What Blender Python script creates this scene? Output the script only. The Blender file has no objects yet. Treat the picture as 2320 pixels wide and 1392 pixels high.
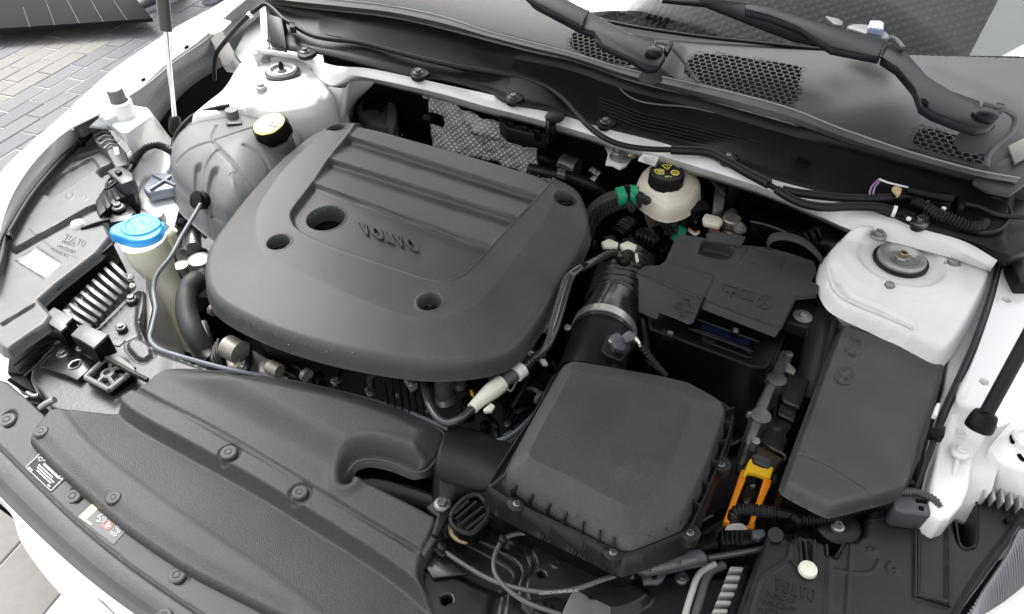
import bpy, bmesh, math, random
import numpy as np
from mathutils import Vector, Matrix
random.seed(7)
SC = bpy.context.scene
COL = SC.collection
# ------------------------------------------------------------------ camera
PITCH = math.atan(1549/1675.0); YAW = math.radians(30.5); FPX = 1675.0
cF = np.array([-math.sin(YAW), math.cos(YAW), 0.0]); cR = np.array([math.cos(YAW), math.sin(YAW), 0.0]); cU = np.array([0, 0, 1.0])
cFwd = cF*math.cos(PITCH)-cU*math.sin(PITCH); cDown = -(cU*math.cos(PITCH)+cF*math.sin(PITCH))
CAM = np.array([0.502, -0.936, 0.633])
cd = bpy.data.cameras.new('camera'); cam = bpy.data.objects.new('camera', cd); COL.objects.link(cam)
cd.sensor_fit = 'HORIZONTAL'; cd.sensor_width = 36; cd.lens = FPX/2320*36; cd.clip_start = 0.02; cd.clip_end = 200
cam.matrix_world = Matrix(((cR[0], -cDown[0], -cFwd[0], CAM[0]), (cR[1], -cDown[1], -cFwd[1], CAM[1]), (cR[2], -cDown[2], -cFwd[2], CAM[2]), (0, 0, 0, 1)))
SC.camera = cam
# ------------------------------------------------------------------ light
SUN_EL = 58; SUN_AZ = 215          # direction the light comes from: rear left of the car
w = bpy.data.worlds.new('World'); SC.world = w; w.use_nodes = True
nt = w.node_tree; bg = nt.nodes['Background']
sky = nt.nodes.new('ShaderNodeTexSky'); sky.sky_type = 'NISHITA'; sky.sun_disc = False
sx, sy = -0.80, 0.60
sky.sun_elevation = math.radians(SUN_EL); sky.sun_rotation = math.atan2(sx, sy)
sky.air_density = 1.0; sky.dust_density = 6.0; sky.ozone_density = 1.0
hs = nt.nodes.new('ShaderNodeHueSaturation'); hs.inputs['Saturation'].default_value = 0.15
nt.links.new(sky.outputs[0], hs.inputs['Color']); nt.links.new(hs.outputs[0], bg.inputs[0]); bg.inputs[1].default_value = 0.15
sl = bpy.data.lights.new('sun', 'SUN'); sl.energy = 1.35; sl.angle = math.radians(24); sl.color = (1, .975, .94)
so = bpy.data.objects.new('sun', sl); COL.objects.link(so)
sd_ = Vector((sx*math.cos(math.radians(SUN_EL)), sy*math.cos(math.radians(SUN_EL)), math.sin(math.radians(SUN_EL))))
so.rotation_euler = sd_.to_track_quat('Z', 'Y').to_euler()
SC.view_settings.view_transform = 'Standard'; SC.view_settings.look = 'None'; SC.view_settings.exposure = 1.6; SC.view_settings.gamma = 1
# ------------------------------------------------------------------ helpers
def pl3(z):
    return z if isinstance(z, tuple) else (z, 0.0, 0.0)      # plane z = z0 + a x + b y
def P(x, y, z):
    z0, a, b = pl3(z)
    d = cR*(x-1160)+cDown*(y-696)+cFwd*FPX
    t = (z0+a*CAM[0]+b*CAM[1]-CAM[2])/(d[2]-a*d[0]-b*d[1])
    return CAM+d*t
def V(x, y, z): return Vector(P(x, y, z))
def Z(z, o):
    z0, a, b = pl3(z); return (z0+o, a, b)
def chaikin(p, n, closed=True):
    p = [np.array(q, float) for q in p]
    for _ in range(n):
        q = []
        m = len(p)
        rng = range(m) if closed else range(m-1)
        if not closed: q.append(p[0])
        for i in rng:
            a, b = p[i], p[(i+1) % m]
            q += [a*.78+b*.22, a*.22+b*.78]
        if not closed: q.append(p[-1])
        p = q
    return p
def catmull(p, sub):
    p = [np.array(q, float) for q in p]
    if len(p) < 3 or sub < 2: return p
    e = [2*p[0]-p[1]]+p+[2*p[-1]-p[-2]]; out = []
    for i in range(1, len(e)-2):
        for k in range(sub):
            t = k/sub; a, b, c, d = e[i-1:i+3]
            out.append(.5*((2*b)+(-a+c)*t+(2*a-5*b+4*c-d)*t*t+(-a+3*b-3*c+d)*t**3))
    out.append(p[-1]); return out
def resample(p, n):
    p = np.array(p); L = np.r_[0, np.cumsum(np.linalg.norm(np.diff(p, axis=0), axis=1))]
    t = np.linspace(0, L[-1], n)
    return np.stack([np.interp(t, L, p[:, k]) for k in range(p.shape[1])], 1)
def sdf(poly, X, Y):
    poly = np.array(poly)[:, :2]; n = len(poly)
    D = np.full(X.shape, 1e9); ins = np.zeros(X.shape, bool)
    for i in range(n):
        ax, ay = poly[i]; bx, by = poly[(i+1) % n]
        ex, ey = bx-ax, by-ay; L = ex*ex+ey*ey+1e-18
        t = np.clip(((X-ax)*ex+(Y-ay)*ey)/L, 0, 1)
        D = np.minimum(D, (X-ax-t*ex)**2+(Y-ay-t*ey)**2)
        if ay != by:
            c = ((ay > Y) != (by > Y)) & (X < (bx-ax)*(Y-ay)/(by-ay)+ax)
            ins ^= c
    D = np.sqrt(D); return np.where(ins, -D, D)
def pdist(line, X, Y):
    line = np.array(line)[:, :2]; D = np.full(X.shape, 1e9)
    for i in range(len(line)-1):
        ax, ay = line[i]; bx, by = line[i+1]; ex, ey = bx-ax, by-ay; L = ex*ex+ey*ey+1e-18
        t = np.clip(((X-ax)*ex+(Y-ay)*ey)/L, 0, 1)
        D = np.minimum(D, (X-ax-t*ex)**2+(Y-ay-t*ey)**2)
    return np.sqrt(D)
def ss(x, a, b):
    t = np.clip((x-a)/(b-a), 0, 1); return t*t*(3-2*t)
def finish(me, mat, smooth=True, ang=38):
    if mat is not None: me.materials.append(mat)
    if smooth:
        me.polygons.foreach_set('use_smooth', [True]*len(me.polygons))
        try: me.set_sharp_from_angle(angle=math.radians(ang))
        except Exception: pass
    me.update()
def link(name, me, parent=None, loc=None, rot=None):
    o = bpy.data.objects.new(name, me); COL.objects.link(o)
    if loc is not None: o.location = Vector(loc)
    if rot is not None: o.rotation_euler = rot
    if parent is not None:
        o.parent = parent
        if parent.type == 'EMPTY': o.matrix_parent_inverse = Matrix.Translation(-parent.location)
    return o
def mk(name, verts, faces, mat, parent=None, smooth=True, ang=38):
    me = bpy.data.meshes.new(name); me.from_pydata([tuple(v) for v in verts], [], [tuple(f) for f in faces])
    finish(me, mat, smooth, ang); return link(name, me, parent)
def thing(name, label, cat, px, py, z, group=None):
    o = bpy.data.objects.new(name, None); COL.objects.link(o); o.location = V(px, py, z); o.empty_display_size = .05
    o['label'] = label; o['category'] = cat
    if group: o['group'] = group
    return o
def tag(o, label=None, cat=None, group=None, kind=None):
    if label: o['label'] = label
    if cat: o['category'] = cat
    if group: o['group'] = group
    if kind: o['kind'] = kind
    return o
class HF: pass
def heightfield(name, outline, z, fn, mat, parent=None, res=.002, wall=.05, ww=.004, er=.005, sm=2, holes=(), ang=50):
    """moulded shell: a fine height grid over an outline lying on plane z, with real side walls"""
    z0, a, b = pl3(z)
    poly = chaikin([P(x, y, z)[:2] for x, y in outline], sm)
    A = np.array(poly); mg = ww*1.2+res*3
    xs = np.arange(A[:, 0].min()-mg, A[:, 0].max()+mg, res); ys = np.arange(A[:, 1].min()-mg, A[:, 1].max()+mg, res)
    X, Y = np.meshgrid(xs, ys)
    def snap(X, Y, pol):
        d = sdf(pol, X, Y); gy, gx = np.gradient(d, res)
        g = np.hypot(gx, gy)+1e-9; m = (np.abs(d) < res*.55)
        return np.where(m, X-d*gx/g, X), np.where(m, Y-d*gy/g, Y)
    X, Y = snap(X, Y, poly)
    hp = []
    for h in holes:
        q = chaikin([P(x, y, h[1])[:2] for x, y in h[0]], 2); hp.append(q); X, Y = snap(X, Y, q)
    H = HF(); H.X, H.Y, H.d = X, Y, sdf(poly, X, Y)
    H.sd = lambda pts, s=2, zz=z: sdf(chaikin([P(x, y, zz)[:2] for x, y in pts], s), X, Y)
    H.pd = lambda pts, zz=z, sub=6: pdist(catmull([P(x, y, zz)[:2] for x, y in pts], sub), X, Y)
    def sline(p, q, zz=z):
        p = P(*p, zz)[:2]; q = P(*q, zz)[:2]; n = np.array([-(q-p)[1], (q-p)[0]]); n /= np.linalg.norm(n)
        return (X-p[0])*n[0]+(Y-p[1])*n[1]
    H.sl = sline
    H.holes = [sdf(q, X, Y) for q in hp]
    d = H.d
    Zv = z0+a*X+b*Y+(fn(H) if fn else 0)
    t = np.clip(d+er, 0, er); Zv = Zv-(er-np.sqrt(np.maximum(er*er-t*t, 0)))*.9
    Zv = Zv-wall*ss(d, 0, ww)
    if True:
        gy, gx = np.gradient(d, res); g = gx*gx+gy*gy+1e-9; m = d > ww; sh = np.clip(d-ww, 0, res*3)
        XX = np.where(m, X-sh*gx/g, X); YY = np.where(m, Y-sh*gy/g, Y)
        keep = d < ww+res*1.45
    for q, h in zip(H.holes, holes):
        if len(h) > 2 and h[2] == 'cut': keep &= ~(q < -res*.6)
    n, m = X.shape
    kf = keep[:-1, :-1] & keep[1:, :-1] & keep[:-1, 1:] & keep[1:, 1:]
    idx = np.full(n*m, -1); I, J = np.nonzero(kf); v0 = I*m+J
    q = np.stack([v0, v0+1, v0+m+1, v0+m], 1)
    used = np.unique(q); idx[used] = np.arange(len(used)); q = idx[q]
    co = np.stack([XX.ravel()[used], YY.ravel()[used], Zv.ravel()[used]], 1)
    me = bpy.data.meshes.new(name)
    me.vertices.add(len(co)); me.vertices.foreach_set('co', co.ravel())
    me.loops.add(q.size); me.loops.foreach_set('vertex_index', q.ravel().astype(np.int32))
    me.polygons.add(len(q)); me.polygons.foreach_set('loop_start', np.arange(0, q.size, 4, dtype=np.int32))
    me.polygons.foreach_set('loop_total', np.full(len(q), 4, dtype=np.int32))
    me.update(calc_edges=True); me.validate(); finish(me, mat, True, ang if ang else 180)
    o = link(name, me, parent); return o
def solid(pts_top, pts_bot, name, mat, parent=None, bevel=.002, seg=2, smooth=True):
    n = len(pts_top)
    v = [tuple(p) for p in pts_top]+[tuple(p) for p in pts_bot]
    f = [tuple(range(n)), tuple(range(2*n-1, n-1, -1))]+[(i, i+n, (i+1) % n+n, (i+1) % n) for i in range(n)]
    me = bpy.data.meshes.new(name); me.from_pydata(v, [], f)
    bm = bmesh.new(); bm.from_mesh(me); bmesh.ops.recalc_face_normals(bm, faces=bm.faces)
    if bevel:
        es = [e for e in bm.edges if len(e.link_faces) == 2 and e.calc_face_angle(0) > .6]
        bmesh.ops.bevel(bm, geom=es, offset=bevel, segments=seg, affect='EDGES', profile=.5, clamp_overlap=True)
    bm.to_mesh(me); bm.free(); finish(me, mat, smooth, 45); return link(name, me, parent)
def prism(name, pts, z, depth, mat, parent=None, bevel=.002, sm=0, taper=0):
    """closed solid whose top outline lies on plane z (a number, plane, or list of heights), going down by depth"""
    if isinstance(z, list): T = [P(x, y, zz) for (x, y), zz in zip(pts, z)]
    else: T = [P(x, y, z) for x, y in pts]
    if sm: T = chaikin(T, sm)
    c = sum(T)/len(T); B = []
    for t in T:
        q = t+(t-c)*taper; q = q.copy(); q[2] = t[2]-depth; B.append(q)
    return solid(T, B, name, mat, parent, bevel)
def box(name, c, size, mat, parent=None, rz=0, tilt=None, bevel=.002):
    sx_, sy_, sz_ = [s/2 for s in size]; M = Matrix.Rotation(rz, 3, 'Z')
    if tilt: M = M @ Matrix.Rotation(tilt[0], 3, 'X') @ Matrix.Rotation(tilt[1], 3, 'Y')
    T = [Vector(c)+M @ Vector((x, y, sz_)) for x, y in ((-sx_, -sy_), (sx_, -sy_), (sx_, sy_), (-sx_, sy_))]
    B = [Vector(c)+M @ Vector((x, y, -sz_)) for x, y in ((-sx_, -sy_), (sx_, -sy_), (sx_, sy_), (-sx_, sy_))]
    return solid(T, B, name, mat, parent, bevel)
def tube(name, pts, r, mat, parent=None, seg=12, sub=8, corr=None, zz=None, radii=None, caps=True):
    W = []
    for p in pts: W.append(P(*p) if zz is None else P(p[0], p[1], zz))
    return tubew(name, W, r, mat, parent, seg, sub, corr, radii, caps)
def tubew(name, W, r, mat, parent=None, seg=12, sub=8, corr=None, radii=None, caps=True):
    W = [np.array(p, float) for p in W]
    if radii is not None:
        W = [np.r_[p, q] for p, q in zip(W, radii)]
    C = np.array(catmull(W, sub))
    if corr or len(C) > 400:
        L = np.linalg.norm(np.diff(C[:, :3], axis=0), axis=1).sum(); C = resample(C, max(8, int(L/corr[0]*6) if corr else 200))
    rad = C[:, 3] if radii is not None else np.full(len(C), r)
    C = C[:, :3]; T = np.gradient(C, axis=0); T /= np.linalg.norm(T, axis=1)[:, None]+1e-12
    if corr:
        L = np.r_[0, np.cumsum(np.linalg.norm(np.diff(C, axis=0), axis=1))]
        rad = rad+corr[1]*np.sign(np.sin(L/corr[0]*2*math.pi))*np.abs(np.sin(L/corr[0]*2*math.pi))**.4
    n = np.cross(T[0], [0.12, .3, 1.0]); n /= np.linalg.norm(n); V_ = []
    for i in range(len(C)):
        n = n-T[i]*(n@T[i]); n /= np.linalg.norm(n); b = np.cross(T[i], n)
        for k in range(seg):
            a = 2*math.pi*k/seg; V_.append(C[i]+rad[i]*(math.cos(a)*n+math.sin(a)*b))
    F = [(i*seg+k, i*seg+(k+1) % seg, (i+1)*seg+(k+1) % seg, (i+1)*seg+k) for i in range(len(C)-1) for k in range(seg)]
    if caps: F += [tuple(range(seg-1, -1, -1)), tuple(range((len(C)-1)*seg, len(C)*seg))]
    return mk(name, V_, F, mat, parent, True, 55)
def lathe(name, c, prof, mat, parent=None, axis=(0, 0, 1), seg=32, ang=35, sq=None):
    ax = Vector(axis).normalized(); q = ax.to_track_quat('Z', 'Y').to_matrix(); c = Vector(c); v = []; f = []
    m = len(prof)
    for (r, h) in prof:
        for k in range(seg):
            a = 2*math.pi*k/seg; rr = r
            if sq: rr = r*sq(a)
            v.append(c+q @ Vector((rr*math.cos(a), rr*math.sin(a), h)))
    for i in range(m-1):
        for k in range(seg): f.append((i*seg+k, i*seg+(k+1) % seg, (i+1)*seg+(k+1) % seg, (i+1)*seg+k))
    f.append(tuple(range((m-1)*seg, m*seg))); f.append(tuple(range(seg-1, -1, -1)))
    return mk(name, v, f, mat, parent, True, ang)
_bc = {}
def bolt_mesh(kind, r, mat):
    key = (kind, round(r, 4), mat.name)
    if key in _bc: return _bc[key]
    bm = bmesh.new()
    def ring(rr, h, n=24, ph=0): return [bm.verts.new((rr*math.cos(2*math.pi*k/n+ph), rr*math.sin(2*math.pi*k/n+ph), h)) for k in range(n)]
    def conn(a, b):
        n = len(a)
        for k in range(n): bm.faces.new((a[k], a[(k+1) % n], b[(k+1) % n], b[k]))
    if kind == 'hex':
        R = [ring(r, -.002), ring(r, r*.12), ring(r*.93, r*.2), ring(r*.66, r*.3)]
        for a, b in zip(R, R[1:]): conn(a, b)
        bm.faces.new(R[-1])
        h = [ring(r*.60, r*.28, 6), ring(r*.60, r*.62, 6), ring(r*.52, r*.70, 6)]
        for a, b in zip(h, h[1:]): conn(a, b)
        i1 = ring(r*.34, r*.70, 6); i2 = ring(r*.30, r*.60, 6); conn(h[-1], i1); conn(i1, i2); bm.faces.new(i2)
    elif kind == 'clip':
        R = [ring(r, -.002), ring(r*.98, r*.18), ring(r*.86, r*.34), ring(r*.62, r*.40), ring(r*.40, r*.36), ring(r*.37, r*.27), ring(r*.33, r*.27), ring(r*.31, r*.38), ring(r*.1, r*.4)]
        for a, b in zip(R, R[1:]): conn(a, b)
        bm.faces.new(R[-1])
    elif kind == 'screw':
        R = [ring(r, -.002), ring(r, r*.3), ring(r*.7, r*.42)]
        s = [bm.verts.new(((r*.62 if k % 2 else r*.62)*math.cos(2*math.pi*k/24), r*.62*math.sin(2*math.pi*k/24), r*.9)) for k in range(24)]
        for a, b in zip(R, R[1:]): conn(a, b)
        conn(R[-1], s)
        t1 = [bm.verts.new((r*(.36 if k % 4 < 2 else .26)*math.cos(2*math.pi*k/24), r*(.36 if k % 4 < 2 else .26)*math.sin(2*math.pi*k/24), r*.9)) for k in range(24)]
        t2 = [bm.verts.new((v.co.x, v.co.y, r*.4)) for v in t1]
        conn(s, t1); conn(t1, t2); bm.faces.new(t2)
    bmesh.ops.recalc_face_normals(bm, faces=bm.faces)
    me = bpy.data.meshes.new('bolt'); bm.to_mesh(me); bm.free(); finish(me, mat, True, 32); _bc[key] = me; return me
def bolt(px, py, z, rpx, mat, parent, kind='hex', name='bolt', axis=None):
    c = P(px, py, z); dist = (c-CAM)@cFwd; r = rpx*dist/FPX
    o = link(name, bolt_mesh(kind, round(r, 3) if r > .004 else round(r, 4), mat), parent, c)
    if axis is not None: o.rotation_euler = Vector(axis).to_track_quat('Z', 'Y').to_euler()
    o.rotation_euler.z += random.random()
    return o
def ribbon(name, rows, mat, parent=None, n=80, thick=.0025, sub=6, closed=False):
    G = []
    for pts, z in rows:
        if isinstance(z, list): W = [P(x, y, zz) for (x, y), zz in zip(pts, z)]
        else: W = [P(x, y, z) for x, y in pts]
        G.append(resample(catmull(W, sub), n))
    v = [p for g in G for p in g]; m = len(G)
    f = [(i*n+k, i*n+k+1, (i+1)*n+k+1, (i+1)*n+k) for i in range(m-1) for k in range(n-1)]
    me = bpy.data.meshes.new(name); me.from_pydata([tuple(q) for q in v], [], f)
    bm = bmesh.new(); bm.from_mesh(me); bmesh.ops.recalc_face_normals(bm, faces=bm.faces)
    s = sum(fc.normal.z for fc in bm.faces)
    if s < 0: bmesh.ops.reverse_faces(bm, faces=bm.faces)
    bm.to_mesh(me); bm.free(); finish(me, mat, True, 30)
    o = link(name, me, parent)
    if thick:
        md = o.modifiers.new('solid', 'SOLIDIFY'); md.thickness = thick; md.offset = -1
    return o
def frame3(o, x, y, z):
    O = P(*o, z); X = P(*x, z)-O; Y = P(*y, z)-O; return O, X, Y
VG = {'V': [[(0, 1), (.44, 1), (.44, .91), (.35, .91), (.56, .33), (.73, .91), (.63, .91), (.63, 1), (1, 1), (1, .91), (.9, .91), (.58, 0), (.42, 0), (.1, .91), (0, .91)]],
      'L': [[(0, 0), (0, .09), (.12, .09), (.12, .91), (0, .91), (0, 1), (.52, 1), (.52, .91), (.38, .91), (.38, .09), (.7, .09), (.84, .36), (.92, .36), (.92, 0)]]}
def slabword(name, fr, mat, parent, lift=.001, depth=.003):
    """the five slab-serif letters moulded on covers"""
    O, X, Y = fr; nrm = np.cross(X, Y); nrm /= np.linalg.norm(nrm)
    if nrm[2] < 0: nrm = -nrm
    v = []; f = []; cur = 0; W = [('V', .17), ('O', .19), ('L', .15), ('V', .17), ('O', .19)]; gap = (1-sum(a for _, a in W))/4
    for ch, wd in W:
        loops = []
        if ch == 'O':
            N = 28; o = [(.5+.5*math.cos(2*math.pi*k/N), .5+.52*math.sin(2*math.pi*k/N)) for k in range(N)]
            i_ = [(.5+.25*math.cos(2*math.pi*k/N), .5+.41*math.sin(2*math.pi*k/N)) for k in range(N)]
            b = len(v)
            for lst in (o, i_):
                for hh in (lift, lift-depth):
                    for (u, t) in lst: v.append(O+X*(cur+u*wd)+Y*t+nrm*hh)
            for k in range(N):
                k2 = (k+1) % N
                f.append((b+k, b+k2, b+2*N+k2, b+2*N+k)); f.append((b+k, b+N+k, b+N+k2, b+k2)); f.append((b+2*N+k2, b+3*N+k2, b+3*N+k, b+2*N+k))
        else:
            for pg in VG[ch]:
                b = len(v); N = len(pg)
                for hh in (lift, lift-depth):
                    for (u, t) in pg: v.append(O+X*(cur+u*wd)+Y*t+nrm*hh)
                f.append(tuple(range(b, b+N)))
                for k in range(N): f.append((b+k, b+N+k, b+N+(k+1) % N, b+(k+1) % N))
        cur += wd+gap
    o = mk(name, v, f, mat, parent, False); return o
def word(name, text, fr, mat, parent, lift=.0008, depth=.0015):
    O, X, Y = fr; cu = bpy.data.curves.new('t', 'FONT'); cu.body = text; cu.extrude = .02; cu.resolution_u = 3
    to = bpy.data.objects.new('t', cu); COL.objects.link(to); bpy.context.view_layer.update()
    me = bpy.data.meshes.new_from_object(to.evaluated_get(bpy.context.evaluated_depsgraph_get())); bpy.data.objects.remove(to)
    c = np.array([v.co[:] for v in me.vertices])
    if len(c) == 0: return None
    lo, hi = c.min(0), c.max(0); nrm = np.cross(X, Y); nrm /= np.linalg.norm(nrm)
    if nrm[2] < 0: nrm = -nrm
    for v in me.vertices:
        u = (v.co.x-lo[0])/(hi[0]-lo[0]); t = (v.co.y-lo[1])/max(hi[1]-lo[1], 1e-6); h = (v.co.z-lo[2])/(hi[2]-lo[2])
        v.co = Vector(O+X*u+Y*t+nrm*(lift-depth*(1-h)))
    me.materials.clear(); finish(me, mat, False); return link(name, me, parent)
def decal(name, polys, fr, mat, parent, lift=.0006, depth=.0008):
    """small flat print pieces: polygons in the unit frame fr"""
    O, X, Y = fr; nrm = np.cross(X, Y); nrm /= np.linalg.norm(nrm)
    if nrm[2] < 0: nrm = -nrm
    v = []; f = []
    for pg in polys:
        b = len(v); N = len(pg)
        for hh in (lift, lift-depth):
            for (u, t) in pg: v.append(O+X*u+Y*t+nrm*hh)
        f.append(tuple(range(b, b+N)))
        for k in range(N): f.append((b+k, b+N+k, b+N+(k+1) % N, b+(k+1) % N))
    return mk(name, v, f, mat, parent, False)
def ringp(cx, cy, r, w_, n=20, asp=1.0, a0=0, a1=2*math.pi):
    out = []
    for k in range(n):
        a = a0+(a1-a0)*k/n; b = a0+(a1-a0)*(k+1)/n
        out.append([(cx+r*math.cos(a), cy+r*asp*math.sin(a)), (cx+r*math.cos(b), cy+r*asp*math.sin(b)), (cx+(r-w_)*math.cos(b), cy+(r-w_)*asp*math.sin(b)), (cx+(r-w_)*math.cos(a), cy+(r-w_)*asp*math.sin(a))])
    return out
def strokes(lines, w_, asp=1.0):
    out = []
    for ln in lines:
        for (a, b) in zip(ln, ln[1:]):
            a = np.array(a); b = np.array(b); d = b-a; d = d*np.array([1, 1/asp]); L = np.hypot(*d)+1e-9; n = np.array([-d[1], d[0]])/L*w_/2*np.array([1, asp]); e = (b-a)/L*w_/2
            out.append([tuple(a-n-e), tuple(b-n+e), tuple(b+n+e), tuple(a+n-e)])
    return out
# ------------------------------------------------------------------ materials
def mat(name, col, rough=.5, metal=0, spec=.5, grain=0, gscale=900, var=0, vscale=20, coat=0, speck=0, trans=0, sss=0, wear=0, ior=None, wcol=(.4, .38, .35)):
    m = bpy.data.materials.new(name); m.use_nodes = True; nt = m.node_tree; b = nt.nodes['Principled BSDF']; L = nt.links.new
    b.inputs['Base Color'].default_value = (*col, 1); b.inputs['Roughness'].default_value = rough; b.inputs['Metallic'].default_value = metal
    b.inputs['Specular IOR Level'].default_value = spec; b.inputs['Coat Weight'].default_value = coat; b.inputs['Coat Roughness'].default_value = .08
    b.inputs['Transmission Weight'].default_value = trans
    if ior: b.inputs['IOR'].default_value = ior
    if sss: b.inputs['Subsurface Weight'].default_value = sss; b.inputs['Subsurface Radius'].default_value = (.02, .02, .015); b.inputs['Subsurface Scale'].default_value = .5
    tc = nt.nodes.new('ShaderNodeTexCoord')
    if var or wear:
        n = nt.nodes.new('ShaderNodeTexNoise'); n.inputs['Scale'].default_value = vscale; n.inputs['Detail'].default_value = 6; n.inputs['Roughness'].default_value = .65; L(tc.outputs['Object'], n.inputs['Vector'])
        r = nt.nodes.new('ShaderNodeValToRGB'); e = r.color_ramp.elements; e[0].position = .3; e[1].position = .72
        e[0].color = (*[max(0, c*(1-var)) for c in col], 1); e[1].color = (*[min(1, c*(1+var)) for c in col], 1)
        L(n.outputs['Fac'], r.inputs['Fac']); out = r.outputs['Color']
        mr = nt.nodes.new('ShaderNodeMapRange'); mr.inputs['To Min'].default_value = max(.05, rough-.12*min(1, var*3)); mr.inputs['To Max'].default_value = min(1, rough+.12*min(1, var*3)); L(n.outputs['Fac'], mr.inputs['Value']); L(mr.outputs[0], b.inputs['Roughness'])
        if wear:
            n2 = nt.nodes.new('ShaderNodeTexNoise'); n2.inputs['Scale'].default_value = vscale*2.7; n2.inputs['Detail'].default_value = 8; n2.inputs['Roughness'].default_value = .75; L(tc.outputs['Object'], n2.inputs['Vector'])
            r2 = nt.nodes.new('ShaderNodeValToRGB'); r2.color_ramp.elements[0].position = .56; r2.color_ramp.elements[1].position = .78; r2.color_ramp.elements[1].color = (wear, wear, wear, 1); L(n2.outputs['Fac'], r2.inputs['Fac'])
            mx = nt.nodes.new('ShaderNodeMix'); mx.data_type = 'RGBA'; L(r2.outputs['Color'], mx.inputs['Factor']); L(out, mx.inputs['A']); mx.inputs['B'].default_value = (*wcol, 1); out = mx.outputs['Result']
        if speck:
            n3 = nt.nodes.new('ShaderNodeTexNoise'); n3.inputs['Scale'].default_value = 520; n3.inputs['Detail'].default_value = 3; n3.inputs['Roughness'].default_value = .8; L(tc.outputs['Object'], n3.inputs['Vector'])
            m3 = nt.nodes.new('ShaderNodeMapRange'); m3.inputs['From Min'].default_value = .35; m3.inputs['From Max'].default_value = .65; m3.inputs['To Min'].default_value = 1-speck; m3.inputs['To Max'].default_value = 1+speck; L(n3.outputs['Fac'], m3.inputs['Value'])
            vm = nt.nodes.new('ShaderNodeVectorMath'); vm.operation = 'SCALE'; L(out, vm.inputs[0]); L(m3.outputs[0], vm.inputs['Scale']); out = vm.outputs[0]
        L(out, b.inputs['Base Color'])
    if grain:
        g = nt.nodes.new('ShaderNodeTexNoise'); g.inputs['Scale'].default_value = gscale; g.inputs['Detail'].default_value = 2; L(tc.outputs['Object'], g.inputs['Vector'])
        bp = nt.nodes.new('ShaderNodeBump'); bp.inputs['Strength'].default_value = grain; bp.inputs['Distance'].default_value = .0006; L(g.outputs['Fac'], bp.inputs['Height']); L(bp.outputs[0], b.inputs['Normal'])
    return m
WHITE = mat('white_paint', (.74, .74, .725), .35, coat=.3, var=.05, vscale=11, wear=.3, wcol=(.62, .59, .52))
WHITE_CLEAN = mat('white_body_paint', (.82, .82, .81), .25, coat=.6)
COVER = mat('engine_cover_plastic', (.055, .055, .053), .43, spec=.38, grain=.3, gscale=900, var=.22, vscale=11, wear=.10, wcol=(.11, .11, .105), speck=.14)
PANEL = mat('grained_grey_plastic', (.048, .048, .048), .5, spec=.32, grain=1.0, gscale=800, var=.15, vscale=9, wear=.10, wcol=(.10, .10, .10), speck=.18)
AIRB = mat('coarse_grained_plastic', (.042, .042, .042), .48, spec=.4, grain=1.0, gscale=700, var=.2, vscale=14, speck=.18, wear=.12, wcol=(.2, .2, .2))
LAMPH = mat('lit_lamp_plastic', (.10, .10, .10), .45, spec=.35, grain=.25, gscale=600, var=.14, vscale=25, wear=.22, wcol=(.22, .215, .21))  # paler twin of the right lamp plastic, bright sky sheen put into the colour
COWL = mat('cowl_plastic', (.045, .045, .045), .5, spec=.25, grain=.6, gscale=1000, var=.12, vscale=9, wear=.12, wcol=(.2, .195, .19))
DARK = mat('black_plastic', (.0035, .0035, .0037), .36, spec=.18, grain=.2, gscale=500, var=.15, vscale=20)
DARKM = mat('satin_black_plastic', (.009, .009, .0093), .40, spec=.24, grain=.4, gscale=700, var=.2, vscale=15, wear=.06, wcol=(.15, .145, .14))
RUBBER = mat('black_rubber', (.008, .008, .008), .42, spec=.3, grain=.2, gscale=300, var=.2, vscale=30)
RUBG = mat('dusty_grey_rubber', (.10, .105, .11), .6, grain=.3, gscale=500, var=.2, vscale=40)
BLKMET = mat('black_painted_steel', (.010, .010, .0105), .3, spec=.35, var=.3, vscale=25, wear=.2, wcol=(.12, .115, .11), coat=.2)
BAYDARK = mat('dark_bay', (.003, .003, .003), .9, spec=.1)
STEEL = mat('zinc_steel', (.32, .32, .31), .42, metal=.7, var=.2, vscale=120)
ALU = mat('cast_aluminium', (.24, .24, .237), .45, metal=.75, grain=.8, gscale=400, var=.2, vscale=60, wear=.3, wcol=(.3, .29, .27))
CHROME = mat('polished_rod', (.7, .7, .7), .12, metal=1)
TANK = mat('smoky_tank_plastic', (.145, .148, .148), .45, spec=.25, grain=.3, gscale=150, var=.15, vscale=25, sss=.1)
BEIGE = mat('cream_plastic', (.72, .66, .54), .35, var=.05, vscale=30, sss=.2)
CREAM = mat('milky_plastic', (.80, .78, .62), .35, var=.06, vscale=25, sss=.25)
BLUE = mat('blue_cap_plastic', (.03, .30, .75), .35, sss=.05)
ORANGE = mat('orange_plastic', (1.0, .30, .003), .4)
YELLOWP = mat('yellow_plastic', (1.0, .60, .004), .4)
YELP = mat('yellow_print', (.80, .72, .12), .5)
PALEYEL = mat('pale_yellow_print', (.75, .72, .30), .5)
WPRINT = mat('white_print', (.42, .42, .42), .5)
RPRINT = mat('red_print', (.55, .16, .12), .5)
GREEN = mat('green_tape', (.01, .30, .14), .35)
FOIL = None
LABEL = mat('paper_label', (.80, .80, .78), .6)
CONN = mat('pale_connector', (.74, .76, .58), .35, sss=.1)
GREYP = mat('grey_plastic', (.10, .10, .10), .5, grain=.3, var=.1)
PAVE = [mat('grey_paver', (.125, .122, .13), .85, grain=1, gscale=60, var=.09, vscale=30), mat('warm_paver', (.155, .15, .142), .85, grain=1, gscale=60, var=.09, vscale=25), mat('lilac_paver', (.113, .11, .12), .85, grain=1, gscale=60, var=.09, vscale=30)]
SPECK = mat('speckled_slab', (.28, .265, .255), .85, grain=1, gscale=120, var=.25, vscale=160)
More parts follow.
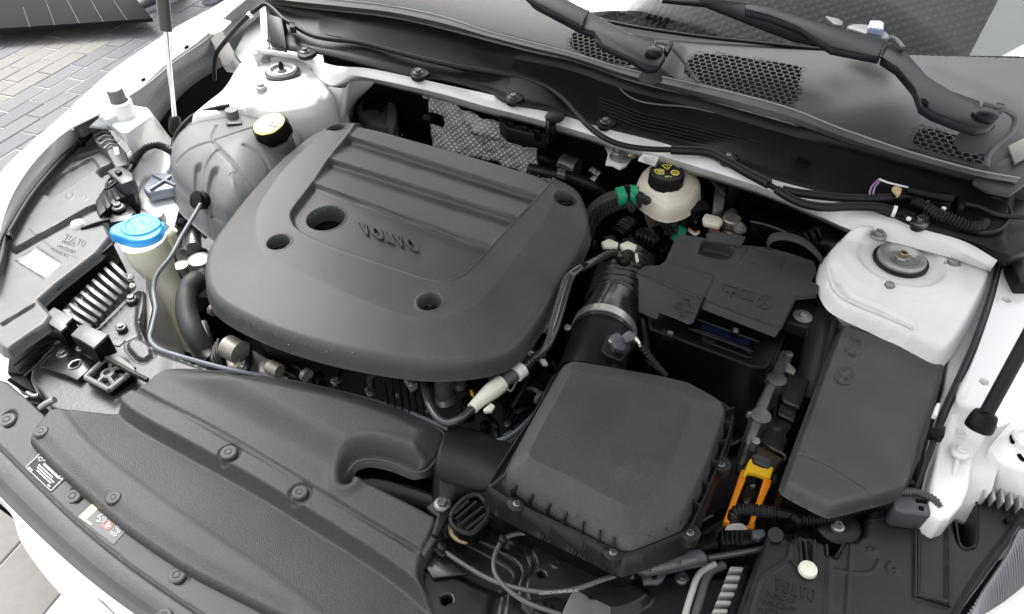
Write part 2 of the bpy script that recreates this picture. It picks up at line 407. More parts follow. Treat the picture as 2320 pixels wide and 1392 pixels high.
MORTAR = mat('joint_sand', (.50, .49, .49), .95, grain=.5, gscale=100, var=.1)
# woven / braided and foil patterns
def weave_mat(name, c1, c2, scale, rough, metal, bump, up=False):
    m = bpy.data.materials.new(name); m.use_nodes = True; nt = m.node_tree; b = nt.nodes['Principled BSDF']; L = nt.links.new
    tc = nt.nodes.new('ShaderNodeTexCoord'); hs = []; src = tc.outputs['Object']
    if up:
        sp = nt.nodes.new('ShaderNodeSeparateXYZ'); cb = nt.nodes.new('ShaderNodeCombineXYZ'); L(src, sp.inputs[0]); L(sp.outputs[0], cb.inputs[0]); L(sp.outputs[2], cb.inputs[1]); src = cb.outputs[0]
    for rz in (.785, -.785):
        mp = nt.nodes.new('ShaderNodeMapping'); mp.inputs['Rotation'].default_value = (0, 0, rz); L(src, mp.inputs['Vector'])
        wv = nt.nodes.new('ShaderNodeTexWave'); wv.inputs['Scale'].default_value = scale; wv.inputs['Distortion'].default_value = .3; L(mp.outputs[0], wv.inputs['Vector']); hs.append(wv.outputs['Fac'])
    mu = nt.nodes.new('ShaderNodeMath'); mu.operation = 'MULTIPLY'; L(hs[0], mu.inputs[0]); L(hs[1], mu.inputs[1])
    mx = nt.nodes.new('ShaderNodeMix'); mx.data_type = 'RGBA'; L(mu.outputs[0], mx.inputs['Factor']); mx.inputs['A'].default_value = (*c1, 1); mx.inputs['B'].default_value = (*c2, 1); L(mx.outputs['Result'], b.inputs['Base Color'])
    bp = nt.nodes.new('ShaderNodeBump'); bp.inputs['Strength'].default_value = bump; bp.inputs['Distance'].default_value = .002; L(mu.outputs[0], bp.inputs['Height']); L(bp.outputs[0], b.inputs['Normal'])
    b.inputs['Roughness'].default_value = rough; b.inputs['Metallic'].default_value = metal; return m
FOIL = weave_mat('embossed_foil', (.35, .34, .33), (.98, .97, .95), 40, .4, .1, 1.0, True)
LINER = weave_mat('hood_liner_mesh', (.006, .006, .006), (.03, .03, .03), 22, .7, 0, .6)
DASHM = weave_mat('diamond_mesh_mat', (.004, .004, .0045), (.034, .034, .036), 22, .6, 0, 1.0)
BRAID = weave_mat('braided_sleeve', (.012, .012, .012), (.16, .16, .16), 130, .5, 0, .8)
STRAP = weave_mat('woven_strap', (.02, .02, .02), (.10, .10, .10), 170, .6, 0, .6)
def glass_mat():
    m = bpy.data.materials.new('windscreen_glass'); m.use_nodes = True; nt = m.node_tree; nt.nodes.clear(); L = nt.links.new
    o = nt.nodes.new('ShaderNodeOutputMaterial'); tr = nt.nodes.new('ShaderNodeBsdfTransparent'); tr.inputs[0].default_value = (.62, .63, .63, 1)
    gl = nt.nodes.new('ShaderNodeBsdfGlossy'); gl.inputs['Roughness'].default_value = .02; fr = nt.nodes.new('ShaderNodeFresnel'); fr.inputs[0].default_value = 1.5
    mx = nt.nodes.new('ShaderNodeMixShader'); mm = nt.nodes.new('ShaderNodeMath'); mm.operation = 'MULTIPLY'; mm.inputs[1].default_value = .2; L(fr.outputs[0], mm.inputs[0]); L(mm.outputs[0], mx.inputs[0]); L(tr.outputs[0], mx.inputs[1]); L(gl.outputs[0], mx.inputs[2]); L(mx.outputs[0], o.inputs[0]); return m
GLASS = glass_mat()
LENS = mat('lamp_lens', (.30, .31, .33), .12, coat=.6, spec=.6)
CLOTH = mat('dark_trouser_cloth', (.03, .03, .035), .9); SHOE = mat('dark_shoe', (.05, .055, .065), .6, var=.1); SHOEB = mat('blue_grey_shoe', (.22, .24, .32), .7); SOLE = mat('shoe_sole', (.35, .35, .38), .7)
# ================================================================== GROUND
GZ = -0.92
gnd = mk('pavement', [(-30, -30, GZ-.0035), (30, -30, GZ-.0035), (30, 40, GZ-.0035), (-30, 40, GZ-.0035)], [(0, 1, 2, 3)], MORTAR, None, False); gnd['kind'] = 'structure'
def paver_mesh(L, W, m, g=.004):
    bm = bmesh.new(); r = bmesh.ops.create_cube(bm, size=1)
    for v in bm.verts: v.co = Vector((v.co.x*(L-g), v.co.y*(W-g), v.co.z*.04-.02))
    bmesh.ops.bevel(bm, geom=[e for e in bm.edges if all(v.co.z > -.01 for v in e.verts)], offset=.003, segments=1, affect='EDGES')
    me = bpy.data.meshes.new('paver'); bm.to_mesh(me); bm.free(); finish(me, m, False); return me
def lay(origin, ang, L, W, rows, cols, mats, mfun, vis, name='paver', h=.0, limit=290, cen=None):
    u = np.array([math.cos(ang), math.sin(ang)]); v = np.array([-u[1], u[0]]); ms = [paver_mesh(L, W, m) for m in mats]; c = []
    for r in range(-rows, rows):
        for k in range(-cols, cols):
            p = origin+u*(k+(.5 if r % 2 else 0))*L+v*r*W
            if vis(p): c.append((np.hypot(*(p-CAM[:2])), p, mfun(r, k)))
    c.sort(key=lambda q: q[0])
    for _, p, mi in c[:limit]:
        link(name, ms[mi], gnd, (p[0], p[1], GZ+h+random.uniform(-.0012, .0012)), (0, 0, ang+random.uniform(-.004, .004)))
    print('pavers', len(c))
def proj(w):
    v = np.array(w)-CAM; z = v@cFwd; return (1160+FPX*(v@cR)/z, 696+FPX*(v@cDown)/z)
def vis_left(p):
    x, y = proj((p[0], p[1], GZ)); return x > -90 and y > -70 and x < 560 and y < 480 and y < 400-x*.62+150 and p[0] < -1.3
def vis_low(p):
    x, y = proj((p[0], p[1], GZ)); return -150 < x < 420 and 1080 < y < 1550
A0 = P(265/4.64, 885/4.64, GZ)[:2]; A1 = P(660/4.64, 665/4.64, GZ)[:2]; W1 = P(405/4.64, 930/4.64, GZ)[:2]
LB = np.linalg.norm(A1-A0); WB = np.linalg.norm(W1-A0); angB = math.atan2(*(A1-A0)[::-1])
lay(A0, angB, LB, WB*.98, 40, 40, PAVE, lambda r, k: (1 if (0 <= r < 4) or r > 8 else (0 if (r+k) % 3 else 2)), vis_left, limit=215)
B0 = P(62, 1320, GZ)[:2]; lay(B0, angB, .36, .18, 14, 14, [PAVE[1], SPECK, PAVE[0]], lambda r, k: 1 if r < 0 else (2 if k % 2 else 0), vis_low, name='paving_slab', limit=70, h=.001)
# dark board beyond the wing
t = thing('dark_display_board', 'large dark grey board with thin pale seams lying above the pavement at the upper left', 'board', 150, 30, -.80)
bd = [(-80, -60), (300, -12), (310, 0), (345, 42), (12, 64), (-80, 68)]
prism('board_top', [(-90, -40), (290, -28), (310, 0), (345, 42), (12, 64), (-90, 69)], -.84, .018, mat('dark_board', (.012, .012, .014), .85, spec=.1, var=.1), t, .001)
for q in (((52, 16), (68, 62)), ((104, 2), (124, 57)), ((152, 0), (180, 53)), ((206, 0), (234, 50)), ((258, 2), (288, 46)), ((-40, 30), (-20, 64))):
    tube('seam', [(q[0][0], q[0][1], -.8395), (q[1][0], q[1][1], -.8395)], .0012, mat('seam', (.12, .115, .12), .6), t, seg=4, sub=1)
for q in ((-60, 50), (160, -25), (-70, -25), (250, 20)):
    lc = P(q[0], q[1], -.858); tubew('leg', [lc, np.array([lc[0], lc[1], GZ])], .02, BLKMET, t, sub=1)
# people: only their shoes reach into the picture
def shoe(root, x, y, dx, dy, L, m, sole, legz=.9):
    c = P(x, y, GZ); d = P(dx, dy, GZ)-c; a = math.atan2(d[1], d[0]); u = np.array([math.cos(a), math.sin(a), 0]); n = np.array([-u[1], u[0], 0]); up = np.array([0, 0, 1.])
    st = [(0, .030, .075), (.04, .038, .085), (.10, .040, .075), (.15, .044, .055), (.21, .046, .045), (.26, .036, .036), (.285, .018, .024)]
    v = []; K = 14
    for s, wd, h in st:
        for k in range(K):
            th = 2*math.pi*k/K; v.append(c+u*(s-.08)*L/.28+n*wd*math.cos(th)+up*(.018+max(0, h*(.5+.5*math.sin(th)))))
    f = [(i*K+k, i*K+(k+1) % K, (i+1)*K+(k+1) % K, (i+1)*K+k) for i in range(len(st)-1) for k in range(K)]+[tuple(range(K)), tuple(range((len(st)-1)*K, len(st)*K))]
    s_ = mk('shoe', v, f, m, root, True, 60)
    so_ = solid([c+u*(s-.085)*L/.28+n*wd*1.1*sg+up*.024 for s, wd, sg in [(a_[0], a_[1], 1) for a_ in st]+[(a_[0]+.004, a_[1], -1) for a_ in st[::-1]]],
                [c+u*(s-.085)*L/.28+n*wd*1.1*sg+up*.001 for s, wd, sg in [(a_[0], a_[1], 1) for a_ in st]+[(a_[0]+.004, a_[1], -1) for a_ in st[::-1]]], 'sole', sole, s_, .002)
    return c, u
def person(lbl, x, y, dx, dy, x2, y2, m, sole):
    r = thing('person', lbl, 'person', x, y, GZ)
    feet = [shoe(r, x, y, dx, dy, .29, m, sole)[0], shoe(r, x2, y2, x2+dx-x, y2+dy-y, .29, m, sole)[0]]
    hip = (feet[0]+feet[1])/2+np.array([0, 0, .9])
    lg = []
    for i, fc in enumerate(feet):
        h = hip+(fc-hip)*np.array([.25, .25, 0]); kn = (fc+h)/2+np.array([0, 0, .02]); kn[2] = GZ+.48
        lg.append([fc+[0, 0, .08], kn, h])
    for l in lg: tubew('trouser_leg', l, .06, CLOTH, r, 14, 6, radii=[.055, .07, .09])
    ch = hip+np.array([0, 0, .5])
    tubew('jacket', [hip-[0, 0, .08], hip+[0, 0, .2], ch, ch+[0, 0, .08]], .15, CLOTH, r, 18, 6, radii=[.15, .15, .18, .07])
    SK = mat('skin', (.45, .28, .2), .5, sss=.1)
    lathe('head', ch+[0, 0, .06], [(.05, 0), (.055, .06), (.075, .10), (.085, .17), (.08, .23), (.05, .275), (.01, .29)], SK, r)
    for s in (-1, 1): tubew('arm', [ch+[s*.18, 0, 0], ch+[s*.23, 0, -.28], ch+[s*.22, .04, -.5]], .04, CLOTH, r, 10, 5, radii=[.055, .045, .035])
person('person in dark grey shoes standing on the pavers, partly behind the hood strut', 405, -6, 345, 18, 360, 12, SHOE, SOLE)
person('person in pale blue grey shoes standing on the pavers beyond the white wing', 492, -20, 468, 18, 560, -28, SHOEB, SOLE)

# ================================================================== CAR BODY
body = thing('car_body', 'white painted car body with open engine bay, wings, strut towers and front bumper', 'car', 1160, 700, -.4)
# bay floor and side walls, dark
def quadbox(name, pts, m, parent): return mk(name, pts, [tuple(range(len(pts)))], m, parent, False)
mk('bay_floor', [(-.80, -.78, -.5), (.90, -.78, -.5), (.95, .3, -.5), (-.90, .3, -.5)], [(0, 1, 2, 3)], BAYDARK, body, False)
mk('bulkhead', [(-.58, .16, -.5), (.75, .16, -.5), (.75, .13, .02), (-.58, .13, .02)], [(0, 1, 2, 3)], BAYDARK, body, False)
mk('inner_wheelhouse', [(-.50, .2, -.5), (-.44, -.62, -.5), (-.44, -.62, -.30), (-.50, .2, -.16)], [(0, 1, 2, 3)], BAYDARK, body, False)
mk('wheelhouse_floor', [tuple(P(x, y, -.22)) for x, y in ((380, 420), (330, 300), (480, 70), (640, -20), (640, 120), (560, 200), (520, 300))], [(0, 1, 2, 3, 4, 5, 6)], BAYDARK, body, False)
# outer skin sides so that the ground does not show below the wings
def wing(sgn, zr=.02):
    pass
LFo = [(620, -75), (509, 3), (406, 60), (330, 109), (258, 159), (198, 211), (145, 261), (83, 314), (33, 360), (0, 396), (-40, 450), (-75, 540)]
LFz = [.03, .03, .02, .01, 0, -.01, -.02, -.03, -.035, -.04, -.05, -.07]
LFi = [(672, -75), (549, 0), (512, 38), (478, 75), (428, 108), (390, 132), (331, 192), (297, 215), (250, 245), (175, 285), (148, 300), (90, 350), (45, 410), (12, 470), (-5, 540), (-12, 620)]
LFiz = [.03, .03, .025, .02, .015, .01, 0, 0, -.01, -.03, -.035, -.045, -.05, -.055, -.06, -.07]
o = ribbon('front_wing', [(LFo[:], [z-.55 for z in LFz]), (LFo, [z-.02 for z in LFz]), ([(x-1, y-1) for x, y in LFo], LFz)], WHITE_CLEAN, body, 90, .002)
# build top of wing as a curved strip
ribbon('wing_flange', [(LFo, LFz), ([(a*.5+c*.5, b*.5+d*.5) for (a, b), (c, d) in zip(LFo, [tuple(q) for q in resample(LFi, len(LFo))])], [z+.001 for z in LFz]), ([tuple(q) for q in resample(LFi, len(LFo))], [z+.0 for z in LFz])], WHITE_CLEAN, body, 110, .002, sub=4)
def mirrored(o, m):
    me = o.data.copy(); 
    for v in me.vertices: v.co.x = -v.co.x
    me.flip_normals(); q = link(o.name, me, body); return q
for _o in [c for c in bpy.data.objects if c.parent == body and c.name.startswith(('front_wing', 'wing_flange'))]:
    q_ = mirrored(_o, None); md_ = q_.modifiers.new('solid', 'SOLIDIFY'); md_.thickness = .002
# torn-looking tab and small dark slots along the wing flange
prism('flange_tab', [(478, 75), (470, 72), (500, 42), (524, 48), (503, 68), (485, 76)], .022, .004, WHITE_CLEAN, body, .001)
for q in ((422, 104), (324, 178)): prism('slot', [(q[0]-5, q[1]+2), (q[0]+4, q[1]-3), (q[0]+5, q[1]), (q[0]-4, q[1]+4)], .0235 if q[0] > 400 else .0085, .004, BAYDARK, body, 0)
# wheelhouse inner liner seen between wing and tower (grey steel with ridges)
GREYST = mat('grey_primer_steel', (.17, .18, .18), .45, var=.1, vscale=15)
ribbon('wing_inner_panel', [([(640, -60), (550, 0), (480, 78), (400, 135), (330, 192), (250, 245), (200, 290)], [.02, .02, .01, .005, -.005, -.015, -.03]),
                            ([(660, -20), (600, 30), (520, 90), (440, 140), (380, 180), (330, 240), (290, 300)], [-.06]*7),
                            ([(665, -10), (605, 50), (535, 110), (460, 150), (400, 192), (350, 250), (310, 310)], [-.075]*7),
                            ([(680, 10), (610, 90), (540, 130), (475, 165), (420, 205), (370, 262), (330, 330)], [-.13]*7)], GREYST, body, 70, .002)
prism('wing_brace', [(473, 78), (500, 62), (545, 145), (535, 160), (512, 158), (500, 140)], [.01, .01, -.10, -.11, -.11, -.09], .006, WHITE, body, .001)
prism('corner_panel', [(560, 60), (605, 20), (625, 110), (590, 112), (545, 140), (530, 120)], -.03, .01, GREYST, body, .002)
prism('brace_slot', [(505, 140), (509, 138), (513, 147), (510, 149)], [-.086, -.086, -.093, -.093], .003, BAYDARK, body, 0)
prism('hinge_post', [(588, 22), (600, 12), (610, 60), (612, 104), (598, 112), (575, 124), (592, 84)], .028, .02, WHITE, body, .002)
# ---- left strut tower
TB = .0
def tower_disc(cx, cy, z, rpx, rod):
    c = P(cx, cy, z); r = rpx*((c-CAM)@cFwd)/FPX; s = r/.05
    lathe('rubber_ring', c+[0, 0, -.001], [(.0505*s, .0), (.0505*s, .003), (.043*s, .004), (.042*s, 0)], RUBBER, body)
    top = lathe('top_mount', c, [(.0445*s, 0), (.0445*s, .006), (.040*s, .0085), (.033*s, .0085), (.026*s, .0025), (.018*s, .0015), (.018*s, .003)], mat('mount_steel', (.36, .36, .35), .4, metal=.7, var=.2, vscale=80), body, seg=40)
    lathe('nut', c+[0, 0, .002], [(.0135*s, 0), (.0135*s, .006*s), (.011*s, .009*s)], STEEL, top, seg=6)
    if rod == 'cap': lathe('rod_end', c, [(.0075*s, 0), (.0075*s, .022*s), (.006*s, .031*s), (.002*s, .034*s)], DARK, top)
    else: lathe('rod_end', c, [(.008*s, 0), (.008*s, .019*s), (.0065*s, .0205*s), (.005*s, .0205*s), (.0045*s, .012*s)], mat('brass_rod_end', (.35, .28, .18), .4, metal=.8), top)
TL = [(585, 100), (560, 122), (535, 145), (505, 198), (462, 230), (425, 262), (455, 262), (500, 256), (543, 243), (588, 250), (632, 253), (698, 244), (728, 230), (752, 213), (745, 192), (765, 178), (740, 150), (690, 128), (640, 112)]
def f_tl(H):
    z = np.zeros_like(H.X)
    d = H.sd([(560, 165), (575, 130), (610, 128), (700, 140), (728, 165), (735, 195), (700, 212), (640, 215), (590, 210), (560, 190)], 3)
    z += .006*ss(-d, -.012, .012)
    c = P(640, 165, 0); r = np.hypot(H.X-c[0], H.Y-c[1]); z += .003*ss(-r, -.072, -.058)-.004*ss(-r, -.056, -.050)
    z -= .02*ss(H.sl((500, 250), (720, 225)), .0, -.05)*0
    bead = H.pd([(560, 243), (620, 236), (665, 228), (715, 212), (720, 226)]); z += .004*ss(-bead, -.010, -.002)
    z -= .05*ss(-H.sl((430, 262), (545, 150)), -.0, .2)*0
    return z
heightfield('strut_tower', TL, 0.0, f_tl, WHITE, body, res=.0025, wall=.20, ww=.03, er=.012, sm=2)
tower_disc(640, 165, .009, 39, 'cap')
for q in ((600, 136), (714, 157), (591, 198)): bolt(*q, .008, 13, STEEL, body)
# shelf between tower and cowl
ribbon('cowl_flange', [([(580, 110), (640, 118), (700, 130), (760, 150), (830, 155), (930, 175), (1020, 195), (1120, 218), (1240, 250), (1364, 290), (1500, 325), (1640, 370), (1760, 410), (1870, 440), (1960, 462), (2060, 510), (2180, 545), (2260, 590)], .034),
                       ([(570, 118), (640, 126), (690, 138), (750, 168), (815, 172), (920, 193), (1010, 214), (1100, 240), (1235, 274), (1364, 312), (1490, 350), (1629, 392), (1740, 428), (1850, 470), (1940, 490), (2040, 525), (2160, 562), (2250, 605)], .022),
                       ([(570, 119), (640, 128), (690, 142), (746, 192), (813, 178), (916, 200), (1008, 222), (1098, 247), (1233, 283), (1364, 321), (1488, 360), (1627, 402), (1736, 438), (1846, 482), (1930, 520), (2030, 550), (2150, 580), (2245, 612)], .008),
                       ([(575, 121), (645, 131), (695, 146), (750, 200), (816, 183), (918, 205), (1009, 228), (1099, 254), (1234, 290), (1364, 328), (1488, 368), (1627, 410), (1736, 446), (1850, 492), (1934, 530), (2034, 556), (2150, 586), (2245, 616)], -.01)], WHITE, body, 150, .002, sub=5)
# side wall at bulkhead beside tower
ribbon('bulkhead_side', [([(746, 195), (780, 200), (800, 178), (850, 184)], .004), ([(735, 262), (770, 300), (790, 250), (815, 220)], -.10), ([(720, 330), (775, 380), (800, 330), (815, 280)], -.2)], WHITE, body, 30, .002)
bolt(737, 268, -.05, 10, BEIGE, body, kind='clip', name='plug', axis=(.3, -1, .2))
# ---- right strut tower + shelf + rail
TR = [(1870, 600), (1880, 565), (1903, 541), (1950, 532), (2030, 545), (2120, 560), (2250, 590), (2238, 640), (2205, 705), (2170, 762), (2146, 786), (2100, 762), (2060, 740), (2000, 714), (1935, 688), (1896, 668), (1876, 632)]
def f_tr(H):
    c = P(2040, 590, 0); r = np.hypot(H.X-c[0], H.Y-c[1])
    z = .003*ss(-r, -.085, -.070)-.005*ss(-r, -.058, -.052)
    d = H.sd([(1868, 530), (1905, 538), (1960, 550), (2060, 548), (2150, 580), (2260, 604), (2270, 560), (2000, 480), (1850, 480)], 3); z += .018*ss(-d, -.008, .008)
    z -= .006*ss(H.pd([(1895, 640), (1925, 672), (1990, 700), (2060, 735)]), .012, .004)
    z -= .006*ss(-H.sl((2040, 700), (2180, 720)), -.0, .06)
    return z
heightfield('strut_tower', TR, 0.0, f_tr, WHITE, body, res=.0025, wall=.02, ww=.006, er=.008, sm=2)
tower_disc(2040, 591, .0, 59, 'bare')
for q, zz in (((1990, 534), .016), ((2157, 600), .0), ((2014, 651), .0)): bolt(*q, zz, 18, STEEL, body)
tube('seam_sealer', [(1876, 606, .001), (1884, 640, -.002), (1902, 668, -.004), (1940, 690, -.005), (2003, 716, -.006), (2062, 742, -.007), (2102, 764, -.008), (2144, 786, -.009)], .0028, mat('sealer', (.68, .67, .64), .6, var=.1, vscale=80), body, seg=8)
# apron below the right tower (towards the fuse box)
ribbon('tower_apron', [([(1886, 655), (1896, 670), (1935, 696), (2000, 722), (2075, 756), (2148, 792)], -.016), ([(1888, 690), (1906, 724), (1955, 745), (2030, 775), (2080, 800), (2140, 835)], -.05), ([(1890, 730), (1905, 760), (1960, 790), (2060, 820), (2120, 850), (2150, 880)], -.12)], WHITE, body, 50, .002)
prism('rail_gutter', [(2215, 600), (2262, 590), (2262, 620), (2242, 700), (2205, 800), (2175, 880), (2160, 930), (2125, 1040), (2100, 1120), (2078, 1110), (2100, 1010), (2140, 880), (2152, 800), (2165, 760), (2200, 690), (2225, 640)], (-.0245, 0, .12), .02, WHITE, body, .002)
# right upper rail
RAIL = [(2262, 592), (2300, 555), (2340, 560), (2340, 700), (2325, 770), (2295, 830), (2262, 880), (2240, 915), (2215, 935), (2165, 912), (2160, 890), (2190, 820), (2215, 740), (2240, 660)]
def f_rail(H):
    z = np.zeros_like(H.X); z -= .03*ss(H.sl((2330, 640), (2240, 900)), -.02, .03)*0
    for c in ((2280, 679), (2229, 865)):
        q = P(*c, -.015); r = np.hypot(H.X-q[0], H.Y-q[1]); z -= .02*ss(-r, -.0050, -.0035)
    z += .004*ss(H.pd([(2262, 600), (2235, 700), (2170, 890)]), .012, .004)
    return z
heightfield('upper_rail', RAIL, -.015, f_rail, WHITE_CLEAN, body, res=.0016, wall=.10, ww=.006, er=.008, sm=1)
BR = [(2165, 905), (2215, 930), (2250, 925), (2262, 945), (2240, 985), (2232, 1010), (2212, 1035), (2200, 1120), (2150, 1175), (2108, 1150), (2120, 1060), (2135, 990), (2150, 930)]
heightfield('rail_bracket', BR, -.035, lambda H: -.008*ss(H.sl((2135, 1000), (2235, 1010)), .01, -.01)+.004*ss(-H.pd([(2170, 925), (2160, 960), (2150, 1000)]), -.006, -.002), WHITE_CLEAN, body, res=.0016, wall=.05, ww=.004, er=.003, sm=1)
prism('rail_plate', [(2160, 1028), (2225, 985), (2290, 955), (2300, 1000), (2262, 1060), (2250, 1110), (2190, 1185), (2112, 1155), (2118, 1100)], [-.045, -.035, -.022, -.022, -.032, -.055, -.10, -.085, -.07], .005, WHITE, body, .0015)
tube('plate_edge', [(2172, 1030, -.038), (2160, 1080, -.045), (2150, 1140, -.06)], .003, WHITE, body, seg=8)
for q, r in (((2196, 925), 15), ((2175, 982), 15), ((2176, 1024), 20)): bolt(*q, -.034, r, WHITE, body)
# crash box right
solid([P(2238, 1010, -.02), P(2285, 952, -.02), P(2345, 975, -.02), P(2400, 1010, -.02), P(2360, 1080, -.02), P(2260, 1045, -.02)],
      [P(2196, 1160, -.13), P(2235, 1100, -.13), P(2345, 1120, -.13), P(2400, 1180, -.13), P(2360, 1260, -.13), P(2230, 1190, -.13)], 'crash_box', WHITE_CLEAN, body, .006)
c = P(2325, 1000, -.02); lathe('crash_box_boss', c, [(.016, 0), (.015, .006), (.011, .007), (.011, .003)], WHITE_CLEAN, body)
for q in (((2296, 985), (2292, 992), (2295, 1005)), ((2308, 1030), (2315, 1040), (2322, 1044))): tube('slot', [(a, b, -.019) for a, b in q], .0022, BAYDARK, body, seg=6)
# crash box left
solid([P(222, 262, .0), P(262, 232, .0), P(335, 243, .0), P(345, 262, .0), P(290, 300, .0), P(275, 302, .0)],
      [P(300, 345, -.16), P(330, 300, -.16), P(385, 310, -.16), P(400, 330, -.16), P(360, 400, -.16), P(330, 400, -.16)], 'crash_box', WHITE_CLEAN, body, .005)
c = P(283, 262, 0); b_ = lathe('crash_box_boss', c, [(.021, 0), (.019, .026), (.015, .028), (.015, .02)], WHITE_CLEAN, body)
lathe('grey_plug', c+[-.002, 0, .018], [(.0135, 0), (.0135, .028), (.012, .031)], mat('grey_rubber_plug', (.16, .155, .15), .6, var=.2, vscale=60), b_)
prism('bracket_cube', [(225, 255), (256, 241), (266, 262), (240, 272)], .010, .014, mat('pale_foam', (.6, .63, .65), .5), body, .001)
for q in (((264, 268), (270, 272), (277, 270)), ((295, 266), (302, 261), (306, 257)), ((303, 243), (307, 245))): tube('slot', [(a, b, .001) for a, b in q], .0016, BAYDARK, body, seg=6)
# inner white apron behind and below the tank / washer
prism('inner_apron', [(400, 300), (520, 262), (560, 320), (440, 470), (390, 440), (330, 400), (300, 400), (345, 345)], -.16, .08, WHITE, body, .006)
solid([P(300, 405, -.10), P(330, 350, -.10), P(385, 330, -.10), P(420, 420, -.10), P(395, 520, -.10), P(318, 470, -.10)], [P(310, 520, -.3), P(330, 450, -.3), P(385, 430, -.3), P(430, 520, -.3), P(400, 620, -.3), P(330, 590, -.3)], 'inner_rail', WHITE, body, .006)
prism('rail_ledge', [(278, 370), (300, 345), (362, 338), (398, 352), (372, 400), (330, 395), (318, 410), (305, 440), (300, 425)], -.09, .02, WHITE, body, .004)
solid([P(318, 560, -.12), P(330, 555, -.12), P(345, 600, -.14), P(380, 720, -.2), P(400, 790, -.22), P(370, 790, -.2), P(330, 760, -.15), P(345, 700, -.13), P(330, 640, -.12)], [P(330, 580, -.3), P(350, 575, -.3), P(370, 620, -.3), P(400, 720, -.3), P(420, 800, -.3), P(400, 820, -.3), P(360, 790, -.3), P(365, 720, -.3), P(350, 660, -.3)], 'inner_panel', WHITE, body, .002)
# engine bay right side wall
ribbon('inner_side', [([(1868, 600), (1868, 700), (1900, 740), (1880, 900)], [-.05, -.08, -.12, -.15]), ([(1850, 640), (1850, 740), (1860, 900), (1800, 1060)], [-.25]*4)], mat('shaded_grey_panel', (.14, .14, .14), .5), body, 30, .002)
# ---- bumper (white) and black top strip
BO = [(-80, 1000), (-20, 1068), (22, 1118), (90, 1182), (170, 1250), (260, 1318), (370, 1394), (480, 1460), (600, 1520)]
B_low = [(-90, 1060), (-20, 1110), (25, 1165), (48, 1228), (100, 1300), (165, 1355), (240, 1400), (330, 1470), (430, 1540)]
ribbon('bumper_cover', [(BO, -.150), ([(a*.6+c*.4-6, b*.6+d*.4+4) for (a, b), (c, d) in zip(BO, B_low)], -.170), (B_low, -.24), ([(x+25, y+35) for x, y in B_low], -.38), ([(x+70, y+60) for x, y in B_low], -.62)], WHITE_CLEAN, body, 90, .003)
tube('bumper_seam', [(48, 1190, -.182), (120, 1262, -.186), (200, 1335, -.189), (262, 1394, -.192)], .0011, mat('seam_grey', (.25, .25, .25), .6), body, seg=5)

# ================================================================== COWL
cowl = thing('cowl_panel', 'black and grey plastic scuttle panel with rubber seal running below the windscreen', 'scuttle panel', 1400, 230, .04)
r_front = [(604, 92), (640, 108), (676, 116), (740, 124), (930, 172), (1000, 180), (1100, 207), (1150, 232), (1240, 250), (1370, 290), (1500, 322), (1640, 368), (1750, 404), (1900, 446), (2060, 506), (2110, 522), (2200, 545), (2275, 575)]
r_b = [(606, 86), (640, 96), (690, 100), (760, 112), (930, 150), (1010, 168), (1110, 192), (1160, 212), (1250, 236), (1370, 268), (1500, 300), (1640, 345), (1750, 380), (1900, 424), (2050, 470), (2110, 490), (2200, 515), (2285, 545)]
r_mid = [(604, 22), (642, 30), (700, 40), (764, 50), (913, 78), (1000, 98), (1100, 120), (1200, 140), (1298, 162), (1420, 205), (1560, 240), (1700, 281), (1800, 310), (1900, 338), (2030, 373), (2110, 393), (2190, 415), (2300, 440)]
r_s1 = [(600, 6), (642, 12), (700, 20), (764, 27), (880, 40), (1000, 66), (1100, 92), (1200, 118), (1298, 140), (1420, 182), (1560, 218), (1700, 256), (1800, 285), (1900, 322), (2030, 362), (2110, 384), (2200, 408), (2300, 425)]
ribbon('front_wall', [(r_front, .036), (r_b, .0355), (r_mid, .062), (r_s1, .076)], DARKM, cowl, 170, .003)
# mounting ears
for q in ((690, 118), (947, 166), (1162, 222), (1371, 277), (1649, 358), (2083, 505)):
    prism('mounting_ear', [(q[0]-19, q[1]-2), (q[0]-15, q[1]+8), (q[0], q[1]+13), (q[0]+17, q[1]+8), (q[0]+30, q[1]-2), (q[0]+10, q[1]-14), (q[0]-12, q[1]-14)], .041, .008, DARKM, cowl, .002, 1)
    bolt(q[0]+1, q[1]-1, .041, 12 if q[0] < 2000 else 20, mat('dark_zinc', (.16, .16, .16), .35, metal=.8) if q[0] == 690 else bpy.data.materials['dark_zinc'], cowl)
prism('drain_spout', [(1236, 262), (1246, 258), (1262, 264), (1258, 282), (1244, 292), (1238, 282)], .030, .03, DARK, cowl, .002)
prism('spout_ledge', [(1234, 262), (1246, 246), (1284, 256), (1276, 270), (1266, 276), (1236, 270)], .042, .004, DARK, cowl, .002)
# channel ribs on the wall
for a, b, n_, in (((735, 78), (1000, 130), 3), ((1025, 142), (1330, 208), 3)):
    for k in range(n_):
        tube('channel_rib', [(a[0]+2*k, a[1]+7*k, .0475-.003*k), ((a[0]+b[0])/2, (a[1]+b[1])/2+7*k, .0475-.003*k), (b[0]-2*k, b[1]+7*k, .0475-.003*k)], .0011, DARKM, cowl, seg=6)
for k in range(5):
    tube('channel_rib', [(1358, 222+8*k, .050-.003*k), (1400, 236+8*k, .050-.003*k), (1450, 256+8*k, .050-.003*k), (1520, 272+8*k, .050-.003*k), (1600, 292+8*k, .050-.003*k), (1733, 326+8*k, .050-.003*k)], .0012, DARKM, cowl, seg=6)
tube('dash_lip', [(1405, 200, .0625), (1418, 214, .061), (1450, 230, .0605), (1500, 238, .0605), (1560, 243, .061), (1640, 262, .0615)], .0016, RUBG, cowl, seg=8)
for k in range(6): prism('moulded_mark', [(1802+6*k, 352+2*k), (1806+6*k, 353+2*k), (1808+6*k, 364+2*k), (1804+6*k, 363+2*k)], .0515, .002, DARK, cowl, 0)
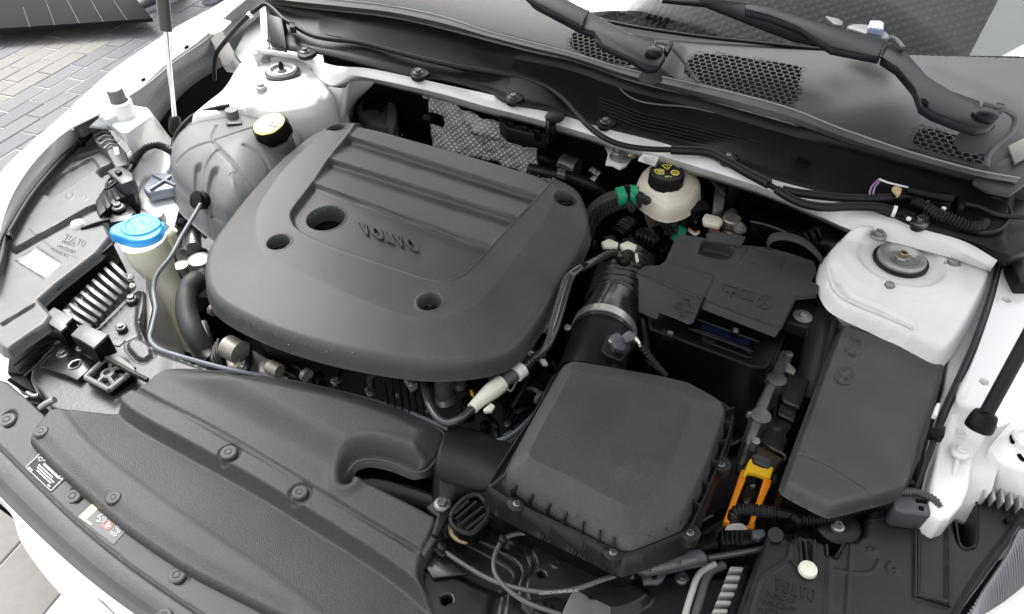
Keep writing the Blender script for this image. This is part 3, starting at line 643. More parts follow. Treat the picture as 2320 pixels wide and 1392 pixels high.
# rubber seal
r_s2 = [(x+3, y-9) for x, y in r_s1]; 
r_s3 = [(590, -30), (640, -12), (720, -4), (800, 4), (890, 15), (1000, 38), (1100, 70), (1200, 96), (1300, 122), (1420, 158), (1560, 188), (1700, 221), (1800, 250), (1900, 290), (2040, 338), (2120, 362), (2215, 387), (2310, 405)]
SEALM = mat('weathered_seal', (.06, .058, .055), .45, grain=.4, gscale=250, var=.35, vscale=12, wear=.35, wcol=(.16, .15, .14))
ribbon('seal', [(r_s1, .074), ([(x+1, y-5) for x, y in r_s1], .081), ([(a*.5+c*.5, b*.5+d*.5) for (a, b), (c, d) in zip(r_s1, r_s3)], .089), ([(a*.2+c*.8, b*.2+d*.8) for (a, b), (c, d) in zip(r_s1, r_s3)], .086), (r_s3, .0825)], SEALM, cowl, 170, .003)
tube('seal_lip', [(x, y, .084) for x, y in r_s3], .0017, mat('pale_seal_lip', (.30, .30, .30), .35), cowl, seg=8, sub=4)
# rear part, stamped with vent openings
WB_ = [(300, -330), (700, -190), (1000, -90), (1240, -8), (1348, 36), (1430, 56), (1560, 76), (1700, 92), (1898, 112), (2067, 122), (2200, 127), (2345, 130), (2520, 140)]
zc_f = .080; zc_b = .105
RC = [(560, -60)]+r_s3[1:]+[(2345, 380)]
yb = P(1700, 92, zc_b)[1]; yf = P(1700, 221, zc_f)[1]; CPL = (zc_f-(zc_b-zc_f)/(yb-yf)*yf, 0, (zc_b-zc_f)/(yb-yf))
out_ = [(620, -22), (720, -4), (890, 15), (1100, 70), (1300, 122), (1420, 158), (1560, 188), (1700, 221), (1800, 250), (1900, 290), (2040, 338), (2215, 387), (2350, 420), (2400, 150), (2345, 130), (2067, 122), (1898, 112), (1700, 92), (1560, 76), (1430, 56), (1348, 36), (1240, -8), (1000, -95), (760, -180), (560, -140)]
G1 = [(1300, 66), (1345, 74), (1440, 118), (1440, 150), (1400, 147), (1286, 113)]
G2 = [(1566, 122), (1640, 124), (1812, 150), (1818, 156), (1800, 232), (1785, 240), (1700, 216), (1540, 176)]
G3 = [(2082, 288), (2130, 296), (2240, 335), (2246, 345), (2230, 378), (2150, 354), (2062, 330)]
def f_cowl(H):
    z = np.zeros_like(H.X)
    q = P(1700, 250, .1)
    z += .010*ss(-H.pd([(1480, 160), (1500, 120)]), -.045, -.01)
    e = H.pd([(2230, 290), (2215, 240), (2100, 190)]); z += .006*ss(-e, -.06, -.015)
    z -= .006*ss(-H.pd([(1880, 230), (1930, 290), (1900, 330)]), -.07, -.0)
    return z
cw = heightfield('scuttle_top', out_, CPL, f_cowl, COWL, cowl, res=.0035, wall=.02, ww=.004, er=.004, sm=0, holes=((G1, CPL, 'cut'), (G2, CPL, 'cut'), (G3, CPL, 'cut')))
def honeycomb(poly_px, z, cell, name, m, parent, depth=.006, t=.16, rot=0.0):
    poly = chaikin([P(x, y, z)[:2] for x, y in poly_px], 1); A = np.array(poly); z0, a, b = pl3(z); v = []; f = []
    dx = cell; dy = cell*.866
    for j in range(int((A[:, 1].max()-A[:, 1].min())/dy)+3):
        for i in range(int((A[:, 0].max()-A[:, 0].min())/dx)+3):
            cx = A[:, 0].min()+(i+(j % 2)*.5-.5)*dx; cy = A[:, 1].min()+(j-.5)*dy
            if sdf(poly, np.array([[cx]]), np.array([[cy]]))[0, 0] > cell*.25: continue
            bs = len(v)
            for rr, hz in ((cell*.585, 0), (cell*.585*(1-t), 0), (cell*.585*(1-t), -depth)):
                for k in range(6):
                    th = math.pi/6+k*math.pi/3; x = cx+rr*math.cos(th); y = cy+rr*math.sin(th); v.append((x, y, z0+a*x+b*y+hz+.0006))
            for k in range(6):
                k2 = (k+1) % 6; f.append((bs+k, bs+k2, bs+6+k2, bs+6+k)); f.append((bs+6+k, bs+6+k2, bs+12+k2, bs+12+k))
    o = mk(name, v, f, m, parent, False); return o
for g in (G1, G2, G3): honeycomb([tuple(q) for q in g], Z(CPL, .0), .0112, 'vent_grille', COWL, cowl)
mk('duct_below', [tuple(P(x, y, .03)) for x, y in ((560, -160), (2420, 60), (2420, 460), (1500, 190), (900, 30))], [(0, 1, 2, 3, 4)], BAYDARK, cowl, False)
# end pieces
prism('seal_end', [(2212, 384), (2300, 350), (2345, 330), (2345, 400), (2290, 440), (2240, 430), (2205, 410)], .084, .008, COWL, cowl, .003)
prism('end_panel', [(2285, 330), (2345, 300), (2345, 345), (2300, 370)], .092, .004, mat('dusty_tan', (.2, .19, .175), .7), cowl, .001)
box('end_bracket', P(632, 62, .05), (.03, .01, .03), DARKM, cowl, rz=.3)
prism('corner_wall', [(604, 30), (640, 40), (650, 112), (612, 96)], [.075, .07, .038, .04], .01, DARKM, cowl, .003)
prism('right_corner_block', [(2100, 430), (2200, 425), (2345, 440), (2345, 560), (2290, 580), (2200, 548), (2110, 520)], [.045, .05, .05, .03, .03, .032, .034], .02, DARKM, cowl, .003)
prism('hinge_cover', [(2270, 560), (2345, 520), (2345, 640), (2310, 640), (2290, 600)], .005, .06, DARKM, cowl, .003)

# ================================================================== WINDSCREEN + HOOD
WS = thing('windscreen', 'dark glass windscreen sloping away above the scuttle panel', 'windscreen', 1900, 60, .11)
gb = [P(x, y+4, .107) for x, y in WB_]
gt = [p+np.array([0, .62, .36]) for p in gb]
n_ = len(gb); vv = [tuple(p) for p in gb]+[tuple(p) for p in gt]+[tuple(p-np.array([0, -.002, .005])) for p in gb]+[tuple(p-np.array([0, -.002, .005])) for p in gt]
mk('glass', vv, [(i, i+1, n_+i+1, n_+i) for i in range(n_-1)]+[(2*n_+i+1, 2*n_+i, 3*n_+i, 3*n_+i+1) for i in range(n_-1)], GLASS, WS, True, 60)
tubew('bottom_trim', [p+np.array([0, -.002, .001]) for p in gb], .003, DARK, WS, 8, 4)
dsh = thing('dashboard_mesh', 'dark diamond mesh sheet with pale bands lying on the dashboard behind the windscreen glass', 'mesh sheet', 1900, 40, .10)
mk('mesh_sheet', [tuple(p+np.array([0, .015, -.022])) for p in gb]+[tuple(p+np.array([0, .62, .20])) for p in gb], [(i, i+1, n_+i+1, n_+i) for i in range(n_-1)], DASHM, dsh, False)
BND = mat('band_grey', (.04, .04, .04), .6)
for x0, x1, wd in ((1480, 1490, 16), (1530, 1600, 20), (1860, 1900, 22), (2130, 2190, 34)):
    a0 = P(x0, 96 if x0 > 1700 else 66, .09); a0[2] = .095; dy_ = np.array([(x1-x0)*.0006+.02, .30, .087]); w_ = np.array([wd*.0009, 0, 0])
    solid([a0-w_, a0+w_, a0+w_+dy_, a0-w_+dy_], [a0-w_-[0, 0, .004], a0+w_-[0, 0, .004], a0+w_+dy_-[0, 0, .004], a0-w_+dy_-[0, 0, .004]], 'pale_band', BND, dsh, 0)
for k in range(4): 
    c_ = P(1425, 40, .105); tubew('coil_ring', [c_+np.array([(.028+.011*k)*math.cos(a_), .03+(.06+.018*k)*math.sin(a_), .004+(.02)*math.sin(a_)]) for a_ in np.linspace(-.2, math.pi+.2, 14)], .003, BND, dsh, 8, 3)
prism('bright_patch_sheet', [(2195, 128), (2215, 90), (2262, 0), (2300, -60), (2480, -60), (2440, 60), (2345, 118), (2345, 132)], (.097-.36*float(P(2200, 131, .105)[1]), 0, .36), .002, LABEL, dsh, 0)  # added white sheet standing in for the bright patch in the glass
hood = thing('hood', 'raised hood with black mesh lined underside standing above the engine bay', 'hood', 1400, -300, .4)
def hoodpt(x, s, off=0):
    a = math.radians(52); return np.array([x, .36-s*math.cos(a)+off*math.sin(a), .33+s*math.sin(a)+off*math.cos(a)+.02*(1-(x/.8)**2)])
hx = np.linspace(-.76, .76, 13); hs_ = np.linspace(0, 1.25, 7)
def hgrid(off, nm, m, inset=0):
    v = [tuple(hoodpt(x*(1-inset)*(1-.10*s*s), inset*.6+s*(1-inset), off)) for s in hs_ for x in hx]
    return mk(nm, v, [(j*13+i, j*13+i+1, (j+1)*13+i+1, (j+1)*13+i) for j in range(6) for i in range(12)], m, hood, True)
hgrid(0, 'outer_skin', WHITE_CLEAN); hgrid(-.028, 'inner_frame', WHITE_CLEAN); hgrid(-.034, 'mesh_liner', LINER, .12)

# ================================================================== GAS STRUTS
def gas(lbl, fp, fz, top, rb):
    f = P(*fp, fz); t = thing('gas_strut', lbl, 'strut', *fp, fz)
    d = top-f; L = np.linalg.norm(d); u = d/L
    tubew('rod', [f, f+u*L*.55], .0045, CHROME, t, 14, 1)
    tubew('cylinder', [f+u*L*rb, f+u*L*(rb+.002), f+u*L], .0115, mat('strut_grey', (.05, .05, .048), .4), t, 18, 1, radii=[.009, .0115, .0115])
    so_ = tubew('end_socket', [f-u*.018, f-u*.012, f+u*.012, f+u*.016], .011, DARKM, t, 14, 2, radii=[.006, .012, .010, .006])
    return t
gl = P(397, 285, -.065)
gas('thin gas strut with bare rod rising in front of the left wing and pavement', (397, 283), -.065, gl+np.array([-.04, .10, .26])*2.4, .245)
gr_ = P(2228, 950, .0)
tr_ = P(2325, 772, .08); u_ = tr_-gr_
tg = thing('gas_strut', 'black gas strut with rubber end socket on the white rail at the right edge', 'strut', 2228, 950, .0)
tubew('cylinder', [gr_, gr_+u_*3.2], .0075, DARKM, tg, 16, 1)
tubew('end_socket', [gr_-u_*.16, gr_-u_*.12, gr_+u_*.06, gr_+u_*.1], .013, DARK, tg, 16, 3, radii=[.009, .0145, .0125, .008])

# ================================================================== WIPERS
def wiper(lbl, base, hub, hz, z):
    t = thing('wiper_arm', lbl, 'wiper', *hub, hz); return t
WIPM = mat('satin_black_paint', (.010, .011, .014), .36, spec=.25, var=.15, vscale=30)
t = wiper('black wiper arm near the middle of the scuttle, pivot cap left of the large vent', None, (1483, 124), .13, .14)
za = [.16, .16, .155, .15, .14, .14, .14, .14, .14, .14, .14, .145, .15, .152, .155, .16]
prism('arm', [(1200, -2), (1212, 8), (1315, 62), (1344, 72), (1365, 100), (1430, 130), (1465, 152), (1492, 150), (1508, 128), (1503, 108), (1484, 98), (1482, 86), (1444, 79), (1430, 76), (1351, 33), (1332, 23)], [.155, .155, .147, .144, .142, .14, .14, .14, .14, .14, .14, .142, .142, .142, .145, .147], .012, WIPM, t, .003)
prism('arm_shank', [(1180, -20), (1205, 2), (1318, 60), (1334, 24), (1250, -18)], [.165, .160, .151, .151, .16], .010, WIPM, t, .002)
tube('hinge_gap', [(1317, 60, .154), (1322, 45, .155), (1334, 24, .154)], .0016, DARK, t, seg=6)
c = P(1481, 124, .14); lathe('pivot_cap', c, [(.0130, 0), (.0130, .006), (.010, .0095), (.004, .011)], WIPM, t)
lathe('pivot_base', c-np.array([0, 0, .05]), [(.019, .01), (.016, .02), (.014, .038)], COWL, t)
prism('arm_skirt', [(1345, 76), (1350, 92), (1368, 106), (1388, 108), (1372, 96)], .139, .008, WIPM, t, .001)
prism('arm_slot', [(1356, 88), (1374, 93), (1373, 99), (1358, 95)], .1395, .002, BAYDARK, t, 0)
prism('hose_clip', [(1505, 108), (1516, 88), (1526, 96), (1512, 120)], .142, .01, DARK, t, .001)
tube('washer_hose', [(1486, 97, .142), (1505, 100, .142), (1525, 112, .135), (1545, 135, .115), (1562, 160, .10), (1582, 188, .09)], .0028, RUBG, t, seg=10)
t = wiper('long bent black wiper arm at the right with its pivot cap above the small vent', None, (2235, 268), .14, .14)
prism('arm', [(2012, 97), (2031, 110), (2051, 113), (2103, 172), (2156, 205), (2222, 228), (2225, 245), (2254, 254), (2259, 275), (2240, 288), (2214, 290), (2163, 274), (2113, 254), (2087, 238), (2073, 198), (2034, 152), (1997, 128)], [.165, .163, .162, .15, .146, .144, .144, .143, .143, .143, .143, .145, .147, .148, .152, .16, .166], .014, WIPM, t, .003)
prism('arm_shank', [(1690, 8), (1750, 18), (1860, 52), (2008, 95), (1994, 130), (1885, 108), (1810, 60), (1742, 34), (1690, 22)], [.205, .20, .187, .168, .168, .182, .19, .198, .205], .012, WIPM, t, .003)
tube('hinge_gap', [(1995, 131, .169), (2001, 112, .1705), (2011, 95, .169)], .0017, DARK, t, seg=6)
prism('blade', [(1560, -12), (1700, 8), (1790, 40), (1870, 85), (1860, 100), (1800, 88), (1700, 50), (1600, 10), (1500, 0)], [.19, .185, .175, .16, .155, .158, .168, .18, .19], .006, DARK, t, .001)
prism('blade_clip', [(1870, 36), (1900, 42), (1911, 50), (1908, 58), (1890, 55)], .175, .006, GREYP, t, .001)
c = P(2231, 266, .143); lathe('pivot_cap', c, [(.0165, 0), (.0165, .005), (.013, .009), (.005, .011)], WIPM, t)
lathe('pivot_base', c-np.array([0, 0, .055]), [(.024, .012), (.020, .025), (.017, .045)], COWL, t)
prism('arm_slot', [(2087, 222), (2097, 224), (2105, 234), (2102, 240), (2090, 231)], .1505, .002, BAYDARK, t, 0)
prism('hose_clip', [(2250, 248), (2260, 232), (2278, 236), (2272, 252), (2262, 262)], .146, .01, DARK, t, .001)
tube('washer_hose', [(2228, 236, .146), (2252, 243, .146), (2280, 250, .14), (2300, 268, .13), (2290, 300, .118), (2258, 330, .105), (2240, 352, .097), (2234, 380, .09)], .0042, RUBG, t, seg=12)
tube('upper_hose', [(2014, 86, .172), (2030, 92, .17), (2046, 110, .165)], .004, RUBG, t, seg=8)
t = thing('washer_nozzle', 'translucent grey blue washer nozzle behind the long wiper arm', 'nozzle', 1985, 60, .16)
prism('nozzle_body', [(1912, 60), (1940, 52), (1985, 58), (2018, 78), (2012, 90), (1960, 75)], .158, .012, GREYP, t, .003, 1)
prism('nozzle_head', [(1966, 62), (1972, 46), (1995, 46), (2004, 52), (2002, 68)], .168, .010, mat('bluish_clear', (.30, .36, .5), .2), t, .002)
for k in range(4): prism('rib', [(1972+8*k, 48+k), (1976+8*k, 48+k), (1974+8*k, 62+k), (1970+8*k, 61+k)], .171, .004, mat('bluish_clear2', (.5, .56, .7), .2) if k == 0 else bpy.data.materials['bluish_clear2'], t, 0)
# ================================================================== ENGINE COVER
t = thing('engine_cover', 'large grey moulded plastic engine cover with raised VOLVO lettering and wet droplets', 'engine cover', 900, 560, -.02)
EZ = (.004, 0, .075)
EO = [(745, 284), (778, 276), (812, 277), (830, 285), (1000, 323), (1215, 385), (1305, 420), (1326, 452), (1338, 505), (1330, 532), (1290, 610), (1235, 700), (1185, 770), (1150, 800), (1085, 818), (980, 826), (860, 812), (740, 788), (620, 752), (520, 705), (480, 676), (463, 640), (460, 600), (472, 552), (540, 462), (620, 372), (700, 306)]
MID = [(700, 345), (642, 400), (590, 478), (582, 510), (589, 580), (626, 605), (830, 697), (946, 737), (1029, 730), (1090, 702), (1190, 570), (1240, 505), (1262, 440), (1225, 404), (1000, 342), (820, 292), (760, 300)]
REC = [(815, 283), (790, 322), (748, 372), (712, 428), (664, 490), (661, 505), (672, 532), (735, 565), (860, 608), (989, 652), (1040, 645), (1098, 588), (1160, 518), (1222, 455), (1262, 405), (1215, 385), (1000, 320), (830, 280)]
WELLS = [((635, 563), 26), ((975, 698), 28), ((764, 298), 22), ((1281, 459), 27)]
def cr(px, py, z, rpx): c = P(px, py, z); return c, rpx*((c-CAM)@cFwd)/FPX
def f_ec(H):
    z = np.zeros_like(H.X)
    dm = H.sd(MID, 2); z += .011*np.clip(np.maximum(-H.d, 0)/(np.maximum(-H.d, 0)+np.maximum(dm, 0)+1e-6), 0, 1)
    
    dr = H.sd(REC, 1); ins = ss(-dr, -.001, .0035)
    # sawtooth strips
    L = [((830, 262), (1262, 395)), ((790, 320), (1222, 458)), ((748, 372), (1172, 507)), ((712, 428), (1100, 567)), ((672, 532), (1040, 657))]
    s = [H.sl(*l) for l in L]; zz = np.zeros_like(z)
    for i in range(4):
        top, bot = s[i], s[i+1]
        m = (top < 0) & (bot >= 0) if s[0][0, 0]*0 == 0 else None
        tt = np.clip(-top/(-top+bot+1e-9), 0, 1)
        zz = np.where(m, -.012+.0115*tt*ss(bot, .0, .0030), zz)
    zz = np.where(s[4] < 0, -.0095, zz); zz = np.where(s[0] > 0, -.012, zz)
    # last strip is flat, lower
    m4 = (s[3] < 0); zz = np.where(m4, -.0095, zz)
    for i in (1, 2, 3): zz += .0008*np.exp(-(s[i]/.0025)**2)
    z = z*(1)+ins*zz
    z += .0012*np.exp(-((dr-.001)/.0022)**2)
    # moulded flanks
    for (c, r_) in WELLS:
        q, r = cr(*c, EZ, r_); rr = np.hypot(H.X-q[0], H.Y-q[1]); z -= .020*ss(-rr, -r, -r+.0035); z += .0008*np.exp(-((rr-r-.001)/.0015)**2)
    q, r = cr(739, 497, EZ, 43); rr = np.hypot(H.X-q[0], H.Y-q[1]); z = z-.035*ss(-rr, -r, -r+.0025)+.0010*np.exp(-((rr-r-.001)/.0012)**2)
    return z
heightfield('cover_shell', EO, EZ, f_ec, COVER, t, res=.0014, wall=.020, ww=.004, er=.010, sm=2, ang=0)
slabword('raised_lettering', frame3((822, 531), (952, 576), (812, 506), Z(EZ, .0035)), COVER, t, lift=.0034, depth=.008)
for (c, r_) in WELLS:
    q, r = cr(*c, Z(EZ, -.012), r_*.62); lathe('bolt', q, [(r, 0), (r, .004), (r*.85, .0055), (r*.35, .0055), (r*.3, .002)], DARKM, t, seg=24)
q, r = cr(739, 503, Z(EZ, -.030), 36); cp = lathe('oil_filler_cap', q, [(r, -.01), (r, .002), (r*.93, .005), (r*.2, .006)], DARK, t, seg=36)
box('grip_bar', q+[0, 0, .012], (r*1.7, .006, .014), DARK, cp, rz=.5)
# tiny standing droplets on the wet cover (uncountable)
def droplets(name, parent, z, zones, m, hfn=None):
    v = []; f = []
    for (cx, cy, wx, wy, n_, rr) in zones:
        for _ in range(n_):
            c = P(random.gauss(cx, wx), random.gauss(cy, wy), z); r = random.uniform(.5, 1)*rr; b = len(v)
            if hfn: c = hfn(c)
            for k in range(6): v.append((c[0]+r*math.cos(k*1.047), c[1]+r*math.sin(k*1.047), c[2]))
            for k in range(6): v.append((c[0]+.6*r*math.cos(k*1.047), c[1]+.6*r*math.sin(k*1.047), c[2]+r*.5))
            v.append((c[0], c[1], c[2]+r*.6))
            for k in range(6):
                k2 = (k+1) % 6; f += [(b+k, b+k2, b+6+k2, b+6+k), (b+6+k, b+6+k2, b+12)]
    o = mk(name, v, f, m, parent, True, 180); o['kind'] = 'stuff'; return o
DROP = mat('water_drop', (.10, .10, .10), .05, coat=1)
droplets('droplets', t, Z(EZ, .0002), [(620, 700, 50, 22, 90, .0011), (760, 760, 60, 15, 70, .0011), (850, 775, 40, 10, 30, .0012)], DROP)
droplets('droplets', t, Z(EZ, .0035), [(1180, 405, 45, 14, 60, .0012), (1080, 372, 40, 8, 30, .001), (950, 345, 40, 8, 25, .0012), (900, 318, 30, 8, 14, .0012)], DROP)

# ================================================================== COOLANT TANK
t = thing('coolant_tank', 'smoky grey coolant expansion tank with seams and beaded droplets beside the left strut tower', 'tank', 520, 390, -.05)
TO = [(386, 372), (392, 345), (412, 322), (450, 303), (500, 290), (560, 286), (600, 288), (668, 318), (700, 335), (690, 370), (640, 430), (570, 500), (520, 505), (480, 485), (450, 462), (415, 432), (392, 402)]
TZ = -.065
def f_tank(H):
    w_ = .075; tt = np.clip(-H.d/w_, 0, 1); z = .055*np.sqrt(1-(1-tt)**2)
    q = P(560, 385, TZ); z += .012*np.exp(-(((H.X-q[0])/.05)**2+((H.Y-q[1])/.06)**2))
    for ln in ([(495, 296), (486, 330), (500, 355), (535, 385), (580, 420), (570, 470)], [(395, 350), (440, 342), (486, 338), (540, 325), (590, 305)], [(500, 358), (470, 380), (455, 410), (448, 440)], [(560, 350), (600, 362), (610, 395)]):
        z -= .0035*np.exp(-(H.pd(ln, Z(TZ, .045))/.0028)**2)
    for ln in ([(448, 378), (440, 395), (436, 405)], [(488, 392), (474, 410), (466, 428)]):
        z -= .010*ss(-H.pd(ln, Z(TZ, .045)), -.009, -.002)
    return z
heightfield('tank_shell', TO, TZ, f_tank, TANK, t, res=.0016, wall=.035, ww=.018, er=.004, sm=2, ang=0)
prism('lower_shell', [(418, 430), (450, 462), (490, 488), (540, 500), (560, 490), (520, 470), (470, 440), (430, 410)], -.085, .05, mat('green_coolant_shell', (.10, .14, .13), .25, coat=.4), t, .004, 1)
# filler neck + cap
nc = P(622, 305, -.0)
lathe('filler_neck', P(625, 318, -.02)-np.array([0, 0, .05]), [(.036, 0), (.033, .03), (.031, .050), (.031, .058)], TANK, t, axis=(.05, -.1, 1))
ccap = P(619, 298, 0.0)
cap = lathe('filler_cap', ccap, [(.0305, -.008), (.0315, .004), (.0285, .015), (.0265, .0165), (.025, .0165)], DARK, t, axis=(-.05, -.25, 1), seg=48, sq=lambda a: 1+.035*(1 if math.cos(8*a) > 0 else -1))
lathe('cap_label', ccap+[-.0008, -.0035, .0140], [(.0255, 0), (.0255, .003), (.0245, .0034), (.001, .0034)], mat('bleached_yellow_label', (.62, .62, .40), .4), cap, axis=(-.05, -.25, 1))
lathe('yellow_rim', ccap+[-.0008, -.0035, .0135], [(.0272, 0), (.0272, .0028), (.0256, .003)], YELP, cap, axis=(-.05, -.25, 1))
fr = frame3((600, 292), (640, 292), (600, 270), (.030, 0, .22)); fr = (P(603, 291, .0185), P(640, 291, .0185)-P(603, 291, .0185), P(604, 268, .026)-P(603, 291, .0185))
decal('printed_symbol', strokes([[(.2, .25), (.4, .18)], [(.45, .15), (.7, .12)], [(.35, .5), (.45, .52)], [(.65, .45), (.72, .5)], [(.5, .75), (.6, .78)]], .06), fr, DARK, cap, lift=.0015)
# level sensor plug and its sleeve
solid([P(513, 262, 0), P(545, 264, 0), P(549, 280, -.0), P(512, 282, 0)], [P(512, 282, -.02), P(548, 284, -.02), P(550, 292, -.03), P(512, 292, -.03)], 'sensor_plug', GREYP, t, .003)
lathe('sensor_neck', P(528, 264, -.0), [(.011, 0), (.011, .006), (.009, .008), (.011, .010), (.011, .013)], mat('plug_grey', (.12, .12, .12), .5), t, seg=16)
# bracket arm of tank
prism('mount_arm', [(322, 425), (345, 392), (362, 390), (395, 392), (400, 425), (360, 432), (335, 438)], -.075, .02, mat('bluish_translucent', (.19, .205, .235), .25, coat=.3, sss=.1), t, .004)
for a, b in (((345, 395), (398, 420)), ((340, 430), (395, 395))): tube('arm_rib', [(a[0], a[1], -.072), (b[0], b[1], -.072)], .0025, bpy.data.materials['bluish_translucent'], t, seg=8)
lathe('outlet_collar', P(458, 455, -.05), [(.013, -.01), (.015, 0), (.015, .004), (.012, .006), (.015, .009), (.014, .013), (.009, .014)], DARK, t, axis=(-.1, -.8, .6), seg=20)
droplets('droplets', t, -.012, [(530, 400, 12, 10, 40, .0014), (515, 340, 40, 15, 30, .0012)], DROP, None)
# overflow hose
t = thing('overflow_hose', 'long thin grey hose from the tank outlet past the washer neck to the trim cover', 'hose', 455, 460, -.05)
tube('hose', [(456, 460, -.045), (440, 488, -.05), (412, 535, -.055), (388, 580, -.06), (356, 622, -.07), (348, 660, -.08), (353, 700, -.085), (345, 740, -.09), (340, 768, -.09), (358, 790, -.09), (400, 805, -.09), (470, 825, -.095), (540, 842, -.10), (640, 862, -.12), (780, 892, -.13), (900, 925, -.13), (985, 960, -.12), (1040, 985, -.11), (1100, 1000, -.10), (1150, 992, -.10), (1195, 955, -.11), (1230, 915, -.13)], .0032, mat('blue_grey_hose', (.13, .14, .16), .45, var=.15, vscale=60), t, seg=12, sub=8)

# ================================================================== WASHER BOTTLE
t = thing('washer_bottle', 'cream washer bottle neck with hinged blue flip cap next to the left headlight', 'bottle', 320, 520, -.05)
c = P(318, 540, -.072)
def wprof():
    pts = [(322, 545, .0455), (330, 580, .036), (338, 605, .030), (352, 640, .030), (366, 670, .032), (378, 710, .030)]
    return pts
base = P(325, 545, -.075); W = [base+np.array([.0, 0, 0]), base+[.003, 0, -.03], base+[.008, .0, -.065], base+[.018, .0, -.10], base+[.022, .0, -.15], base+[.024, 0, -.22]]
tubew('bottle_neck', W, .04, CREAM, t, seg=28, sub=8, radii=[.034, .033, .025, .022, .023, .020])
prism('breather_boss', [(362, 532), (385, 520), (398, 522), (390, 540), (370, 548)], -.08, .03, CREAM, t, .003)
tube('breather_pipe', [(372, 542, -.085), (386, 530, -.075), (394, 519, -.068)], .0065, CREAM, t, seg=12)
CPO = [(246, 524), (250, 512), (290, 494), (320, 485), (345, 487), (362, 498), (370, 512), (362, 530), (340, 542), (315, 547), (292, 545), (272, 536), (250, 530)]
def f_cap(H):
    q = P(322, 509, -.062); r = np.hypot(H.X-q[0], H.Y-q[1])
    z = .003*ss(-r, -.032, -.030)-.0016*ss(-r, -.025, -.0235)
    # wiper and fan-spray symbol moulded in
    for ln in ([(293, 503), (318, 498), (330, 512), (310, 526), (293, 503)], [(296, 514), (332, 511)]): z -= .0008*np.exp(-(H.pd(ln, Z(-.062, 0), 1)/.0009)**2)
    for k in range(3): z -= .0008*np.exp(-(H.pd([(334+k, 503+7*k), (339, 500+7*k), (344, 504+7*k)], Z(-.062, 0))/.0008)**2)
    return z
cp = heightfield('flip_cap', CPO, -.062, f_cap, BLUE, t, res=.0009, wall=.011, ww=.0015, er=.004, sm=2, ang=0)
tube('cap_hinge', [(356, 505, -.066), (368, 508, -.066), (371, 520, -.07), (366, 526, -.08)], .003, BLUE, cp, seg=8)

# ================================================================== LEFT FRONT HEADLIGHT
LZ = -.078
t = thing('headlight', 'pale sunlit top of the left headlight housing with white label and slots', 'headlight', 150, 500, LZ)
LO = [(205, 275), (216, 272), (240, 298), (262, 325), (275, 345), (258, 368), (215, 385), (232, 405), (290, 398), (296, 412), (255, 445), (222, 470), (240, 480), (232, 500), (252, 545), (83, 676), (92, 690), (120, 720), (30, 780), (12, 795), (-25, 760), (-60, 700), (-50, 640), (0, 560), (15, 522), (48, 455), (85, 400), (130, 350), (170, 300)]
def f_lh(H):
    z = -.004*ss(H.pd([(90, 520), (245, 440)]), .02, .06)*0
    z = z-.006*ss(-H.sd([(90, 422), (205, 357), (213, 360), (225, 378), (115, 450), (98, 438)], 0), -.001, .002)
    z = z-.010*ss(-H.sd([(22, 568), (200, 468), (216, 462), (225, 474), (38, 576)], 0), -.001, .002)
    z = z-.010*ss(-H.sd([(160, 358), (225, 338), (228, 345), (170, 368)], 1), -.001, .002)
    z = z+.0015*np.exp(-(np.abs(H.sd([(37, 590), (85, 560), (140, 598), (102, 632)], 0))/.0012)**2)
    z = z-.006*ss(-H.sd([(0, 733), (80, 685), (75, 697), (6, 740)], 0), -.001, .002)
    z = z+.0010*np.exp(-(H.pd([(70, 520), (120, 560), (180, 585)], sub=4)/.0015)**2)
    for ln in ([(152, 442), (160, 438), (168, 443), (160, 452), (152, 447), (152, 442)], [(188, 448), (194, 444), (198, 449), (190, 456)], [(60, 480), (70, 476)], [(62, 490), (72, 486)]): z = z+.0010*np.exp(-(H.pd(ln, sub=2)/.0010)**2)
    return z
heightfield('lamp_housing', LO, LZ, f_lh, LAMPH, t, res=.0014, wall=.012, ww=.004, er=.004, sm=1)
slabword('raised_lettering', frame3((143, 543), (190, 560), (150, 530), Z(LZ, .0)), LAMPH, t, lift=.0008)
word('moulded_text', 'MMD15', frame3((140, 550), (168, 560), (143, 543), Z(LZ, 0)), LAMPH, t, lift=.0008)
word('moulded_text', '>PP-TD40<', frame3((128, 560), (170, 576), (131, 553), Z(LZ, 0)), LAMPH, t, lift=.0008)
word('moulded_text', 'MADE IN', frame3((114, 566), (152, 584), (118, 559), Z(LZ, 0)), LAMPH, t, lift=.0008)
prism('label', [(43, 593), (82, 566), (139, 600), (104, 629)], LZ+.0012, .0015, LABEL, t, 0)
lathe('white_stud', P(180, 517, LZ-.006), [(.010, 0), (.0115, .006), (.0095, .011), (.004, .013)], LABEL, t)
tube('stud_arm', [(184, 520, LZ), (215, 508, LZ+.003), (248, 498, LZ+.003)], .003, DARK, t, seg=8)
# rubber seal along the outer edge
s = tube('edge_seal', [(212, 288, LZ+.012), (196, 312, LZ+.012), (150, 352, LZ+.012), (100, 408, LZ+.012), (62, 458, LZ+.012), (30, 512, LZ+.012), (12, 545, LZ+.012), (3, 590, LZ+.012), (-15, 650, LZ+.012)], .0055, RUBBER, t, seg=10)
prism('seal_clip', [(176, 312), (184, 308), (190, 320), (182, 326)], LZ+.022, .01, DARK, t, .001)
prism('seal_clip', [(12, 520), (24, 523), (23, 534), (10, 532)], LZ+.022, .01, DARK, t, .001)
ribbon('lamp_edge_strip', [([(150, 296), (90, 348), (45, 408), (12, 468), (-5, 538), (-12, 618)], [-.036, -.045, -.05, -.055, -.06, -.07]), ([(195, 296), (150, 345), (98, 402), (60, 450), (25, 510), (0, 600)], LZ+.004), ([(200, 298), (158, 350), (106, 408), (68, 456), (35, 520), (12, 600)], LZ-.004)], WHITE_CLEAN, t, 40, .002)
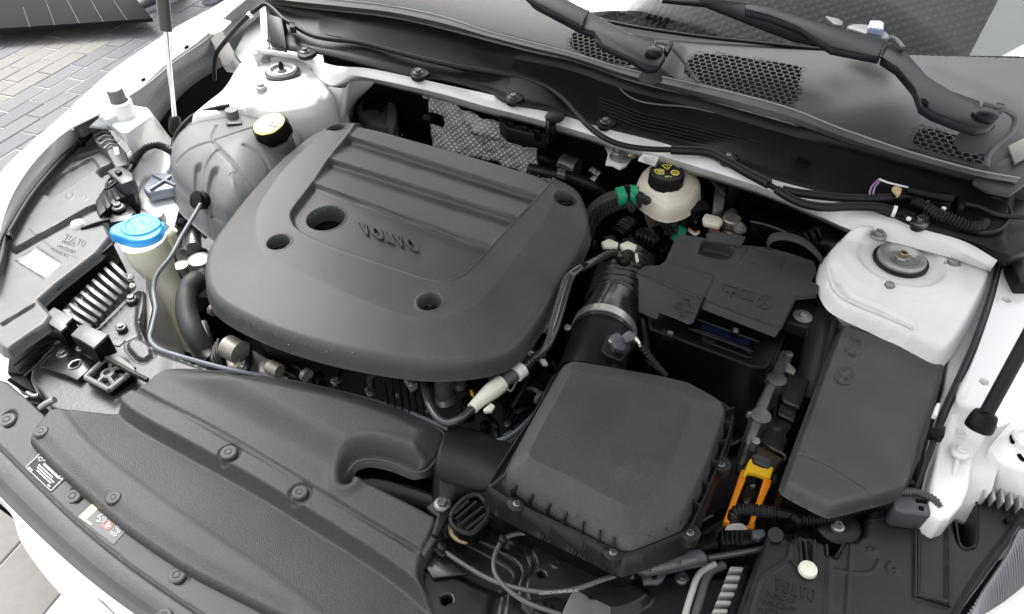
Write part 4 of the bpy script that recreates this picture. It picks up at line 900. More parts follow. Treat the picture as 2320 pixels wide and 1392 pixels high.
# horn-shaped black piece, connectors and ribbed ballast
prism('rubber_bung', [(162, 288), (170, 272), (186, 262), (205, 262), (214, 256), (225, 262), (222, 275), (200, 278), (180, 292)], LZ+.04, .02, mat('rubber_bung', (.10, .10, .10), .5, var=.2), t, .003, 1)
pb = prism('ballast_case', [(205, 290), (240, 285), (262, 318), (285, 345), (290, 372), (262, 380), (240, 340), (215, 320)], LZ+.02, .05, GREYP, t, .002)
for k in range(5): tube('case_ridge', [(208+7*k, 298+10*k, LZ+.023), (226+6*k, 289+9.5*k, LZ+.025), (244+6*k, 292+9.5*k, LZ+.023)], .0022, GREYP, pb, seg=6)
prism('case_label', [(256, 334), (268, 331), (271, 349), (261, 352)], LZ+.0215, .002, LABEL, pb, 0)
prism('plug', [(242, 388), (270, 374), (300, 392), (302, 408), (275, 418), (262, 405)], LZ+.028, .03, mat('dark_connector', (.05, .05, .052), .45, var=.2), t, .002)
prism('plug_latch', [(258, 388), (268, 384), (276, 388), (266, 394)], LZ+.033, .006, DARK, t, .001)
prism('ribbed_socket', [(240, 418), (262, 405), (300, 412), (302, 440), (268, 452), (225, 490), (218, 478), (216, 455)], LZ+.005, .04, DARK, t, .002)
for k in range(5): tube('socket_rib', [(228+12*k, 440-4*k, LZ+.010), (240+12*k, 472-8*k, LZ+.008)], .0016, DARKM, t, seg=6)
tube('frame_loop', [(240, 430, LZ+.02), (243, 412, LZ+.02), (258, 402, LZ+.02), (266, 412, LZ+.02), (245, 428, LZ+.018)], .0022, DARKM, t, seg=6, sub=2)
bolt(268, 470, LZ+.0, 15, bpy.data.materials['dark_zinc'], t)
bolt(285, 490, LZ-.01, 10, bpy.data.materials['dark_zinc'], t)
prism('mount_plate', [(232, 478), (262, 455), (288, 458), (306, 478), (296, 498), (250, 505)], LZ-.006, .008, BLKMET, t, .002)

# corrugated loom between lamp plug and sensor
t = thing('wiring_loom', 'short black corrugated wiring loom looping from the lamp plug to the tank sensor', 'cable', 330, 340, -.05)
tube('corrugated_sleeve', [(302, 372, -.05), (315, 350, -.045), (335, 334, -.04), (360, 330, -.04), (382, 340, -.04), (394, 350, -.045)], .0056, RUBBER, t, seg=12, corr=(.0042, .0010))
tube('smooth_sleeve', [(392, 348, -.045), (394, 320, -.035), (410, 290, -.02), (440, 262, -.008), (480, 248, .0), (518, 242, .004)], .0042, RUBBER, t, seg=10)
tube('ridged_end', [(492, 246, .002), (508, 243, .004), (521, 241, .004)], .0048, RUBBER, t, seg=10, corr=(.004, .0008))
tube('taped_end', [(308, 366, -.05), (296, 385, -.055), (288, 398, -.055)], .0050, DARK, t, seg=10)
for k in range(4): tube('thin_wire', [(296+2*k, 380, -.055), (290+3*k, 392, -.055), (282+3*k, 400, -.055)], .0012, DARK, t, seg=5)
for q in (([(520, 242, .004), (530, 246, .004), (526, 256, .002)]), ([(520, 243, .004), (512, 250, .004), (520, 258, .002)])): tube('thin_wire', q, .001, DARK, t, seg=5)
tube('split_joint', [(378, 336, -.04), (396, 345, -.043), (406, 358, -.05)], .0066, RUBBER, t, seg=10)

# tall hose from left wing to cowl
t = thing('hood_washer_hose', 'dark hose with pale clip rising behind the left wing and running along the scuttle wall', 'hose', 500, 100, .03)
tube('hose', [(486, 180, -.10), (486, 150, -.06), (492, 120, -.02), (512, 92, .02), (548, 50, .05), (580, 22, .068), (600, 10, .075), (620, 22, .072), (640, 42, .066), (662, 56, .060), (700, 78, .052), (740, 88, .050), (820, 98, .050), (920, 124, .049), (1020, 148, .048), (1100, 162, .048), (1180, 176, .047), (1240, 198, .046), (1280, 228, .045), (1310, 262, .044), (1350, 300, .043), (1400, 326, .042), (1470, 338, .042), (1580, 342, .042), (1640, 362, .042), (1690, 385, .042), (1745, 412, .042)], .0045, RUBBER, t, seg=12)
tube('pale_clip', [(562, 38, .058), (569, 32, .061)], .0062, LABEL, t, seg=12, sub=1)
prism('hose_clip', [(654, 48), (666, 50), (670, 62), (656, 62)], .068, .012, DARK, t, .001)

# ================================================================== LEFT ECU (finned box) and brackets
FZ = -.115
t = thing('finned_control_unit', 'grey cast metal control unit with cooling fins in the cavity behind the left headlight', 'control unit', 225, 660, FZ)
solid([P(140, 700, FZ), P(252, 588, FZ), P(300, 640, FZ-.01), P(200, 745, FZ-.01)], [P(140, 700, FZ-.04), P(252, 588, FZ-.04), P(310, 655, FZ-.04), P(205, 760, FZ-.04)], 'case', mat('cast_grey', (.13, .13, .13), .45, metal=.5, grain=.5, gscale=400, var=.3, vscale=60, wear=.3, wcol=(.35, .35, .34)), t, .003)
CG = bpy.data.materials['cast_grey']
for k in range(9):
    u = k/8.0; a = np.array([143, 702])*(1-u)+np.array([248, 592])*u; b = np.array([206, 742])*(1-u)+np.array([300, 640])*u
    m_ = a*.72+b*.28
    T = [P(a[0]-3, a[1]+2, FZ+.010), P(a[0]+4, a[1]-3, FZ+.010), P(m_[0]+4, m_[1]-2, FZ+.012), P(b[0]+4, b[1]-4, FZ-.004), P(b[0]-3, b[1]+3, FZ-.004), P(m_[0]-3, m_[1]+3, FZ+.012)]
    solid(T, [q-np.array([0, 0, .012]) for q in T], 'fin', CG, t, .0012)
for q in ((152, 708), (228, 600), (300, 648), (296, 628)): bolt(*q, FZ+.006, 8, STEEL, t)
# pieces between: dark cavity wall, black mounting plate
t = thing('front_crossmember', 'dusty dark metal front panel with bolts, relays and slotted bracket at the left', 'panel', 250, 820, -.13)
MP = [(180, 740), (210, 755), (270, 700), (310, 655), (330, 662), (330, 700), (318, 735), (325, 765), (345, 790), (400, 812), (470, 838), (520, 860), (420, 930), (330, 960), (240, 975), (180, 960), (120, 930), (95, 890), (60, 850), (110, 790)]
def f_mp(H):
    z = -.0
    d = H.sd([(283, 782), (314, 766), (350, 802), (320, 824)], 1); z = .004*ss(-d, -.004, .003)-.0025*np.exp(-((d-.002)/.003)**2)
    z = z+.005*ss(-H.sd([(325, 655), (312, 700), (310, 740), (330, 790), (400, 815), (500, 850), (520, 860), (560, 850), (400, 780), (350, 760), (345, 700), (350, 650)], 2), -.004, .004)
    z = z-.006*ss(-H.sd([(120, 800), (170, 770), (235, 830), (180, 870)], 1), -.006, .004)
    return z
heightfield('dusty_plate', MP, -.1345, f_mp, mat('dusty_plate', (.04, .0395, .038), .42, var=.5, vscale=18, wear=.5, wcol=(.15, .147, .14), grain=.5, gscale=200), t, res=.0016, wall=.04, ww=.004, er=.003, sm=1)
DZ = bpy.data.materials['dark_zinc']
for q, r in (((298, 678), 13), ((275, 742), 13)): bolt(*q, -.129, r, DZ, t)
for q, pts in ((0, [(93, 722), (122, 697), (166, 720), (150, 735), (152, 740), (137, 752)]), (1, [(160, 760), (182, 737), (198, 736), (206, 742), (246, 758), (212, 790), (180, 770)])):
    r_ = prism('relay', pts, -.085, .035, DARK, t, .001)
    prism('relay_lid', [(x, y-1) for x, y in pts], -.083, .004, mat('dusty_relay', (.08, .08, .078), .4, var=.3, vscale=60, grain=.4) if q == 0 else bpy.data.materials['dusty_relay'], r_, .0008)
prism('relay_bracket', [(110, 750), (120, 740), (240, 810), (290, 820), (280, 835), (200, 810)], -.118, .004, BLKMET, t, .001)
prism('plate_tab', [(250, 765), (285, 770), (270, 785), (235, 780)], -.110, .003, GREYP, t, .001)
for q in ((118, 752), (182, 790)): bolt(*q, -.113, 10, DZ, t)
prism('lower_bracket', [(90, 830), (120, 795), (190, 805), (220, 820), (175, 862), (150, 850)], -.124, .006, BLKMET, t, .001)
bolt(143, 803, -.124, 14, DZ, t)
tube('bracket_slot', [(155, 830, -.123), (165, 820, -.123), (182, 816, -.123), (178, 830, -.123), (160, 836, -.123), (155, 830, -.123)], .0012, STEEL, t, seg=6)
prism('slot_hole', [(158, 828), (178, 817), (184, 822), (164, 835)], -.1232, .003, BAYDARK, t, 0)
# rectangular slotted buffer
bz = -.116
fr_ = [(192, 856), (240, 812), (305, 838), (302, 850), (248, 886), (242, 884)]
bf = prism('buffer_base', fr_, bz-.006, .012, DARK, t, .001)
for a, b in zip([(194, 855), (240, 813), (304, 838), (248, 884)], [(240, 813), (304, 838), (248, 884), (194, 855)]): tube('buffer_rim', [(a[0], a[1], bz), (b[0], b[1], bz)], .0038, mat('worn_grey_plastic', (.15, .15, .145), .5, var=.3, vscale=50) if 'worn_grey_plastic' not in bpy.data.materials else bpy.data.materials['worn_grey_plastic'], bf, seg=8, sub=1)
WG = bpy.data.materials['worn_grey_plastic']
c = P(243, 845, bz); lathe('buffer_boss', c, [(.010, -.006), (.009, 0), (.005, .001), (.0045, -.004)], WG, bf)
for a, b in (((222, 866), (236, 852)), ((252, 838), (276, 832)), ((246, 854), (258, 872)), ((250, 838), (252, 822))): tube('buffer_rib', [(a[0], a[1], bz-.001), (b[0], b[1], bz-.001)], .0028, WG, bf, seg=6, sub=1)
prism('wedge_lever', [(240, 808), (262, 800), (300, 828), (308, 842), (296, 840)], bz+.008, .008, WG, t, .001)
tube('latch_cable', [(242, 812, bz+.012), (270, 828, bz+.014), (300, 845, bz+.012), (334, 862, bz+.008)], .0035, DARKM, t, seg=8)
for k in range(3):
    q = [(100, 905), (152, 880), (118, 918)][k]; bolt(*q, -.16, 9, DZ, t)
tube('lamp_loom', [(20, 860, -.13), (50, 880, -.14), (80, 895, -.15), (110, 915, -.15), (60, 905, -.16)], .003, RUBBER, t, seg=6)
tube('silver_tie', [(62, 890, -.14), (75, 898, -.14), (88, 896, -.14)], .0035, STEEL, t, seg=8)
tube('bright_rod', [(92, 925, -.13), (105, 915, -.125), (124, 906, -.12)], .0045, STEEL, t, seg=10, sub=2)
prism('cavity_wall', [(80, 677), (252, 544), (257, 553), (90, 688)], LZ-.008, .035, DARK, t, .001)
prism('cavity_step', [(83, 676), (252, 545), (280, 600), (240, 600), (140, 700), (100, 712)], -.165, .02, DARK, t, .002)
prism('black_wall', [(20, 790), (110, 720), (150, 770), (60, 850), (15, 845)], -.14, .05, DARK, t, .003)
for k in range(3): tube('panel_ridge', [(30+12*k, 830+12*k, -.118), (90+12*k, 785+8*k, -.118), (130+10*k, 770+8*k, -.118)], .0012, DARKM, t, seg=6)

# ================================================================== FRONT COVER
PZ = (-.112, -.0, .0)
t = thing('front_trim_cover', 'wide grained grey trim cover over the radiator with a dark trough and round clips', 'trim cover', 500, 1100, -.11)
FO = [(100, 940), (112, 926), (145, 921), (238, 916), (258, 910), (280, 892), (298, 880), (318, 880), (335, 868), (358, 848), (383, 838), (430, 837), (560, 846), (700, 872), (800, 895), (900, 926), (985, 965), (1003, 978), (1005, 992), (994, 1030), (975, 1058), (955, 1070), (935, 1071), (890, 1052), (840, 1042), (815, 1044), (795, 1056), (786, 1072), (782, 1090), (805, 1083), (820, 1090), (985, 1172), (988, 1185), (975, 1215), (955, 1250), (945, 1300), (960, 1340), (990, 1400), (1000, 1440), (720, 1440), (640, 1392), (600, 1375), (520, 1335), (430, 1290), (330, 1225), (260, 1175), (180, 1105), (120, 1050), (70, 998), (62, 986), (80, 965)]
def f_fc(H):
    z = np.zeros_like(H.X)
    groove = [(300, 878), (500, 982), (700, 1100), (942, 1246)]
    g2 = [(352, 900), (500, 958), (700, 1045), (960, 1214)]
    sg = H.sl((500, 982), (942, 1246))          # >0 behind the groove line
    if True:
        pc = P(700, 950, PZ); 
    # rear duct part is higher
    s0 = H.sl((300, 878), (940, 1246)); q = P(600, 880, PZ)
    sgn = 1 if ((q[0]-P(300, 878, PZ)[0])*0+1) and True else 1
    z += .004*ss(s0, 0.0, .004)
    z += .018*ss(s0, .03, .075)*ss(-H.d, .0, .03)
    z -= .0035*np.exp(-(H.pd(groove)/.0018)**2)
    # trough
    tr = H.sd([(262, 880), (275, 922), (420, 1000), (560, 1075), (760, 1195), (900, 1285), (1010, 1380), (1040, 1480), (820, 1480), (640, 1330), (480, 1225), (330, 1120), (200, 1020), (150, 960), (120, 920), (130, 870), (255, 870)], 3)
    fr_l = H.pd([(120, 925), (200, 1020), (330, 1120), (480, 1225), (640, 1330), (820, 1480)], sub=3); re_l = np.maximum(H.sl((275, 922), (900, 1285))*0+H.pd([(262, 905), (420, 1000), (560, 1075), (760, 1195), (900, 1285), (1010, 1380)], sub=3), 0); z -= .024*fr_l/(fr_l+re_l+1e-6)*np.clip((-tr+.003)/.012, 0, 1)
    # front lip slopes to the strip
    z -= .003*ss(H.pd([(62, 986), (180, 1105), (330, 1225), (520, 1335), (640, 1392)], sub=4), .02, .002)
    # end slope near latch
    z -= .03*ss(H.sl((985, 1172), (925, 1290)), .012, -.004)*0
    # inlet cut-out bevel
    c = H.pd([(786, 1090), (786, 1065), (800, 1045), (840, 1034), (890, 1044), (935, 1062)]); z += (.004*np.exp(-((c-.014)/.007)**2)-.010*ss(-c, -.010, -.002))*ss(s0, .0, .01)
    for q, r_ in CL:
        cc = P(*q, PZ); r = np.hypot(H.X-cc[0], H.Y-cc[1]); z -= .003*ss(-r, -.0145, -.0125)
    return z
CL = [((519, 1028), 22), ((680, 1118), 22)]
fc = heightfield('cover_panel', FO, PZ, f_fc, PANEL, t, res=.0017, wall=.013, ww=.004, er=.004, sm=1, ang=0)
CLM = mat('clip_grey', (.055, .055, .055), .5, spec=.3)
for q, r_ in (((94, 980), 17), ((258, 1130), 17), ((519, 1028), 20), ((680, 1118), 20), ((372, 1392+6), 20)): bolt(*q, Z(PZ, -.0015), r_, CLM, t, 'clip', 'clip')
# small end tab
prism('end_tab', [(984, 1172), (996, 1184), (996, 1210), (960, 1262), (952, 1248), (974, 1212)], -.112, .05, PANEL, t, .002)
prism('end_flap', [(950, 1248), (990, 1200), (1000, 1215), (992, 1240), (960, 1290), (945, 1300)], -.125, .05, DARKM, t, .002)
# intake duct joining the air box
t = thing('intake_duct', 'smooth dark plastic intake duct between the trim cover and the air filter box', 'duct', 1060, 1030, -.12)
DO = [(1024, 972), (1080, 985), (1130, 1008), (1180, 1030), (1155, 1075), (1112, 1135), (1040, 1114), (988, 1094), (990, 1060), (1006, 1015)]
heightfield('duct_shell', DO, -.114, lambda H: .026*np.sqrt(np.clip(1-(H.pd([(1000, 1030), (1070, 1048), (1160, 1085)])/.044)**2, 0, 1))+0, DARKM, t, res=.0016, wall=.05, ww=.008, er=.003, sm=1, ang=0)
tube('cover_rim', [(985, 966, -.104), (1003, 979, -.104), (1005, 992, -.104), (994, 1030, -.105), (975, 1058, -.106), (955, 1070, -.107), (930, 1069, -.107), (890, 1050, -.107), (845, 1042, -.107), (810, 1047, -.108), (790, 1068, -.110)], .0016, PANEL, t, seg=8)
prism('duct_lip', [(760, 1095), (775, 1055), (800, 1030), (850, 1025), (900, 1040), (960, 1075), (1000, 1095), (1060, 1130), (1040, 1150), (960, 1115), (860, 1085), (800, 1088)], -.165, .04, DARK, t, .004, 1)

# ================================================================== GRILLE STRIP (black) with stickers
SZ = -.128
t = thing('slam_panel_trim', 'dark grey plastic strip with stickers and clips between the trim cover and the white bumper', 'trim strip', 300, 1230, SZ)
in_ = [(-60, 880), (20, 862), (30, 872), (62, 905), (98, 940), (62, 985), (118, 1050), (180, 1106), (260, 1176), (330, 1226), (430, 1291), (520, 1336), (600, 1376), (720, 1430), (840, 1480)]
inn = [(-70, 905), (-20, 930), (10, 965), (40, 1002), (85, 1048), (130, 1090), (180, 1133), (250, 1190), (320, 1240), (430, 1310), (520, 1358), (600, 1394), (720, 1450), (840, 1500)]
o1 = [(-90, 930), (-30, 985), (0, 1012), (50, 1062), (100, 1112), (150, 1160), (220, 1222), (300, 1285), (400, 1355), (500, 1420), (620, 1480), (740, 1530)]
i2 = [(-70, 840), (15, 865), (62, 905), (110, 950), (75, 985), (120, 1045), (180, 1098), (260, 1168), (330, 1218), (430, 1283), (520, 1328), (640, 1386), (760, 1436), (900, 1490)]
def f_ss(H):
    z = np.zeros_like(H.X)
    for pts in ([(0, 955), (5, 938), (30, 925), (42, 940), (32, 968), (10, 972)], [(148, 1130), (155, 1115), (172, 1097), (198, 1112), (185, 1140), (160, 1142)], [(382, 1310), (392, 1290), (408, 1273), (440, 1292), (425, 1322), (398, 1328)]):
        z -= .0045*ss(-H.sd(pts, 2), -.0005, .002)
    return z
heightfield('strip', i2+o1[::-1], SZ, f_ss, DARKM if False else mat('strip_plastic', (.055, .055, .056), .5, spec=.3, grain=.5, gscale=900, var=.1, vscale=12), t, res=.0018, wall=.03, ww=.003, er=.002, sm=0)
o2 = [(x-14, y+14) for x, y in o1]; o3 = [(x-40, y+42) for x, y in o1]
ribbon('front_lip', [(o1, SZ-.001), ([(x-5, y+5) for x, y in o1], SZ-.008), ([(x-16, y+16) for x, y in o1], SZ-.007), ([(x-34, y+36) for x, y in o1], SZ-.010), ([(x-40, y+48) for x, y in o1], SZ-.016), ([(x-38, y+76) for x, y in o1], SZ-.032)], mat('lip_rubber', (.06, .06, .06), .5, spec=.3, grain=.5, gscale=400, var=.15, vscale=12, wear=.35, wcol=(.22, .215, .21)), t, 120, .002, sub=4)
for q, r_ in (((17, 955), 20), ((166, 1128), 20), ((402, 1306), 22)): bolt(*q, SZ-.004, r_, CLM, t, 'clip', 'clip')
# black sticker
SB = [(56, 1060), (92, 1026), (148, 1086), (115, 1116)]
st = prism('black_sticker', SB, SZ+.0008, .001, mat('sticker_black', (.010, .010, .011), .5, spec=.2), t, 0)
fr = frame3((56, 1060), (115, 1116), (92, 1026), SZ+.0008)
decal('printed_border', strokes([[(.02, .05), (.98, .05), (.98, .95), (.02, .95), (.02, .05)]], .018, 1.7), fr, WPRINT, st)
for k, (a, b, v0, w_) in enumerate(((.30, .95, .66, .12), (.22, .82, .50, .07), (.24, .90, .38, .07), (.30, .86, .26, .07), (.08, .26, .10, .08), (.80, .95, .12, .08))):
    for j in range(int((b-a)/.035)):
        u = a+j*.035
        if random.random() < .85: decal_ = None
    decal('printed_line', [[(a+j*.05, v0), (a+j*.05+.04, v0), (a+j*.05+.04, v0+w_*random.uniform(.7, 1)), (a+j*.05, v0+w_)] for j in range(int((b-a)/.05))], fr, WPRINT, st)
decal('oil_can_symbol', strokes([[(.08, .70), (.08, .85), (.2, .85), (.2, .7), (.08, .7)], [(.2, .78), (.28, .9)], [(.14, .85), (.14, .92)]], .03, 1.7), fr, WPRINT, st)
decal('book_symbol', strokes([[(.88, .72), (.88, .9), (.96, .9), (.96, .72), (.88, .72)]], .03, 1.7), fr, WPRINT, st)
# warning sticker
SW = [(177, 1172), (215, 1136), (290, 1198), (257, 1234)]
fr = frame3((177, 1172), (257, 1234), (215, 1136), SZ+.0008)
st = prism('warning_sticker', SW, SZ+.0008, .001, mat('sticker_grey', (.07, .068, .07), .5), t, 0)
decal('yellow_band', [[(0.01, .03), (.18, .03), (.18, .97), (.01, .97)]], fr, PALEYEL, st)
decal('belt_symbol', ringp(.36, .48, .055, .018, 14, 1.7)+ringp(.44, .66, .04, .015, 12, 1.7)+strokes([[(.30, .50), (.36, .80), (.46, .86), (.49, .5), (.38, .32), (.30, .50)]], .02, 1.7), fr, WPRINT, st)
decal('ban_ring', ringp(.60, .50, .105, .02, 24, 1.8)+strokes([[(.53, .3), (.67, .7)]], .02, 1.7), fr, RPRINT, st)
decal('hand_symbol', [[(.56, .42), (.62, .36), (.67, .50), (.64, .68), (.58, .62)]], fr, WPRINT, st)
decal('fan_symbol', ringp(.80, .66, .04, .016, 10, 1.8)+ringp(.88, .58, .04, .016, 10, 1.8)+ringp(.80, .34, .04, .016, 10, 1.8)+ringp(.88, .36, .04, .016, 10, 1.8), fr, WPRINT, st)
decal('small_code', [[(.20+.025*j, .05), (.22+.025*j, .05), (.22+.025*j, .14), (.20+.025*j, .14)] for j in range(6)], fr, WPRINT, st)
# ================================================================== HEAT SHIELD + clutter behind the engine
t = thing('heat_shield', 'embossed silver foil heat shield standing behind the engine cover', 'heat shield', 1090, 300, -.08)
v = []; f = []; NX, NY = 46, 16
tl_, tr__, bl, br_ = P(965, 215, -.03), P(1210, 300, -.055), P(985, 335, -.13), P(1225, 400, -.13)
for j in range(NY):
    for i in range(NX):
        u, w_ = i/(NX-1), j/(NY-1); p = (tl_*(1-u)+tr__*u)*(1-w_)+(bl*(1-u)+br_*u)*w_
        p = p+np.array([0, 1, .3])*(.006*math.sin(u*7+1)*math.cos(w_*3)-.012*math.exp(-((u-.55)**2+(w_-.25)**2)/.02)+.0035*math.sin(u*31+w_*9)*math.sin(w_*17+u*5)+random.uniform(-.0012, .0012)); v.append(p)
for j in range(NY-1):
    for i in range(NX-1):
        u, w_ = i/(NX-1), j/(NY-1)
        if (u < .12 and .30 < w_ < .52): continue
        k = j*NX+i; f.append((k, k+1, k+NX+1, k+NX))
hsd = mk('foil_sheet', v, f, FOIL, t, True, 60); md = hsd.modifiers.new('s', 'SOLIDIFY'); md.thickness = .002
for q in ((967, 268), (1188, 324), (998, 226), (1090, 246)): bolt(*q, -.055, 10, DARK, t, 'hex', 'bolt', (.2, -1, .6))
t = thing('servo_housing', 'dark rounded housing with a black round opening behind the engine cover corner', 'housing', 845, 245, -.1)
prism('housing_body', [(830, 200), (870, 205), (890, 250), (895, 290), (830, 275), (805, 240)], -.09, .2, mat('soft_dark_grey', (.05, .05, .05), .6, var=.2), t, .01)
lathe('opening', P(846, 243, -.085), [(.023, -.002), (.023, .003), (.018, .003), (.016, -.002)], BAYDARK, t, axis=(.2, -.6, .8))
prism('side_panel', [(880, 212), (895, 215), (900, 260), (890, 300), (875, 280)], -.085, .1, GREYP, t, .004)
t = thing('bulkhead_bracket', 'dark stepped bracket and clips under the white flange right of the foil shield', 'bracket', 1180, 275, -.03)
prism('bracket_body', [(1130, 255), (1150, 258), (1235, 285), (1240, 305), (1200, 302), (1150, 290), (1132, 272)], -.02, .03, DARKM, t, .003)
for k in range(3): prism('block', [(1150+30*k, 262+9*k), (1168+30*k, 267+9*k), (1166+30*k, 280+9*k), (1150+30*k, 276+9*k)], -.012, .02, DARK, t, .002)
bolt(966, 216, -.02, 10, STEEL, t, 'hex', 'bolt', (.2, -1, .6))
t = thing('metal_coolant_pipe', 'dark pipe ending in a dull steel drum beside the foil shield', 'pipe', 1270, 375, -.09)
tube('pipe', [(1205, 350, -.10), (1240, 362, -.10), (1280, 374, -.10)], .010, DARKM, t, seg=14)
tubew('drum', [P(1272, 372, -.095), P(1308, 384, -.095)], .020, mat('dull_dark_steel', (.16, .155, .15), .45, metal=.6, var=.3, vscale=60), t, 20, 1)
prism('pipe_clip', [(1264, 380), (1282, 384), (1280, 396), (1262, 392)], -.075, .01, STEEL, t, .001)
t = thing('rubber_hose_joint', 'dark hose with foil tape scraps at the rear right of the engine cover', 'hose', 1330, 400, -.1)
tube('hose', [(1200, 385, -.10), (1260, 398, -.095), (1300, 405, -.095), (1350, 425, -.10), (1385, 440, -.12)], .012, RUBBER, t, seg=14)
tube('branch', [(1345, 375, -.10), (1352, 395, -.10), (1340, 415, -.10)], .010, RUBBER, t, seg=12)
for q in ((1342, 385), (1352, 392), (1345, 404)): prism('foil_scrap', [(q[0]-8, q[1]), (q[0], q[1]-7), (q[0]+9, q[1]-2), (q[0]+3, q[1]+6)], -.082, .002, FOIL, t, .0005)
for k in range(4): tube('copper_wire', [(1236+3*k, 352+8*k, -.09), (1262, 362+8*k, -.085), (1300, 380+7*k, -.088)], .0014, DARK, t, seg=5)

# ================================================================== BRAKE FLUID RESERVOIR
t = thing('brake_fluid_reservoir', 'cream brake fluid reservoir with black ribbed cap printed in yellow', 'reservoir', 1517, 420, -.02)
RZ = -.026
RO = [(1444, 410), (1455, 385), (1475, 370), (1500, 360), (1540, 362), (1565, 378), (1582, 396), (1589, 412), (1587, 425), (1570, 450), (1545, 464), (1515, 470), (1490, 462), (1466, 446), (1447, 432)]
heightfield('reservoir_body', RO, RZ, lambda H: .012*ss(-H.d, .0, .022)-.0012*np.exp(-((H.d+.008)/.0012)**2), BEIGE, t, res=.0012, wall=.020, ww=.005, er=.008, sm=2, ang=0)
cc_ = P(1512, 389, RZ+.032)-np.array([0, 0, .022]); RC_ = .0270
cap = lathe('screw_cap', cc_, [(RC_, 0), (RC_*1.01, .018), (RC_*.97, .021), (RC_*.93, .0218)], DARKM, t, seg=120, ang=30, sq=lambda a: 1+.03*(1 if (a*14/(2*math.pi)) % 1 < .22 else 0))
def capfr():
    ctr = cc_+[0, 0, .0219]; u = cR.copy(); n = cF.copy(); r = RC_*.92
    return (ctr-u*r-n*r, u*2*r, n*2*r)
fr = capfr()
decal('warning_triangle', strokes([[(.40, .90), (.68, .87), (.55, .64), (.50, .64), (.38, .88), (.40, .90)]], .032)+[[(.525, .82), (.555, .82), (.545, .73), (.53, .73)], [(.525, .71), (.545, .71), (.545, .69), (.525, .69)]], fr, YELP, cap)
decal('manual_symbol', strokes([[(.10, .60), (.27, .64), (.40, .58), (.36, .36), (.20, .36), (.14, .42), (.10, .60)], [(.27, .64), (.26, .40)], [(.18, .55), (.34, .55)], [(.20, .47), (.34, .47)]], .03), fr, YELP, cap)
decal('octagon_symbol', [[(.73+.14*math.cos(math.pi/8+k*math.pi/4), .43+.16*math.sin(math.pi/8+k*math.pi/4)) for k in range(8)]], fr, YELP, cap)
decal('octagon_ring', ringp(.73, .43, .09, .014, 22)+ringp(.73, .43, .055, .01, 18), fr, DARK, cap, lift=.0010)
word('cap_print', 'DOT 4', frame3((0, 0), (1, 0), (0, 1), 0) if False else (fr[0]+fr[1]*.38+fr[2]*.17, fr[1]*.2, fr[2]*.07), PALEYEL, cap)
word('cap_print', 'DOT 4', (fr[0]+fr[1]*.80+fr[2]*.78, fr[1]*.11+fr[2]*-.10, (fr[1]*.1+fr[2]*.1)*.55), WPRINT, cap)
word('cap_print', 'DOT 4', (fr[0]+fr[1]*.16+fr[2]*.80, fr[1]*.11+fr[2]*.10, (-fr[1]*.1+fr[2]*.1)*.55), WPRINT, cap)
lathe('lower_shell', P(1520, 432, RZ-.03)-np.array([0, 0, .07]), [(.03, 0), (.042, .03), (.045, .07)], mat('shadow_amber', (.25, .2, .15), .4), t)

# earth stud + cable with paper tag
t = thing('earth_stud', 'zinc earth stud and hex nut with cable eyelet on a white bracket', 'stud', 1395, 355, -.01)
prism('bracket_plate', [(1366, 318), (1378, 326), (1424, 340), (1430, 360), (1418, 374), (1404, 380), (1388, 372), (1372, 370), (1378, 346)], -.02, .006, WHITE, t, .0015)
cs = P(1399, 357, -.018)
lathe('washer', cs, [(.0135, 0), (.0135, .002), (.012, .003)], STEEL, t); lathe('hex_nut', cs, [(.0105, .003), (.0105, .010), (.009, .0115)], STEEL, t, seg=6)
tubew('threaded_stud', [cs+[0, 0, .01], cs+[-.002, 0, .02], cs+[-.004, .002, .028]], .0045, STEEL, t, 12, 8, corr=(.0022, .0006))
prism('eyelet', [(1400, 350), (1424, 343), (1440, 343), (1444, 356), (1425, 362), (1404, 368)], -.0145, .002, STEEL, t, .0005)
tube('crimp', [(1422, 352, -.012), (1440, 349, -.010), (1452, 347, -.010)], .006, mat('tinned_brass', (.45, .40, .32), .35, metal=.9), t, seg=10, sub=1)
t = thing('battery_earth_cable', 'thick black cable running from the earth stud and bending down beside the reservoir', 'cable', 1600, 370, 0)
tube('cable', [(1448, 348, -.006), (1475, 346, -.002), (1530, 350, .004), (1580, 362, .010), (1625, 380, .012), (1650, 392, .010), (1662, 410, -.005), (1660, 440, -.04), (1648, 475, -.08), (1640, 490, -.10)], .0078, RUBBER, t, seg=14)
tube('cable_tie', [(1640, 384, .012), (1652, 392, .009)], .0092, DARK, t, seg=14, sub=1)
t = thing('cable_tag', 'crumpled white paper tag with bar print hanging on the cable above the reservoir cap', 'tag', 1475, 360, .01)
vv = [P(1460, 336, .006), P(1499, 337, .012), P(1498, 348, .018), P(1458, 349, .012), P(1490, 364, .014), P(1483, 378, .010), P(1445, 365, .004), P(1449, 358, .006)]
tg_ = mk('paper', vv, [(0, 1, 2, 3), (3, 2, 4, 7), (7, 4, 5, 6)], LABEL, t, False); md = tg_.modifiers.new('s', 'SOLIDIFY'); md.thickness = .0006
TP = mat('tag_print', (.2, .2, .2), .7)
for k in range(4): 
    decal('printed_line', [[(.12+.07*j, 0), (.12+.07*j+.04, 0), (.12+.07*j+.04, .5), (.12+.07*j, .5)] for j in range(11)], (P(1450+2*k, 357+3*k, .0066)+np.array([0, 0, .0015]), P(1488-1*k, 363+4*k, .0142)-P(1450, 358, .006), np.array([0, -.002, 0])), TP, tg_, lift=.0002, depth=.0004)
